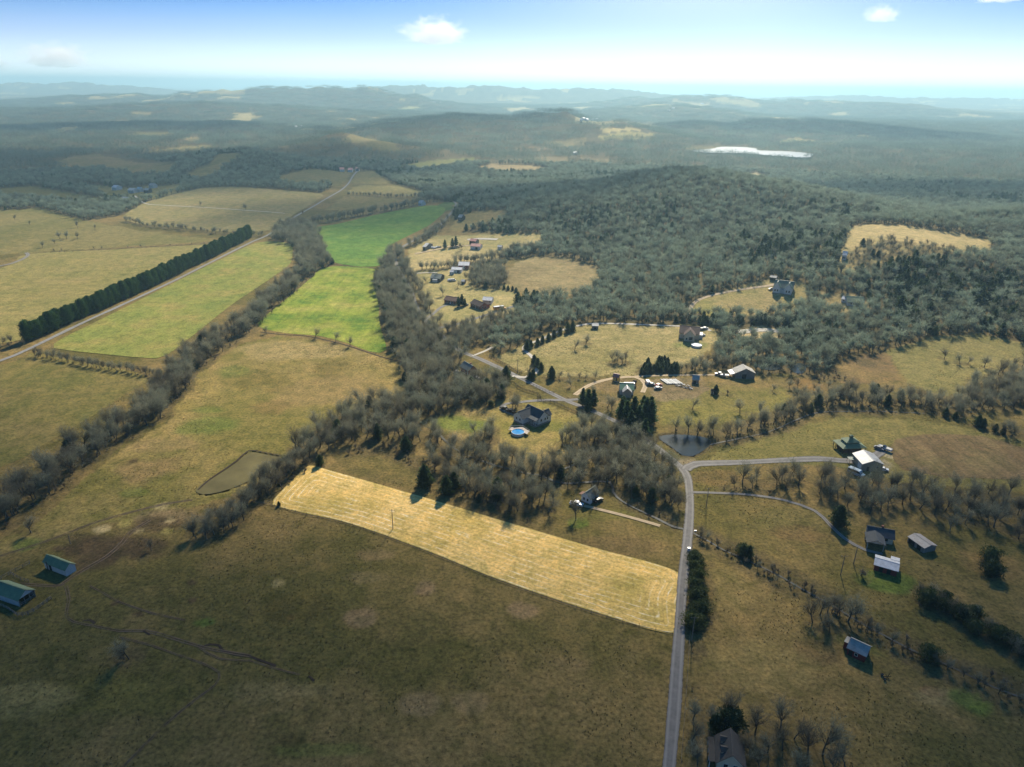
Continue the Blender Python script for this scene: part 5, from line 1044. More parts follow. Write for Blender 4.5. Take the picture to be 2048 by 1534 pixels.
def gable(root, f, wh, rh, wm, rm, over=0.45, base=0.0, bmat=None, open_sides=(), z0=0.0, wall_name='wall', roof_name='roof'):
    L2, W2 = f.L / 2, f.W / 2
    bm = bmesh.new()
    for (x) in (-L2, L2):
        if ('DA' if x < 0 else 'BC') in open_sides: poly(bm, f, [(x, -W2, wh), (x, W2, wh), (x, 0, wh + rh)]); continue
        poly(bm, f, [(x, -W2, z0), (x, W2, z0), (x, W2, wh), (x, 0, wh + rh), (x, -W2, wh)])
    for (y) in (-W2, W2):
        if ('AB' if y < 0 else 'CD') in open_sides: continue
        poly(bm, f, [(-L2, y, z0), (L2, y, z0), (L2, y, wh), (-L2, y, wh)])
    wall = obj_bm(wall_name, bm, wm, root)
    if base: part_box('footing', f, (-L2 - 0.05, L2 + 0.05, -W2 - 0.05, W2 + 0.05, -0.6, base), bmat or W_stone, root)
    bm = bmesh.new(); k = rh / W2; ov = over
    for sg in (-1, 1): slab(bm, f, (-L2 - ov, 0, wh + rh + 0.03), (L2 + ov, 0, wh + rh + 0.03), (L2 + ov, sg * (W2 + ov), wh - k * ov + 0.03), (-L2 - ov, sg * (W2 + ov), wh - k * ov + 0.03), 0.14)
    roof = obj_bm(roof_name, bm, rm, root)
    part_box('ridge_cap', f, (-L2 - ov, L2 + ov, -0.18, 0.18, wh + rh + 0.14, wh + rh + 0.21), rm, roof)
    return wall, roof
def house(name, label, cat, A, B, C, wh, rh, wm, rm, over=0.45, base=0.0, wins=(), doors=(), group=None, open_sides=(), chimney=None, min_w=None, posts=0):
    f = Frame(A, B, C)
    if min_w: f.W = max(f.W, min_w)
    r = root_at(name, f, label, cat, group); gable(r, f, wh, rh, wm, rm, over, base, None, open_sides)
    for s_, t_, w_, z_, h_ in wins: opening(f, r, 'window', s_, t_, w_, z_, h_, M_glass)
    for s_, t_, w_, h_, m_ in doors: opening(f, r, 'door', s_, t_, w_, max(base, 0.02), h_, m_)
    if chimney: part_box('chimney', f, (chimney[0] * f.L / 2 - 0.4, chimney[0] * f.L / 2 + 0.4, chimney[1] * f.W / 2 - 0.4, chimney[1] * f.W / 2 + 0.4, wh * 0.6, wh + rh + 0.7), W_brick, r)
    for i in range(posts):
        for s_ in open_sides:
            x, y = side_pos(f, s_, -0.94 + 1.88 * i / max(posts - 1, 1), 0, -0.12); part_box('post', f, (x - 0.1, x + 0.1, y - 0.1, y + 0.1, -0.4, wh), M_post, r)
    return r, f
def block(root, f, cx, cy, L_, W_, turn, wh, rh, wm, rm, over=0.4, base=0.0, open_sides=(), wins=(), wall_name='wing_wall', roof_name='wing_roof', z0=0.0):
    """a further gabled wing of the same house, in the house's axes; turn swaps the ridge direction"""
    u, v = (f.u, f.v) if not turn else (f.v, f.u)
    off = f.p(cx, cy, 0); g_ = Frame(0, 0, 0, (f.o + np.array(off), u, v, L_, W_))
    class Sh(Frame):
        def __init__(s): s.o, s.u, s.v, s.L, s.W = g_.o, u, v, L_, W_
        def p(s, x, y, z): q = Frame.p(s, x, y, z); return Vector((q[0] + off[0], q[1] + off[1], q[2]))
    h_ = Sh(); gable(root, h_, wh, rh, wm, rm, over, base, None, open_sides, z0, wall_name, roof_name)
    for s_, t_, w_, z_, hh in wins: opening(h_, root, 'window', s_, t_, w_, z_, hh, M_glass)
    return h_
def W4(side, zs=1.1, n=3, w=0.95, h=1.3): return [(side, -0.72 + 1.44 * (i + 0.5) / n, w, zs, h) for i in range(n)]

# near west barns
r, f = house('barn', 'white steel barn with green metal roof beside the muddy feeding ground', 'barn', (91, 1136.5), (133.8, 1152.8), (153, 1141), 2.7, 1.5, W_shade, R_green, 0.35, 0, (), [('AB', -0.45, 1.1, 2.0, M_inside), ('DA', 0, 2.6, 2.3, M_inside)])
part_box('lean_post', f, (-f.L / 2 + 1.9, -f.L / 2 + 2.15, -f.W / 2 - 0.5, -f.W / 2 - 0.3, -0.3, 3.4), M_wood, r)
r, f = house('barn', 'open-ended barn with two-tone green metal roof and board corral', 'barn', (-12, 1196), (40.5, 1213.8), (71.6, 1192.7), 2.7, 1.9, W_shade, R_green, 0.35, 0, (), (), open_sides=('BC',), posts=4)
part_box('stall_rail', f, (f.L / 2 - 0.15, f.L / 2 - 0.05, -f.W / 2 + 0.3, f.W / 2 - 0.3, 0.9, 1.1), M_post, r); part_box('stall_rail', f, (f.L / 2 - 0.15, f.L / 2 - 0.05, -f.W / 2 + 0.3, f.W / 2 - 0.3, 0.4, 0.55), M_post, r)
# pool house
r, f = house('house', 'white house with charcoal gabled roof and wing beside the round pool', 'house', (1046, 838), (1076.4, 852.9), (1095, 843.4), 3.7, 3.0, W_white, R_dark, 0.4, 0.8, [('BC', -0.45, 0.9, 1.9, 1.2), ('BC', 0.3, 0.9, 1.9, 1.2), ('BC', 0.75, 0.8, 1.9, 1.1), ('AB', 0.05, 0.9, 1.9, 1.4)], [('AB', 0.35, 1.0, 2.9, M_door)])
block(r, f, -f.L * 0.30, -f.W / 2 - 1.4, 7.6, 6.4, True, 3.7, 2.5, W_white, R_dark, 0.4, 0.8, (), [('DA', -0.35, 0.8, 1.9, 1.1), ('DA', 0.4, 0.8, 1.9, 1.1), ('CD', 0.1, 0.9, 1.9, 1.2)])
block(r, f, f.L * 0.28, f.W / 2 + 0.3, 3.2, 4.2, True, 3.7, 2.0, W_white, R_dark, 0.35)
bm = bmesh.new(); slab(bm, f, (f.L * 0.02, -f.W / 2 - 2.2, 3.35), (f.L / 2 + 0.3, -f.W / 2 - 2.2, 3.35), (f.L / 2 + 0.3, -f.W / 2 + 0.3, 3.95), (f.L * 0.02, -f.W / 2 + 0.3, 3.95), 0.12); obj_bm('porch_roof', bm, R_dark, r)
part_box('porch_floor', f, (f.L * 0.02, f.L / 2, -f.W / 2 - 2.0, -f.W / 2 - 0.06, -0.3, 0.78), W_stone, r)
for i in range(5): x = f.L * 0.05 + (f.L * 0.43) * i / 4; part_box('porch_post', f, (x - 0.09, x + 0.09, -f.W / 2 - 1.9, -f.W / 2 - 1.72, 0.78, 3.4), M_trim, r)
# round pool and deck
def pool(px, py, rad, wm, label, deck=True):
    p = G(px, py); f = Frame(0, 0, 0, (np.array([p[0], p[1], p[2] + 0.05]), np.array([0.9, -0.44]), np.array([0.44, 0.9]), 1, 1)); r = root_at('swimming_pool', f, label, 'pool'); n = 28
    bm = bmesh.new(); ri = [[bm.verts.new((math.cos(6.2832 * i / n) * q, math.sin(6.2832 * i / n) * q, z)) for i in range(n)] for q, z in ((rad, -0.2), (rad, 1.25), (rad - 0.14, 1.25), (rad - 0.14, 0.9))]
    for a, b in zip(ri, ri[1:]):
        for i in range(n): bm.faces.new((a[i], a[(i + 1) % n], b[(i + 1) % n], b[i]))
    obj_bm('pool_wall', bm, M_trim, r)
    bm = bmesh.new(); bm.faces.new([bm.verts.new((math.cos(6.2832 * i / n) * (rad - 0.13), math.sin(6.2832 * i / n) * (rad - 0.13), 1.02)) for i in range(n)]); obj_bm('pool_surface', bm, wm, r)
    if deck:
        bm = bmesh.new(); D = rad + 1.1; pts = [(D + 0.6, -0.5), (D + 0.6, D * 0.62), (0, D + 1.0), (-D - 0.6, D * 0.62), (-D - 0.6, -0.5), (-rad - 0.05, 0)] + [(math.cos(math.pi - math.pi * i / 16) * (rad + 0.05), math.sin(math.pi - math.pi * i / 16) * (rad + 0.05)) for i in range(1, 16)] + [(rad + 0.05, 0)]
        lo = [bm.verts.new(f.p(x, y, 1.14)) for x, y in pts]; hi = [bm.verts.new(f.p(x, y, 1.28)) for x, y in pts]; bm.faces.new(hi); bm.faces.new(lo)
        for i in range(len(pts)): j = (i + 1) % len(pts); bm.faces.new((lo[i], lo[j], hi[j], hi[i]))
        obj_bm('deck', bm, M_deck, r)
        for a, b in (((D + 0.55, D * 0.6), (0, D + 0.95)), ((0, D + 0.95), (-D - 0.55, D * 0.6)), ((D + 0.55, D * 0.6), (D + 0.55, -0.45)), ((-D - 0.55, D * 0.6), (-D - 0.55, -0.45))):
            pa = f.p(*a, 2.1); pb = f.p(*b, 2.1); v, q = tubes([(np.array(pa), np.array(pb), 0.06, 0.06)], 4); link(bpy.data.objects.new('deck_rail', mesh_np('deck_rail', v, q, [M_trim])), r)
            for t_ in (0.0, 0.5): c = pa.lerp(pb, t_); v, q = tubes([((c.x, c.y, -0.2), (c.x, c.y, 2.1), 0.07, 0.07)], 4); link(bpy.data.objects.new('deck_post', mesh_np('deck_post', v, q, [M_deck])), r)
M_poolblue = water_material('pool_water', (0.03, 0.24, 0.52), 0.12, 2.0, 0.1); M_poolcover = water_material('pool_cover', (0.40, 0.50, 0.54), 0.3, 2.0, 0.1)
pool(1036, 868, 3.1, M_poolblue, 'round above-ground pool with blue water and pale deck'); pool(1393, 693, 3.3, M_poolcover, 'round above-ground pool with pale water near the brown-roofed house', False)
# brick cottage and its shed
house('house', 'brick cottage with grey-green roof half hidden in bare trees', 'house', (921, 742.5), (937, 752), (951, 746), 3.2, 2.2, W_brick, R_lichen, 0.5, 0.3, W4('BC', 1.2, 2) + W4('AB', 1.2, 2), [('AB', 0.8, 1.0, 2.1, M_trim)], chimney=(0.3, 0.2))
house('shed', 'small pale-roofed shed beside the brick cottage', 'shed', (907, 752), (914, 754.5), (919, 751), 2.1, 0.9, W_grey, R_beige, 0.25, 0, (), [('AB', 0, 1.0, 1.8, M_door)], min_w=2.5)
# grey-roofed cabin behind the hay field
r, f = house('cabin', 'small white cabin with mossy grey roof between creek and hay field', 'cabin', (1197, 997), (1180, 1009.5), (1164, 1001), 2.7, 2.1, W_white, R_lichen, 0.4, 0.2, [('BC', -0.4, 0.8, 1.0, 1.1), ('BC', 0.4, 0.8, 1.0, 1.1), ('AB', -0.3, 0.9, 1.0, 1.1)], [('AB', 0.4, 0.9, 2.0, M_door)])
bm = bmesh.new(); slab(bm, f, (-f.L * 0.1, f.W / 2, 2.3), (f.L * 0.35, f.W / 2, 2.3), (f.L * 0.35, f.W / 2 + 2.0, 1.9), (-f.L * 0.1, f.W / 2 + 2.0, 1.9), 0.1); obj_bm('lean_roof', bm, R_brick, r)
# lodge with stepped hipped roof
f = Frame((1664.5, 891), (1684.5, 908.4), (1728, 904.5)); r = root_at('lodge', f, 'dark timber lodge with tiered green hipped roof and cupola', 'house')
def hip(root, f, hx_, hy_, z0, z1, tx, ty, m, name, th=0.12):
    bm = bmesh.new(); a = [(-hx_, -hy_), (hx_, -hy_), (hx_, hy_), (-hx_, hy_)]; b = [(-tx, -ty), (tx, -ty), (tx, ty), (-tx, ty)]
    lo = [bm.verts.new(f.p(x, y, z0)) for x, y in a]; l2 = [bm.verts.new(f.p(x, y, z0 + th)) for x, y in a]; hi = [bm.verts.new(f.p(x, y, z1 + th)) for x, y in b]
    bm.faces.new(lo); bm.faces.new(hi)
    for i in range(4): j = (i + 1) % 4; bm.faces.new((lo[i], lo[j], l2[j], l2[i])); bm.faces.new((l2[i], l2[j], hi[j], hi[i]))
    return obj_bm(name, bm, m, root)
L2, W2 = f.L / 2, f.W / 2
part_box('wall', f, (-L2 + 1.3, L2 - 1.3, -W2 + 1.3, W2 - 1.3, -0.3, 2.7), W_dark, r)
for side, n_ in (('AB', 5), ('DA', 4), ('BC', 4)):
    for i in range(n_): x, y = side_pos(f, side, -0.95 + 1.9 * i / (n_ - 1), 0, -0.3); part_box('porch_post', f, (x - 0.1, x + 0.1, y - 0.1, y + 0.1, -0.3, 2.65), W_dark, r)
hip(r, f, L2 + 0.3, W2 + 0.3, 2.6, 3.9, L2 * 0.55, W2 * 0.55, R_green, 'skirt_roof'); part_box('clerestory', f, (-L2 * 0.53, L2 * 0.53, -W2 * 0.53, W2 * 0.53, 3.6, 4.55), R_greendk, r)
t = hip(r, f, L2 * 0.62, W2 * 0.62, 4.5, 6.0, L2 * 0.08, W2 * 0.08, R_green, 'roof'); part_box('cupola', f, (-0.6, 0.6, -0.6, 0.6, 6.0, 6.9), R_greendk, t); hip(r, f, 0.85, 0.85, 6.9, 7.4, 0.05, 0.05, R_green, 'cupola_roof', 0.05)
# metal barn by the lodge
r, f = house('barn', 'beige metal barn with pale roof next to the timber lodge', 'barn', (1703, 921), (1722, 942), (1757, 936), 3.4, 1.7, W_beige, R_beige, 0.3, 0, [('BC', 0.5, 0.9, 1.3, 1.0)], [('AB', 0.55, 3.0, 2.8, W_white), ('BC', -0.4, 1.0, 2.1, M_door)])
part_box('lean_shelter', f, (-f.L / 2 + 0.5, -f.L / 2 + 3.2, -f.W / 2 - 2.6, -f.W / 2 - 0.05, 1.9, 2.05), R_greendk, r)
for x in (-f.L / 2 + 0.6, -f.L / 2 + 3.1): part_box('shelter_post', f, (x, x + 0.12, -f.W / 2 - 2.5, -f.W / 2 - 2.38, -0.3, 1.9), M_post, r)
# wooded yard houses
r, f = house('house', 'low house with charcoal roof and open carport in the leaf-strewn woodland', 'house', (1734, 1081), (1784, 1090), (1793, 1075), 2.6, 1.7, W_cream, R_dark, 0.5, 0, W4('AB', 1.0, 3), [('AB', -0.1, 1.0, 2.0, M_door)], chimney=(0.15, 0.3))
h_ = block(r, f, -f.L * 0.27, -f.W / 2 - 2.6, 6.0, 5.6, True, 2.7, 1.3, W_cream, R_dark, 0.35, 0, ('DA', 'AB', 'CD'), (), 'carport_gable', 'carport_roof')
for x in (-1, 1):
    for y in (-1, 0, 1): c = h_.p(-2.9 if y == 0 else (-0.2 + y * 2.6), x * 2.6, 0); 
for yy in (-2.6, 2.6): q0 = h_.p(-2.85, yy, -0.3); v, q = tubes([((q0.x, q0.y, -0.3), (q0.x, q0.y, 2.7), 0.1, 0.1)], 4); link(bpy.data.objects.new('carport_post', mesh_np('carport_post', v, q, [M_trim])), r)
r, f = house('shed', 'long tumbledown shed with patched grey-white metal roof', 'shed', (1814, 1084), (1846, 1107), (1866, 1099), 2.1, 0.8, W_grey, R_rust, 0.25, 0, (), [('AB', -0.5, 2.6, 1.8, M_inside), ('AB', 0.4, 1.6, 1.8, M_inside)])
r, f = house('shed', 'long dark red shed with white metal roof beside the curved drive', 'shed', (1746.7, 1140.8), (1791.9, 1154), (1797.6, 1135.5), 2.3, 0.9, W_red, R_white, 0.35, 0, (), [('AB', 0.3, 1.2, 1.9, M_inside), ('AB', -0.4, 1.2, 1.9, M_inside)])
part_box('raised_roof', f, (f.L * 0.14, f.L / 2 + 0.3, f.W / 2 - 0.6, f.W / 2 + 1.5, 2.3, 2.75), R_white, r)
r, f = house('barn', 'small dark red barn with weathered grey roof on the open pasture', 'barn', (1692.5, 1309), (1727.7, 1326), (1749, 1312.5), 2.6, 1.7, W_red, R_grey, 0.35, 0, [('AB', 0.0, 0.7, 1.0, 0.8)], [('BC', 0, 1.8, 2.2, M_inside), ('AB', -0.6, 1.1, 1.9, M_inside)])
part_box('lean_to_roof', f, (-f.L / 2 - 1.7, -f.L / 2 - 0.36, -0.5, f.W / 2, 2.3, 2.42), R_grey, r); part_box('lean_to_wall', f, (-f.L / 2 - 1.6, -f.L / 2 - 0.02, -0.3, f.W / 2 - 0.1, -0.3, 2.3), W_red, r)
r, f = house('house', 'house with dark stained gable roof and two dormers beside the gravel road', 'house', (1429, 1491), (1432, 1541), (1485, 1544), 3.0, 3.0, W_cream, R_old, 0.45, 0.4, W4('BC', 1.2, 2) + W4('AB', 1.2, 3), [('AB', 0.0, 1.0, 2.2, M_door)])
for t_ in (-0.45, 0.38):
    x = t_ * f.L / 2; dm = part_box('dormer', f, (x - 0.75, x + 0.75, -f.W / 2 * 0.72, -f.W / 2 * 0.2, 3.2, 4.85), W_cream, r); part_box('dormer_window', f, (x - 0.45, x + 0.45, -f.W / 2 * 0.72 - 0.05, -f.W / 2 * 0.72 + 0.01, 3.95, 4.7), M_glass, dm)
    bm = bmesh.new()
    for sg in (-1, 1): slab(bm, f, (x, -f.W / 2 * 0.72 - 0.25, 5.4), (x, -0.3, 5.4), (x + sg * 0.98, -0.3, 4.78), (x + sg * 0.98, -f.W / 2 * 0.72 - 0.25, 4.78), 0.1)
    obj_bm('dormer_roof', bm, R_old, dm)
bm = bmesh.new(); slab(bm, f, (-f.L / 2, -f.W / 2 - 1.9, 2.4), (f.L / 2, -f.W / 2 - 1.9, 2.4), (f.L / 2, -f.W / 2 - 0.46, 2.62), (-f.L / 2, -f.W / 2 - 0.46, 2.62), 0.1); obj_bm('porch_roof', bm, R_old, r)
for i in range(4): x = -f.L / 2 + 0.2 + (f.L - 0.4) * i / 3; part_box('porch_post', f, (x - 0.08, x + 0.08, -f.W / 2 - 1.8, -f.W / 2 - 1.64, -0.2, 2.4), M_trim, r)
# grey barn east
r, f = house('barn', 'weathered grey board barn with patchy metal roof and lean-to', 'barn', (1464, 748), (1470.5, 757), (1511, 761), 3.4, 2.6, W_grey, R_grey, 0.35, 0, (), [('BC', -0.1, 2.4, 2.6, M_inside)])
bm = bmesh.new(); slab(bm, f, (-f.L / 2, -f.W / 2 - 3.0, 2.3), (f.L / 2, -f.W / 2 - 3.0, 2.3), (f.L / 2, -f.W / 2 - 0.4, 3.05), (-f.L / 2, -f.W / 2 - 0.4, 3.05), 0.1); obj_bm('lean_roof', bm, R_white, r)
for i in range(3): x = -f.L / 2 + 0.2 + (f.L - 0.4) * i / 2; part_box('lean_post', f, (x - 0.09, x + 0.09, -f.W / 2 - 2.9, -f.W / 2 - 2.7, -0.3, 2.3), M_post, r)
# brown-roofed house, hill houses
r, f = house('house', 'cream house with dark brown roof and tall front gable above the paddock', 'house', (1358, 677), (1397, 680.5), (1402, 668), 3.8, 3.0, W_cream, R_brown, 0.4, 0.3, W4('AB', 1.3, 3) + W4('BC', 1.3, 2), ())
block(r, f, f.L * 0.02, -f.W / 2 - 1.5, 6.0, 6.6, True, 4.2, 3.4, W_cream, R_brown, 0.4, 0.3, (), [('DA', 0.3, 2.2, 1.0, 2.0), ('DA', -0.5, 0.9, 1.0, 1.3)]); part_box('porch', f, (f.L / 2 + 0.1, f.L / 2 + 2.4, -f.W / 4, f.W / 4, 0, 2.5), M_trim, r)
r, f = house('house', 'white hill house with green-grey roof and twin front gables', 'house', (1546, 583.5), (1583, 588), (1589, 577), 4.2, 3.8, W_white, R_greendk, 0.4, 0.4, W4('AB', 1.4, 3), ())
for t_ in (-0.62, 0.62): block(r, f, t_ * f.L / 2, -f.W / 2 - 1.0, 4.6, 5.2, True, 4.6, 3.8, W_white, R_greendk, 0.35, 0.3, (), [('DA', -0.35, 0.9, 1.4, 1.5), ('DA', 0.35, 0.9, 1.4, 1.5)])
part_box('porch', f, (-f.L * 0.18, f.L * 0.18, -f.W / 2 - 2.2, -f.W / 2 - 0.05, 0, 2.6), W_shade, r)
house('carport', 'dark open carport at the top of the clay drive', 'carport', (1539, 561), (1551, 562.5), (1553, 558), 2.6, 1.0, W_grey, R_grey, 0.3, 0, (), (), open_sides=('AB',), posts=3, min_w=5)
r, f = house('house', 'long house with bright green metal roof among grey trees', 'house', (1694, 612), (1726, 613.5), (1728, 603), 3.2, 2.8, W_shade, R_green, 0.6, 0.3, W4('AB', 1.2, 4), [('AB', 0.1, 1.0, 2.2, M_door)], min_w=9)
house('shed', 'small white shed beside the green-roofed house', 'shed', (1682, 604), (1690, 606), (1693, 601), 2.5, 1.4, W_white, R_white, 0.25, 0, [('AB', 0.2, 0.8, 1.1, 0.9)], (), min_w=4)
house('shed', 'small weathered shed on the far side of the paddock', 'shed', (1184, 658.5), (1196.5, 659), (1197, 655), 2.3, 0.9, W_grey, R_beige, 0.25, 0, (), [('AB', 0, 1.6, 1.8, M_inside)], min_w=3.5)
# homestead in the sun
house('barn', 'red barn with bright white roof at the sunlit homestead', 'barn', (917, 538.5), (938, 539), (939, 533), 3.4, 2.0, W_red, R_white, 0.3, 0, [('AB', 0.2, 1.2, 1.2, 1.1)], [('AB', 0.0, 1.8, 2.6, W_white)], min_w=9)
house('shed', 'long white shed beside the red barn', 'shed', (902.5, 545), (923, 546), (924, 541.5), 2.6, 1.3, W_white, R_white, 0.25, 0, [('AB', -0.4, 1.0, 1.1, 0.9)], [('AB', 0.4, 2.2, 2.1, M_door)], min_w=6)
house('shed', 'little pale blue shed in front of the long white shed', 'shed', (899.5, 549.5), (906.5, 550), (907, 547), 2.3, 1.0, W_blue, R_white, 0.2, 0, (), [('AB', 0, 1.0, 1.9, W_white)], min_w=3.5)
r, f = house('house', 'dark cottage with white porch at the sunlit homestead', 'house', (861, 563), (880, 564.5), (882, 557), 2.9, 2.4, W_dark, R_lichen, 0.4, 0.2, W4('AB', 1.0, 2), ()); part_box('porch', f, (-f.L * 0.2, f.L * 0.25, -f.W / 2 - 2.2, -f.W / 2 - 0.05, 0, 2.4), M_trim, r)
house('shed', 'dark little shed below the red barn', 'shed', (922, 568.5), (928.5, 569), (929, 566), 2.3, 1.0, W_grey, R_beige, 0.25, 0, (), [('AB', 0, 1.2, 1.8, M_inside)], min_w=3.5)
house('house', 'low brick house with red-brown roof at the end of the curved drive', 'house', (889, 606.5), (911, 609.5), (914, 603.5), 2.8, 1.9, W_brick, R_brick, 0.5, 0.2, W4('AB', 1.0, 3), [('AB', 0.1, 1.0, 2.1, M_trim)], min_w=8)
r, f = house('house', 'larger brick house with hipped brown roof beside the school bus drive', 'house', (941, 613.5), (960, 620.5), (969, 614.5), 2.9, 2.1, W_brick, R_brown, 0.5, 0.2, W4('AB', 1.0, 4) + W4('BC', 1.0, 2), [('AB', 0.1, 1.0, 2.1, M_trim)]); block(r, f, f.L * 0.2, f.W / 2 + 0.5, 4, 5, True, 2.9, 1.7, W_brick, R_brown)
house('garage', 'white garage with arched pale roof behind the larger brick house', 'garage', (965, 607.5), (983, 608.5), (985, 603), 2.8, 1.5, W_white, R_white, 0.3, 0, (), [('AB', -0.4, 2.4, 2.2, W_blue), ('AB', 0.4, 2.4, 2.2, M_inside)], min_w=7)
# cluttered farmyard
house('barn', 'red-roofed open barn in the cluttered farmyard', 'barn', (939, 488), (951, 489), (952, 485), 3.2, 1.6, W_grey, R_red, 0.3, 0, (), (), open_sides=('AB',), posts=4, min_w=8)
house('barn', 'long barn with faded pink and white roof in the farmyard', 'barn', (941, 498.5), (960, 499.5), (961, 495), 3.2, 1.7, W_white, R_red, 0.3, 0, (), [('AB', 0.3, 2.4, 2.4, M_inside)], min_w=9)
house('barn', 'narrow grey barn at the western end of the farmyard', 'barn', (845.5, 500.5), (851.5, 501), (853, 493), 3.4, 2.0, W_grey, R_beige, 0.3, 0, (), [('AB', 0, 1.8, 2.4, M_inside)], min_w=12)
house('shed', 'grey shed with white door behind the farmyard trees', 'shed', (995, 499), (1003, 499.5), (1004, 497), 2.6, 1.1, W_shade, R_beige, 0.25, 0, (), [('AB', 0, 1.6, 1.9, W_white)], min_w=5)
# green-roofed house by the big pines, playhouse and yard
r, f = house('house', 'green-roofed house with pale gable behind the big pine group', 'house', (1240, 788), (1266, 789), (1267, 781), 3.0, 2.2, W_shade, ribbed('bright_green_roof', (0.035, 0.17, 0.085), 0.45), 0.4, 0.2, W4('AB', 1.0, 3), [('AB', 0.1, 1.0, 2.1, M_trim)], min_w=8)
block(r, f, -f.L * 0.02, -f.W / 2 - 0.8, 4.5, 4.4, True, 3.0, 1.9, W_beige, R_beige, 0.3)
r, f = house('playhouse', 'bright yellow playhouse with red roof beside the clay drive', 'playhouse', (1225, 762.5), (1236, 764.5), (1240, 760.5), 2.6, 1.3, W_yellow, R_red, 0.25, 0.4, [('AB', -0.3, 0.6, 1.2, 0.7)], [('AB', 0.35, 0.7, 1.9, M_inside)], min_w=3.2)
house('playhouse', 'smaller yellow play shed next to the white camper', 'playhouse', (1265, 773), (1271, 774), (1273, 771), 2.2, 0.9, W_yellow, R_brown, 0.2, 0, (), [('AB', 0, 0.8, 1.7, M_inside)], min_w=2.6)
house('shed', 'grey tumbledown shed with white gable beside the junk yard', 'shed', (1384, 767), (1397, 768.5), (1399, 763), 2.5, 1.7, W_grey, R_grey, 0.25, 0, (), [('AB', -0.2, 1.4, 1.8, M_inside)], min_w=5)
house('shed', 'tiny brown shed beside the conical cedar', 'shed', (1421, 788.5), (1427, 789.5), (1429, 786.5), 1.8, 0.7, W_cream, R_brown, 0.2, 0, (), [('AB', 0, 0.7, 1.5, M_door)], min_w=2.2)
# far farms
FAR_H = [((680, 343), (689, 343.5), (690, 341), 'white far house with red roof at the road end', W_white, R_red), ((696, 344), (705, 344.5), (706, 342), 'second white far house with red roof by the road end', W_white, R_red), ((711, 342), (718, 342.4), (719, 340), 'red-roofed far barn where the straight road vanishes', W_white, R_red), ((224, 380), (233, 380.5), (234, 378), 'white far shed below the wooded slope', W_white, R_white), ((256, 386), (268, 386.5), (269, 384), 'pale far barn among the hillside farm buildings', W_shade, R_beige), ((273, 384), (280, 384.5), (281, 382.5), 'blue-roofed far shed among the hillside farm buildings', W_shade, W_blue), ((288, 386), (297, 386.5), (298, 384.5), 'dark far barn among the hillside farm buildings', W_dark, R_grey), ((298, 376), (307, 376.5), (308, 374.5), 'grey far house above the hillside farm', W_shade, R_grey), ((241, 405), (253, 405.5), (254, 403), 'white-roofed far barn beside the bare thicket', W_shade, R_white),
         ((1146, 309), (1152, 309.3), (1153, 307.5), 'white far shed in the valley fields', W_white, R_white), ((1643, 370), (1652, 370.4), (1653, 368.5), 'white far house in the wooded valley by the lake', W_white, R_beige), ((918, 441), (925, 441.5), (926, 439.5), 'dark far cottage by the lane bend', W_dark, R_grey), ((838, 411), (845, 411.3), (846, 410), 'small white far shed at the dark green field corner', W_white, R_white), ((1683, 519), (1692, 519.5), (1693, 517), 'white trailer on the hilltop clearing', W_white, R_white)]
for a, b, c, lab, wm, rm in FAR_H: house('farm_building', lab, 'building', a, b, c, 4.0, 2.6, wm, rm, 0.3, 0, W4('AB', 1.2, 2), (), min_w=8)
# white specks of distant homes
for i, (px, py) in enumerate([(1165, 240), (1172, 242), (1180, 241), (1190, 240), (1160, 243), (868, 205), (880, 206), (898, 230), (915, 229), (1020, 190), (1345, 218), (1400, 208), (580, 254), (590, 256), (598, 255), (1012, 200), (1335, 222)]):
    house('distant_house', 'pale distant house speckling the hazy valley', 'house', (px, py), (px + 4, py + 0.2), (px + 4.2, py - 0.4), 5.0, 3.0, W_white, R_white, 0.3, 0, (), (), 'distant pale houses', min_w=10)
# ------------------------------------------------------------------ vehicles, fences, poles, yard things
M_tyre = simple('tyre_rubber', (0.02, 0.02, 0.02), 0.9); M_rim = simple('wheel_rim', (0.35, 0.35, 0.36), 0.4, 0.05, 1.0, 0.6); M_lamp = simple('lamp_glass', (0.6, 0.58, 0.52), 0.2); M_tail = simple('tail_lamp', (0.35, 0.02, 0.015), 0.3)
def paint(name, c, rough=0.35): return simple(name, c, rough, 0.06, 0.7, spec=0.5)
PT = {'black': paint('black_paint', (0.012, 0.013, 0.015)), 'white': paint('white_paint', (0.68, 0.68, 0.67)), 'grey': paint('grey_paint', (0.18, 0.19, 0.2)), 'red': paint('red_paint', (0.28, 0.03, 0.025)), 'blue': paint('pale_blue_paint', (0.24, 0.36, 0.45)), 'navy': paint('navy_paint', (0.02, 0.03, 0.08)), 'bus': paint('bus_orange', (0.72, 0.27, 0.025)), 'cream': paint('cream_paint', (0.58, 0.54, 0.46))}
def extrude_profile(prof, y0, y1, inset=0.0):
    bm = bmesh.new(); a = [bm.verts.new((x, y0 + (inset if z > 0.95 else 0), z)) for x, z in prof]; b = [bm.verts.new((x, y1 - (inset if z > 0.95 else 0), z)) for x, z in prof]
    bm.faces.new(a); bm.faces.new(b[::-1])
    for i in range(len(prof)): j = (i + 1) % len(prof); bm.faces.new((a[i], a[j], b[j], b[i]))
    return bm
def wheel(root, x, y, r=0.36, w=0.24):
    def cyl(rad, ww, m, nm, par):
        bm = bmesh.new(); bmesh.ops.create_cone(bm, cap_ends=True, segments=14, radius1=rad, radius2=rad, depth=ww, matrix=Matrix.Translation((x, y, r)) @ Matrix.Rotation(math.pi / 2, 4, 'X')); return obj_bm(nm, bm, m, par)
    t = cyl(r, w, M_tyre, 'wheel', root); cyl(r * 0.58, w + 0.04, M_rim, 'rim', t)
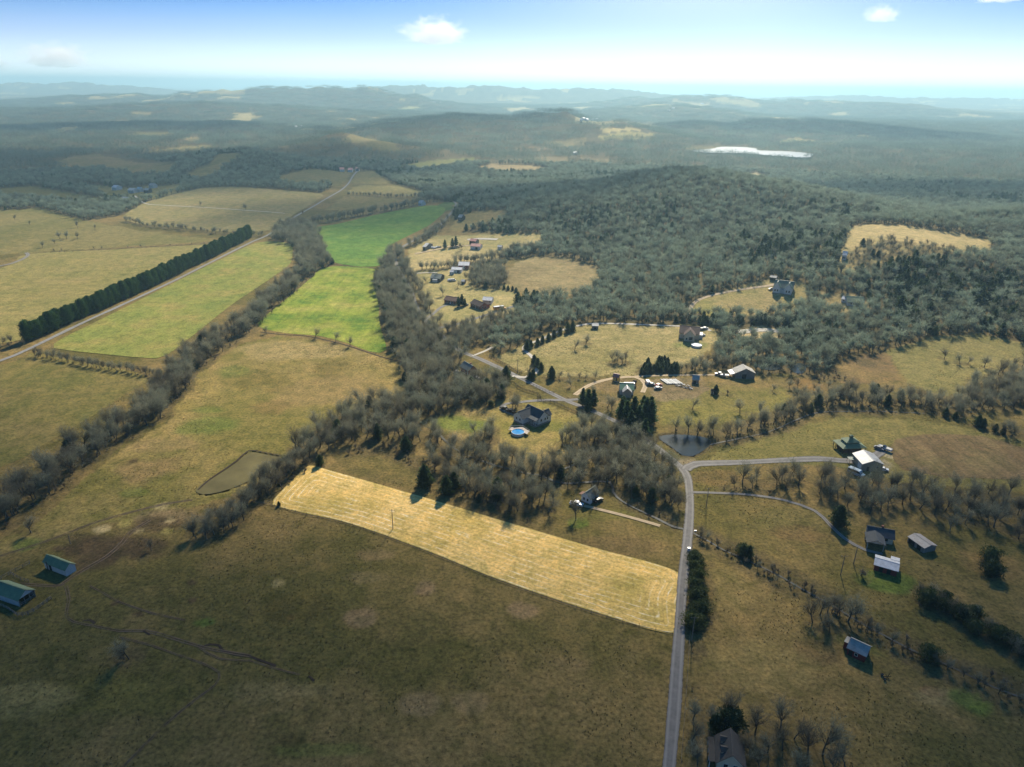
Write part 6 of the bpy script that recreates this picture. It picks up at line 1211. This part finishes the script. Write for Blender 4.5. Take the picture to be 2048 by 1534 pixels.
def vehicle(kind, px, py, ang, col, label, name='car', s=1.0, grp=None):
    p = G(px, py); e = link(bpy.data.objects.new(name, None)); e.location = (p[0], p[1], p[2] + 0.14); e.rotation_euler = (0, 0, math.radians(ang)); e.scale = (s, s, s); tag(e, label, {'bus': 'bus', 'van': 'van', 'pickup': 'pickup truck', 'camper': 'camper'}.get(kind, 'car'), grp); m = PT[col]
    if kind == 'bus':
        obj_bm('body', extrude_profile([(-4.6, 0.5), (3.2, 0.5), (4.7, 0.55), (4.7, 1.3), (3.4, 1.45), (3.2, 2.75), (-4.6, 2.75)], -1.2, 1.2), m, e); bm = bmesh.new(); bmesh.ops.create_cube(bm, size=1, matrix=Matrix.Translation((-0.7, 0, 2.83)) @ Matrix.Diagonal((7.7, 2.3, 0.16, 1))); obj_bm('roof', bm, PT['white'], e)
        for sd_ in (-1, 1):
            for i in range(8): bm = bmesh.new(); bmesh.ops.create_cube(bm, size=1, matrix=Matrix.Translation((-4.0 + i * 0.92, sd_ * 1.21, 2.15)) @ Matrix.Diagonal((0.72, 0.04, 0.7, 1))); obj_bm('window', bm, M_glass, e)
        bm = bmesh.new(); bmesh.ops.create_cube(bm, size=1, matrix=Matrix.Translation((3.32, 0, 2.1)) @ Matrix.Diagonal((0.06, 2.1, 0.95, 1))); obj_bm('windscreen', bm, M_glass, e)
        for x in (-2.9, 3.6):
            for y in (-1.08, 1.08): wheel(e, x, y, 0.48, 0.3)
        return e
    if kind == 'camper':
        obj_bm('body', extrude_profile([(-3.0, 0.5), (2.8, 0.5), (3.1, 1.2), (2.8, 2.7), (-2.9, 2.7), (-3.1, 1.5)], -1.1, 1.1), m, e)
        for x in (-1.8, 0.2, 1.7): bm = bmesh.new(); bmesh.ops.create_cube(bm, size=1, matrix=Matrix.Translation((x, -1.11, 1.9)) @ Matrix.Diagonal((0.8, 0.04, 0.6, 1))); obj_bm('window', bm, M_glass, e)
        for y in (-1, 1): wheel(e, -0.3, y)
        return e
    if kind == 'van': body = [(-2.5, 0.35), (2.4, 0.35), (2.5, 0.9), (1.7, 1.15), (1.2, 1.95), (-2.4, 1.95), (-2.5, 1.0)]; cab = [(-2.3, 1.25), (1.62, 1.25), (1.22, 1.82), (-2.25, 1.82)]
    elif kind == 'pickup': body = [(-2.7, 0.45), (2.6, 0.45), (2.7, 1.05), (1.3, 1.15), (0.7, 1.85), (-0.8, 1.85), (-1.0, 1.15), (-2.7, 1.12)]; cab = [(-0.92, 1.2), (1.2, 1.2), (0.68, 1.78), (-0.78, 1.78)]
    else: body = [(-2.2, 0.35), (2.2, 0.35), (2.25, 0.8), (1.2, 0.98), (0.5, 1.48), (-1.2, 1.48), (-1.9, 1.0), (-2.25, 0.9)]; cab = [(-1.75, 1.02), (1.1, 1.02), (0.48, 1.42), (-1.15, 1.42)]
    obj_bm('body', extrude_profile(body, -0.92, 0.92, 0.10), m, e); obj_bm('window_glass', extrude_profile(cab, -0.90, 0.90, 0.02) if kind != 'van' else extrude_profile(cab, -0.94, 0.94), M_glass, e)
    bm = bmesh.new(); x0 = max(q[0] for q in cab); bmesh.ops.create_cube(bm, size=1, matrix=Matrix.Translation((x0 - 0.12, 0, 1.32 if kind != 'car' else 1.16)) @ Matrix.Rotation(0.62, 4, 'Y') @ Matrix.Diagonal((0.5, 1.5, 0.06, 1))); obj_bm('windscreen', bm, M_glass, e)
    if kind == 'pickup': bm = bmesh.new(); bmesh.ops.create_cube(bm, size=1, matrix=Matrix.Translation((-1.85, 0, 1.15)) @ Matrix.Diagonal((1.5, 1.4, 0.05, 1))); obj_bm('bed', bm, M_inside, e)
    for x in (-1.45, 1.5):
        for y in (-0.84, 0.84): wheel(e, x, y, 0.36 if kind != 'pickup' else 0.4)
    zz = body[2][1] - 0.12
    for y in (-0.66, 0.66):
        for x, mm, nm in ((body[2][0] - 0.02, M_lamp, 'headlight'), (-body[2][0] + 0.02, M_tail, 'tail_light')): bm = bmesh.new(); bmesh.ops.create_cube(bm, size=1, matrix=Matrix.Translation((x, y, zz)) @ Matrix.Diagonal((0.08, 0.36, 0.16, 1))); obj_bm(nm, bm, mm, e)
    return e
vehicle('pickup', 1010, 820, 140, 'black', 'black pickup truck on the gravel apron farther from the pool house', 'pickup_truck'); vehicle('pickup', 1021, 825, 142, 'black', 'black pickup truck on the gravel apron closer to the pool house', 'pickup_truck')
vehicle('car', 952.7, 758.5, 10, 'white', 'white car parked beside the brick cottage'); vehicle('pickup', 1153, 1011, -20, 'white', 'white pickup truck beside the grey-roofed cabin', 'pickup_truck'); vehicle('car', 1196, 1003, 40, 'black', 'dark car behind the grey-roofed cabin')
vehicle('bus', 999, 620, 22, 'bus', 'orange school bus with white roof parked on the drive', 'school_bus', 1.0)
vehicle('pickup', 1439, 750.5, 175, 'grey', 'grey pickup truck beside the weathered grey barn', 'pickup_truck'); vehicle('car', 1758, 899, -50, 'grey', 'dark car beside the white boat at the lodge')
vehicle('van', 1711, 950, -52, 'blue', 'long pale blue van with dark windows below the beige metal barn', 'van', 1.35); vehicle('car', 1765, 941, -20, 'white', 'white car at the corner of the beige metal barn')
vehicle('van', 1295, 767.5, 95, 'white', 'white van at the edge of the junk yard', 'van'); vehicle('car', 1301, 770.5, 160, 'grey', 'grey car beside the white van in the junk yard'); vehicle('car', 1317, 772.5, 30, 'red', 'red car in the junk yard'); vehicle('car', 1316, 778.5, 10, 'grey', 'grey-green car on the bare junk yard ground'); vehicle('camper', 1258, 775.5, 2, 'white', 'long white camper behind the green-roofed house', 'camper')
vehicle('car', 899, 561.5, 60, 'white', 'white car by the dark cottage'); vehicle('van', 906, 562.5, 20, 'white', 'white van in the homestead yard', 'van'); vehicle('car', 931, 611, 30, 'navy', 'dark blue car beside the larger brick house')
for i, (px, py, a_, c_) in enumerate([(864.5, 496, 80, 'white'), (868, 497, 85, 'white'), (871.5, 496.5, 80, 'cream'), (874, 495.5, 75, 'white'), (879, 495.5, 60, 'grey')]): vehicle('car', px, py, a_, c_, '%s car in the row before the cluttered farmyard' % c_, grp='cars before the farmyard')
vehicle('pickup', 908, 497, 15, 'grey', 'grey pickup truck on the farmyard track', 'pickup_truck'); vehicle('pickup', 914, 496, 10, 'black', 'black pickup truck on the farmyard track', 'pickup_truck'); vehicle('car', 1404, 660, 5, 'black', 'black car on the pale drive behind the brown-roofed house'); vehicle('car', 1404, 672, 20, 'white', 'white car beside the brown-roofed house'); vehicle('car', 1542, 579, 30, 'grey', 'grey car at the corner of the white hill house'); vehicle('car', 1410, 658.5, 20, 'white', 'white car at the end of the pale drive')
# boats
def boat(px, py, ang, label, L_=6.2):
    p = G(px, py); e = link(bpy.data.objects.new('boat', None)); e.location = (p[0], p[1], p[2] + 0.15); e.rotation_euler = (0, 0, math.radians(ang)); tag(e, label, 'boat')
    st = [(-0.5, 1.0, 0.45), (-0.15, 1.1, 0.4), (0.2, 1.0, 0.42), (0.42, 0.55, 0.6), (0.5, 0.05, 0.85)]
    bm = bmesh.new(); rows = []
    for x, w, z in st: rows.append([bm.verts.new((x * L_, y * w, zz)) for y, zz in ((-1, 1.5), (-0.8, z + 0.2), (0, z), (0.8, z + 0.2), (1, 1.5))])
    for a, b in zip(rows, rows[1:]):
        for i in range(4): bm.faces.new((a[i], b[i], b[i + 1], a[i + 1]))
    bm.faces.new(rows[0]); obj_bm('hull', bm, PT['white'], e)
    bm = bmesh.new(); d = [bm.verts.new((x * L_, s_ * w * 0.96, 1.4)) for s_ in (-1, 1) for x, w, z in (st if s_ < 0 else st[::-1])]; bm.faces.new(d); obj_bm('deck', bm, PT['cream'], e)
    bm = bmesh.new(); bmesh.ops.create_cube(bm, size=1, matrix=Matrix.Translation((0.05 * L_, 0, 1.68)) @ Matrix.Diagonal((1.1, 1.5, 0.5, 1))); obj_bm('windscreen', bm, M_glass, e)
    bm = bmesh.new(); bmesh.ops.create_cube(bm, size=1, matrix=Matrix.Translation((-0.05 * L_, 0, 0.42)) @ Matrix.Diagonal((L_ * 0.9, 0.5, 0.12, 1))); obj_bm('trailer_frame', bm, M_rim, e)
    for y in (-0.95, 0.95): wheel(e, -0.12 * L_, y, 0.3)
boat(1769, 900, 125, 'white motor boat on a trailer in the lodge yard'); boat(1448, 754, 170, 'white boat on a trailer beside the weathered grey barn', 5.0)
# fences
def fence(name, pts, label, post_gap=2.4, h=1.35, rails=3, m=M_wood, pr=0.075, wire=False):
    l = smooth_line(GP(pts), 0.5); d = np.concatenate([[0], np.cumsum(np.hypot(*np.diff(l, axis=0).T))]); n = max(2, int(round(d[-1] / post_gap)) + 1); u = np.linspace(0, d[-1], n)
    x = np.interp(u, d, l[:, 0]); y = np.interp(u, d, l[:, 1]); z = hgt(x, y); e = link(bpy.data.objects.new(name, None)); e.location = (x[0], y[0], z[0]); tag(e, label, 'fence'); P = np.column_stack([x - x[0], y - y[0], z - z[0]])
    v, q = tubes([((0, 0, -0.3), (0, 0, h), pr, pr * 0.9)], 5); pm = mesh_np('post', v, q, [m])
    for p in P:
        o = link(bpy.data.objects.new('post', pm), e); o.location = p; o.scale.z = rnd.uniform(0.94, 1.06)
    rm = mesh_np('rail', [(0, -0.03, -0.07), (1, -0.03, -0.07), (1, 0.03, -0.07), (0, 0.03, -0.07), (0, -0.03, 0.07), (1, -0.03, 0.07), (1, 0.03, 0.07), (0, 0.03, 0.07)], [(0, 1, 5, 4), (1, 2, 6, 5), (2, 3, 7, 6), (3, 0, 4, 7), (4, 5, 6, 7), (3, 2, 1, 0)], [m])
    for a, b in zip(P, P[1:]):
        for k in range(rails):
            o = link(bpy.data.objects.new('rail', rm), e); dv = b - a; zz = h * (0.30 + 0.62 * k / max(rails - 1, 1)); o.location = (a[0], a[1], a[2] + zz); o.scale = (float(np.linalg.norm(dv)), 1, 1); o.rotation_euler = (0, -math.atan2(dv[2], math.hypot(dv[0], dv[1])), math.atan2(dv[1], dv[0]))
fence('board_fence', [(979, 714), (1000, 725), (1020, 736), (1037, 748), (1044, 746)], 'dark board fence along the lane above the brick cottage')
fence('board_fence', [(1028, 768), (1042, 779), (1060, 785), (1077, 791), (1082, 797), (1075, 795)], 'dark board fence between the lane and the drive entrance')
fence('board_fence', [(1075, 800), (1090, 804), (1104, 805), (1120, 812), (1140, 821), (1158, 829), (1172, 836), (1185, 843)], 'long dark board fence curving along the lane by the pool house lawn')
fence('board_fence', [(1060, 770), (1080, 778), (1095, 785), (1108, 787)], 'short dark rail fence opposite the pool house entrance', rails=2)
fence('corral_fence', [(35, 1232), (52, 1231), (75, 1219), (103, 1198)], 'timber corral fence around the yard of the open-ended barn', 1.6, 1.3, 3, M_post, 0.1)
fence('corral_fence', [(-20, 1206), (10, 1216), (35, 1232)], 'timber corral fence below the open-ended barn', 1.6, 1.3, 3, M_post, 0.1)
fence('corral_fence', [(-30, 1168), (0, 1160), (22, 1148), (60, 1128)], 'timber fence running from the road toward the white steel barn', 2.2, 1.3, 2, M_post, 0.1)
fence('corral_fence', [(22, 1149), (32, 1155), (45, 1161), (58, 1165)], 'short timber fence between the two green-roofed barns', 1.8, 1.3, 2, M_post, 0.1)
fence('field_fence', [(505, 1004), (545, 1011), (600, 1027), (700, 1050), (850, 1103), (1000, 1163), (1200, 1231), (1345, 1269)], 'low wooden post fence along the lower edge of the hay field', 5.0, 1.1, 1, M_post, 0.07)
fence('field_fence', [(1384, 1080), (1384, 1200), (1378, 1300), (1370, 1420), (1362, 1530)], 'post fence along the gravel road verge', 5.0, 1.1, 1, M_post, 0.06)
# utility poles
def pole(px, py, h, label, arm=True):
    p = G(px, py); e = link(bpy.data.objects.new('utility_pole', None)); e.location = p; tag(e, label, 'utility pole')
    v, q = tubes([((0, 0, -0.5), (0, 0, h), 0.16, 0.10)], 8); link(bpy.data.objects.new('pole', mesh_np('pole', v, q, [M_post])), e)
    if arm:
        v, q = tubes([((-1.1, 0.13, h - 0.5), (1.1, 0.13, h - 0.5), 0.07, 0.07)], 4); a = link(bpy.data.objects.new('crossarm', mesh_np('crossarm', v, q, [M_post])), e)
        for x in (-1.0, 0.0, 1.0): v, q = tubes([((x, 0.13, h - 0.44), (x, 0.13, h - 0.2), 0.06, 0.05)], 6); link(bpy.data.objects.new('insulator', mesh_np('insulator', v, q, [M_conc])), a)
pole(786, 1058, 8.5, 'wooden utility pole standing alone in the hay field'); pole(1038, 1015, 8, 'utility pole at the brush edge behind the hay field'); pole(1383, 1282, 9, 'utility pole beside the road below the evergreen hedge'); pole(1412, 1015, 9, 'utility pole in the grass by the woodland drive'); pole(1681, 1150, 8, 'utility pole on the grass near the white-roofed red shed'); pole(1707, 1128, 7, 'utility pole beside the curved drive', False); pole(1035, 746, 8, 'utility pole inside the fenced triangle by the lane'); pole(671, 896, 7, 'utility pole at the edge of the pond wood', False); pole(1430, 640, 9, 'utility pole beside the pale drive above the paddock', False); pole(141, 1088, 4, 'leaning timber post on the muddy feeding ground', False)
# lumber rows and junk
for i in range(8):
    p = G(1328 + i * 4.1, 764); e = link(bpy.data.objects.new('lumber_stack', None)); e.location = (p[0], p[1], p[2] + 0.05); e.rotation_euler = (0, 0, math.radians(112)); tag(e, 'pale stack of sawn boards in the row of lumber stacks', 'lumber stack', 'row of lumber stacks')
    for k in range(4): bm = bmesh.new(); bmesh.ops.create_cube(bm, size=1, matrix=Matrix.Translation((rnd.uniform(-0.3, 0.3), -0.36 + 0.24 * k, 0.25)) @ Matrix.Diagonal((7.0, 0.2, 0.5, 1))); obj_bm('board', bm, W_shade if (i + k) % 3 else W_grey, e)
for i, (px, py) in enumerate([(1354, 771), (1360, 773), (1366, 772), (1371, 776), (1377, 775), (1381, 778)]):
    p = G(px, py); e = link(bpy.data.objects.new('scrap_heap', None)); e.location = p; tag(e, 'heap of grey scrap boards on the junk yard', 'scrap heap', 'scrap heaps on the junk yard')
    for k in range(7): bm = bmesh.new(); bmesh.ops.create_cube(bm, size=1, matrix=Matrix.Translation((rnd.uniform(-1, 1), rnd.uniform(-0.8, 0.8), 0.2 + 0.1 * k)) @ Matrix.Rotation(rnd.uniform(0, 3), 4, 'Z') @ Matrix.Rotation(rnd.uniform(-0.3, 0.3), 4, 'Y') @ Matrix.Diagonal((rnd.uniform(1, 2.6), 0.3, 0.12, 1))); obj_bm('board', bm, rnd.choice([W_grey, W_shade, W_dark]), e)
# yard ornament: farm implement in the open pasture, mailbox by the road
p = G(1773, 1356); e = link(bpy.data.objects.new('farm_implement', None)); e.location = p; tag(e, 'small dark farm implement left on the open pasture', 'farm implement')
for a, b in (((-1.4, 0, 0.5), (1.2, 0, 0.6)), ((-0.9, -0.8, 0.45), (-0.9, 0.8, 0.45)), ((0.2, -0.9, 0.4), (0.2, 0.9, 0.4)), ((0.2, 0.0, 0.5), (0.9, 0.5, 1.1))): v, q = tubes([(a, b, 0.09, 0.09)], 5); link(bpy.data.objects.new('frame_bar', mesh_np('frame_bar', v, q, [M_inside])), e)
for y in (-0.85, 0.85): wheel(e, -0.9, y, 0.42, 0.16)
p = G(1377.5, 1101); e = link(bpy.data.objects.new('utility_box', None)); e.location = p; tag(e, 'white utility box on the road shoulder beside the evergreen hedge', 'utility box')
bm = bmesh.new(); bmesh.ops.create_cube(bm, size=1, matrix=Matrix.Translation((0, 0, 0.5)) @ Matrix.Diagonal((0.9, 0.7, 1.2, 1))); obj_bm('cabinet', bm, PT['white'], e); bm = bmesh.new(); bmesh.ops.create_cube(bm, size=1, matrix=Matrix.Translation((0, 0, 1.14)) @ Matrix.Diagonal((1.0, 0.8, 0.08, 1))); obj_bm('lid', bm, PT['grey'], e)
p = G(1390, 1068); e = link(bpy.data.objects.new('mailbox', None)); e.location = p; tag(e, 'white mailbox on a post at the stream culvert', 'mailbox')
v, q = tubes([((0, 0, -0.3), (0, 0, 1.1), 0.06, 0.06)], 5); link(bpy.data.objects.new('post', mesh_np('post', v, q, [M_post])), e); bm = bmesh.new(); bmesh.ops.create_cube(bm, size=1, matrix=Matrix.Translation((0, 0, 1.35)) @ Matrix.Diagonal((0.9, 0.5, 0.5, 1))); bmesh.ops.bevel(bm, geom=bm.edges[:], offset=0.1, segments=2, affect='EDGES'); obj_bm('box', bm, PT['white'], e)
# ------------------------------------------------------------------ clouds and haze
def cloud_mesh(seed, sub=5, flat=None, amp=1.0):
    bm = bmesh.new(); bmesh.ops.create_icosphere(bm, subdivisions=sub, radius=1.0)
    from mathutils import noise as mn
    for v in bm.verts:
        p = v.co.copy(); q = p * 2.2 + Vector((seed * 7.1, seed * 3.3, 0))
        d = amp * (0.55 * mn.fractal(q, 1.0, 2.0, 5) + 0.35 * abs(mn.noise(q * 2.0)))
        v.co = p * max(0.35, 0.8 + d)
        if flat: v.co.z = math.tanh(v.co.z / flat) * flat
        elif v.co.z < -0.25: v.co.z = -0.25 + (v.co.z + 0.25) * 0.25
    m = bpy.data.meshes.new('cloud'); bm.to_mesh(m); bm.free()
    for p in m.polygons: p.use_smooth = True
    return m
def cloud_material(name, dens, soft, aniso=0.35):
    m = bpy.data.materials.new(name); m.use_nodes = True; nt = m.node_tree; nt.nodes.clear()
    o = nt.nodes.new('ShaderNodeOutputMaterial'); pv = N(nt, 'ShaderNodeVolumePrincipled', Anisotropy=aniso); pv.inputs['Color'].default_value = (1, 1, 1, 1)
    nt.links.new(pv.outputs[0], o.inputs['Volume']); pv.inputs['Density'].default_value = dens
    if soft:
        v = posvec(nt, True); n_ = N(nt, 'ShaderNodeTexNoise', Scale=2.3, Detail=5, Roughness=0.65); nt.links.new(v, n_.inputs['Vector'])
        ln = N(nt, 'ShaderNodeVectorMath', operation='LENGTH'); nt.links.new(v, ln.inputs[0])
        s1 = N(nt, 'ShaderNodeMath', operation='MULTIPLY_ADD'); s1.inputs[1].default_value = -1.35; s1.inputs[2].default_value = -0.35; nt.links.new(ln.outputs['Value'], s1.inputs[0])
        s2 = N(nt, 'ShaderNodeMath', operation='MULTIPLY_ADD'); s2.inputs[1].default_value = 3.4; nt.links.new(n_.outputs['Fac'], s2.inputs[0]); nt.links.new(s1.outputs[0], s2.inputs[2])
        cl_ = N(nt, 'ShaderNodeMath', operation='MULTIPLY', use_clamp=False); s3 = N(nt, 'ShaderNodeClamp'); nt.links.new(s2.outputs[0], s3.inputs[0]); nt.links.new(s3.outputs[0], cl_.inputs[0]); cl_.inputs[1].default_value = dens
        nt.links.new(cl_.outputs[0], pv.inputs['Density'])
    return m
M_cloud = cloud_material('cloud_vapour', 0.0028, True)
M_shade_cloud = cloud_material('shade_cloud_vapour', 0.0085, False)
def sky_at(px, py, D): d = ray(px, py); d = d / np.linalg.norm(d); return Vector((d[0] * D, d[1] * D, CAM_H + d[2] * D))
for i, (px, py, wpx, hpx, lab) in enumerate([(110, 118, 130, 46, 'small oval white cloud low over the hills'), (868, 70, 130, 56, 'white cloud with a ragged tail alone in the blue sky'), (1762, 32, 62, 32, 'tiny wispy cloud high in the sky'), (1998, -4, 80, 22, 'flat white cloud at the top of the sky'), (-8, 132, 54, 36, 'small white cloud next to the oval cloud'), (1150, 163, 60, 16, 'faint cloud on the hazy horizon')]):
    D = 14000; o = link(bpy.data.objects.new('cloud', cloud_mesh(i + 1))); o.data.materials.append(M_cloud)
    o.location = sky_at(px, py, D); sx = wpx / FPX * D / 2; o.scale = (sx, sx * 0.7, hpx / FPX * D / 2 * 1.25)
    tag(o, lab, 'cloud', 'small clouds in the sky')
# unseen clouds: near two added to darken the foreground, rest to shade the woods
def shade(x, y, rx, ry, alt, seed, thick=260, rot=0.0):
    t_ = alt / sun_dir.z
    o = link(bpy.data.objects.new('cloud', cloud_mesh(seed, 4, 0.3, 0.55))); o.data.materials.append(M_shade_cloud)
    o.location = Vector((x, y, 0)) + sun_dir * t_; o.scale = (rx, ry, thick); o.rotation_euler[2] = rot
    tag(o, 'unseen broad thin cloud placed to shade the valley', 'cloud', 'unseen clouds placed for shade'); return o
HAZE = 1.55e-4; HAZE_COL = (0.46, 0.73, 0.86)
shade(-110, 20, 600, 185, 900, 21, 330, -0.43)  # added out of view, dims the near pasture
shade(250, 160, 200, 135, 900, 22, 190, 0.1)  # added out of view, dims the south-east yards
shade(-60, 930, 420, 180, 1000, 23, 150, 0.05)
shade(-750, 1350, 800, 420, 1100, 24, 150, 0.1)
shade(-150, 2350, 620, 260, 1100, 25, 200, 0.05)  # this and the next two added to lay dark bands on far ridges
shade(1100, 2700, 700, 300, 1100, 26, 200, -0.05)
shade(-1300, 2400, 600, 220, 1100, 27, 200, 0.0)
shade(700, 1150, 330, 110, 1000, 28, 170, -0.1)
hz = bpy.data.materials.new('haze_air'); hz.use_nodes = True; nt = hz.node_tree; nt.nodes.clear()
o_ = nt.nodes.new('ShaderNodeOutputMaterial'); pv = N(nt, 'ShaderNodeVolumePrincipled', Density=HAZE, Anisotropy=0.35)
pv.inputs['Color'].default_value = (*HAZE_COL, 1); nt.links.new(pv.outputs[0], o_.inputs['Volume'])
bm = bmesh.new(); bmesh.ops.create_cube(bm, size=1.0); hm = bpy.data.meshes.new('haze'); bm.to_mesh(hm); bm.free(); hm.materials.append(hz)
ho_ = link(bpy.data.objects.new('haze', hm)); lowest = float(GZ.min()) - 1.0; ztop = 260.0
ho_.scale = (110000, 110000, ztop - lowest); ho_.location = (0, 0, (ztop + lowest) / 2); tag(ho_, kind='stuff')
print('terrain max', float(GZ.max()), 'min', float(GZ.min()))
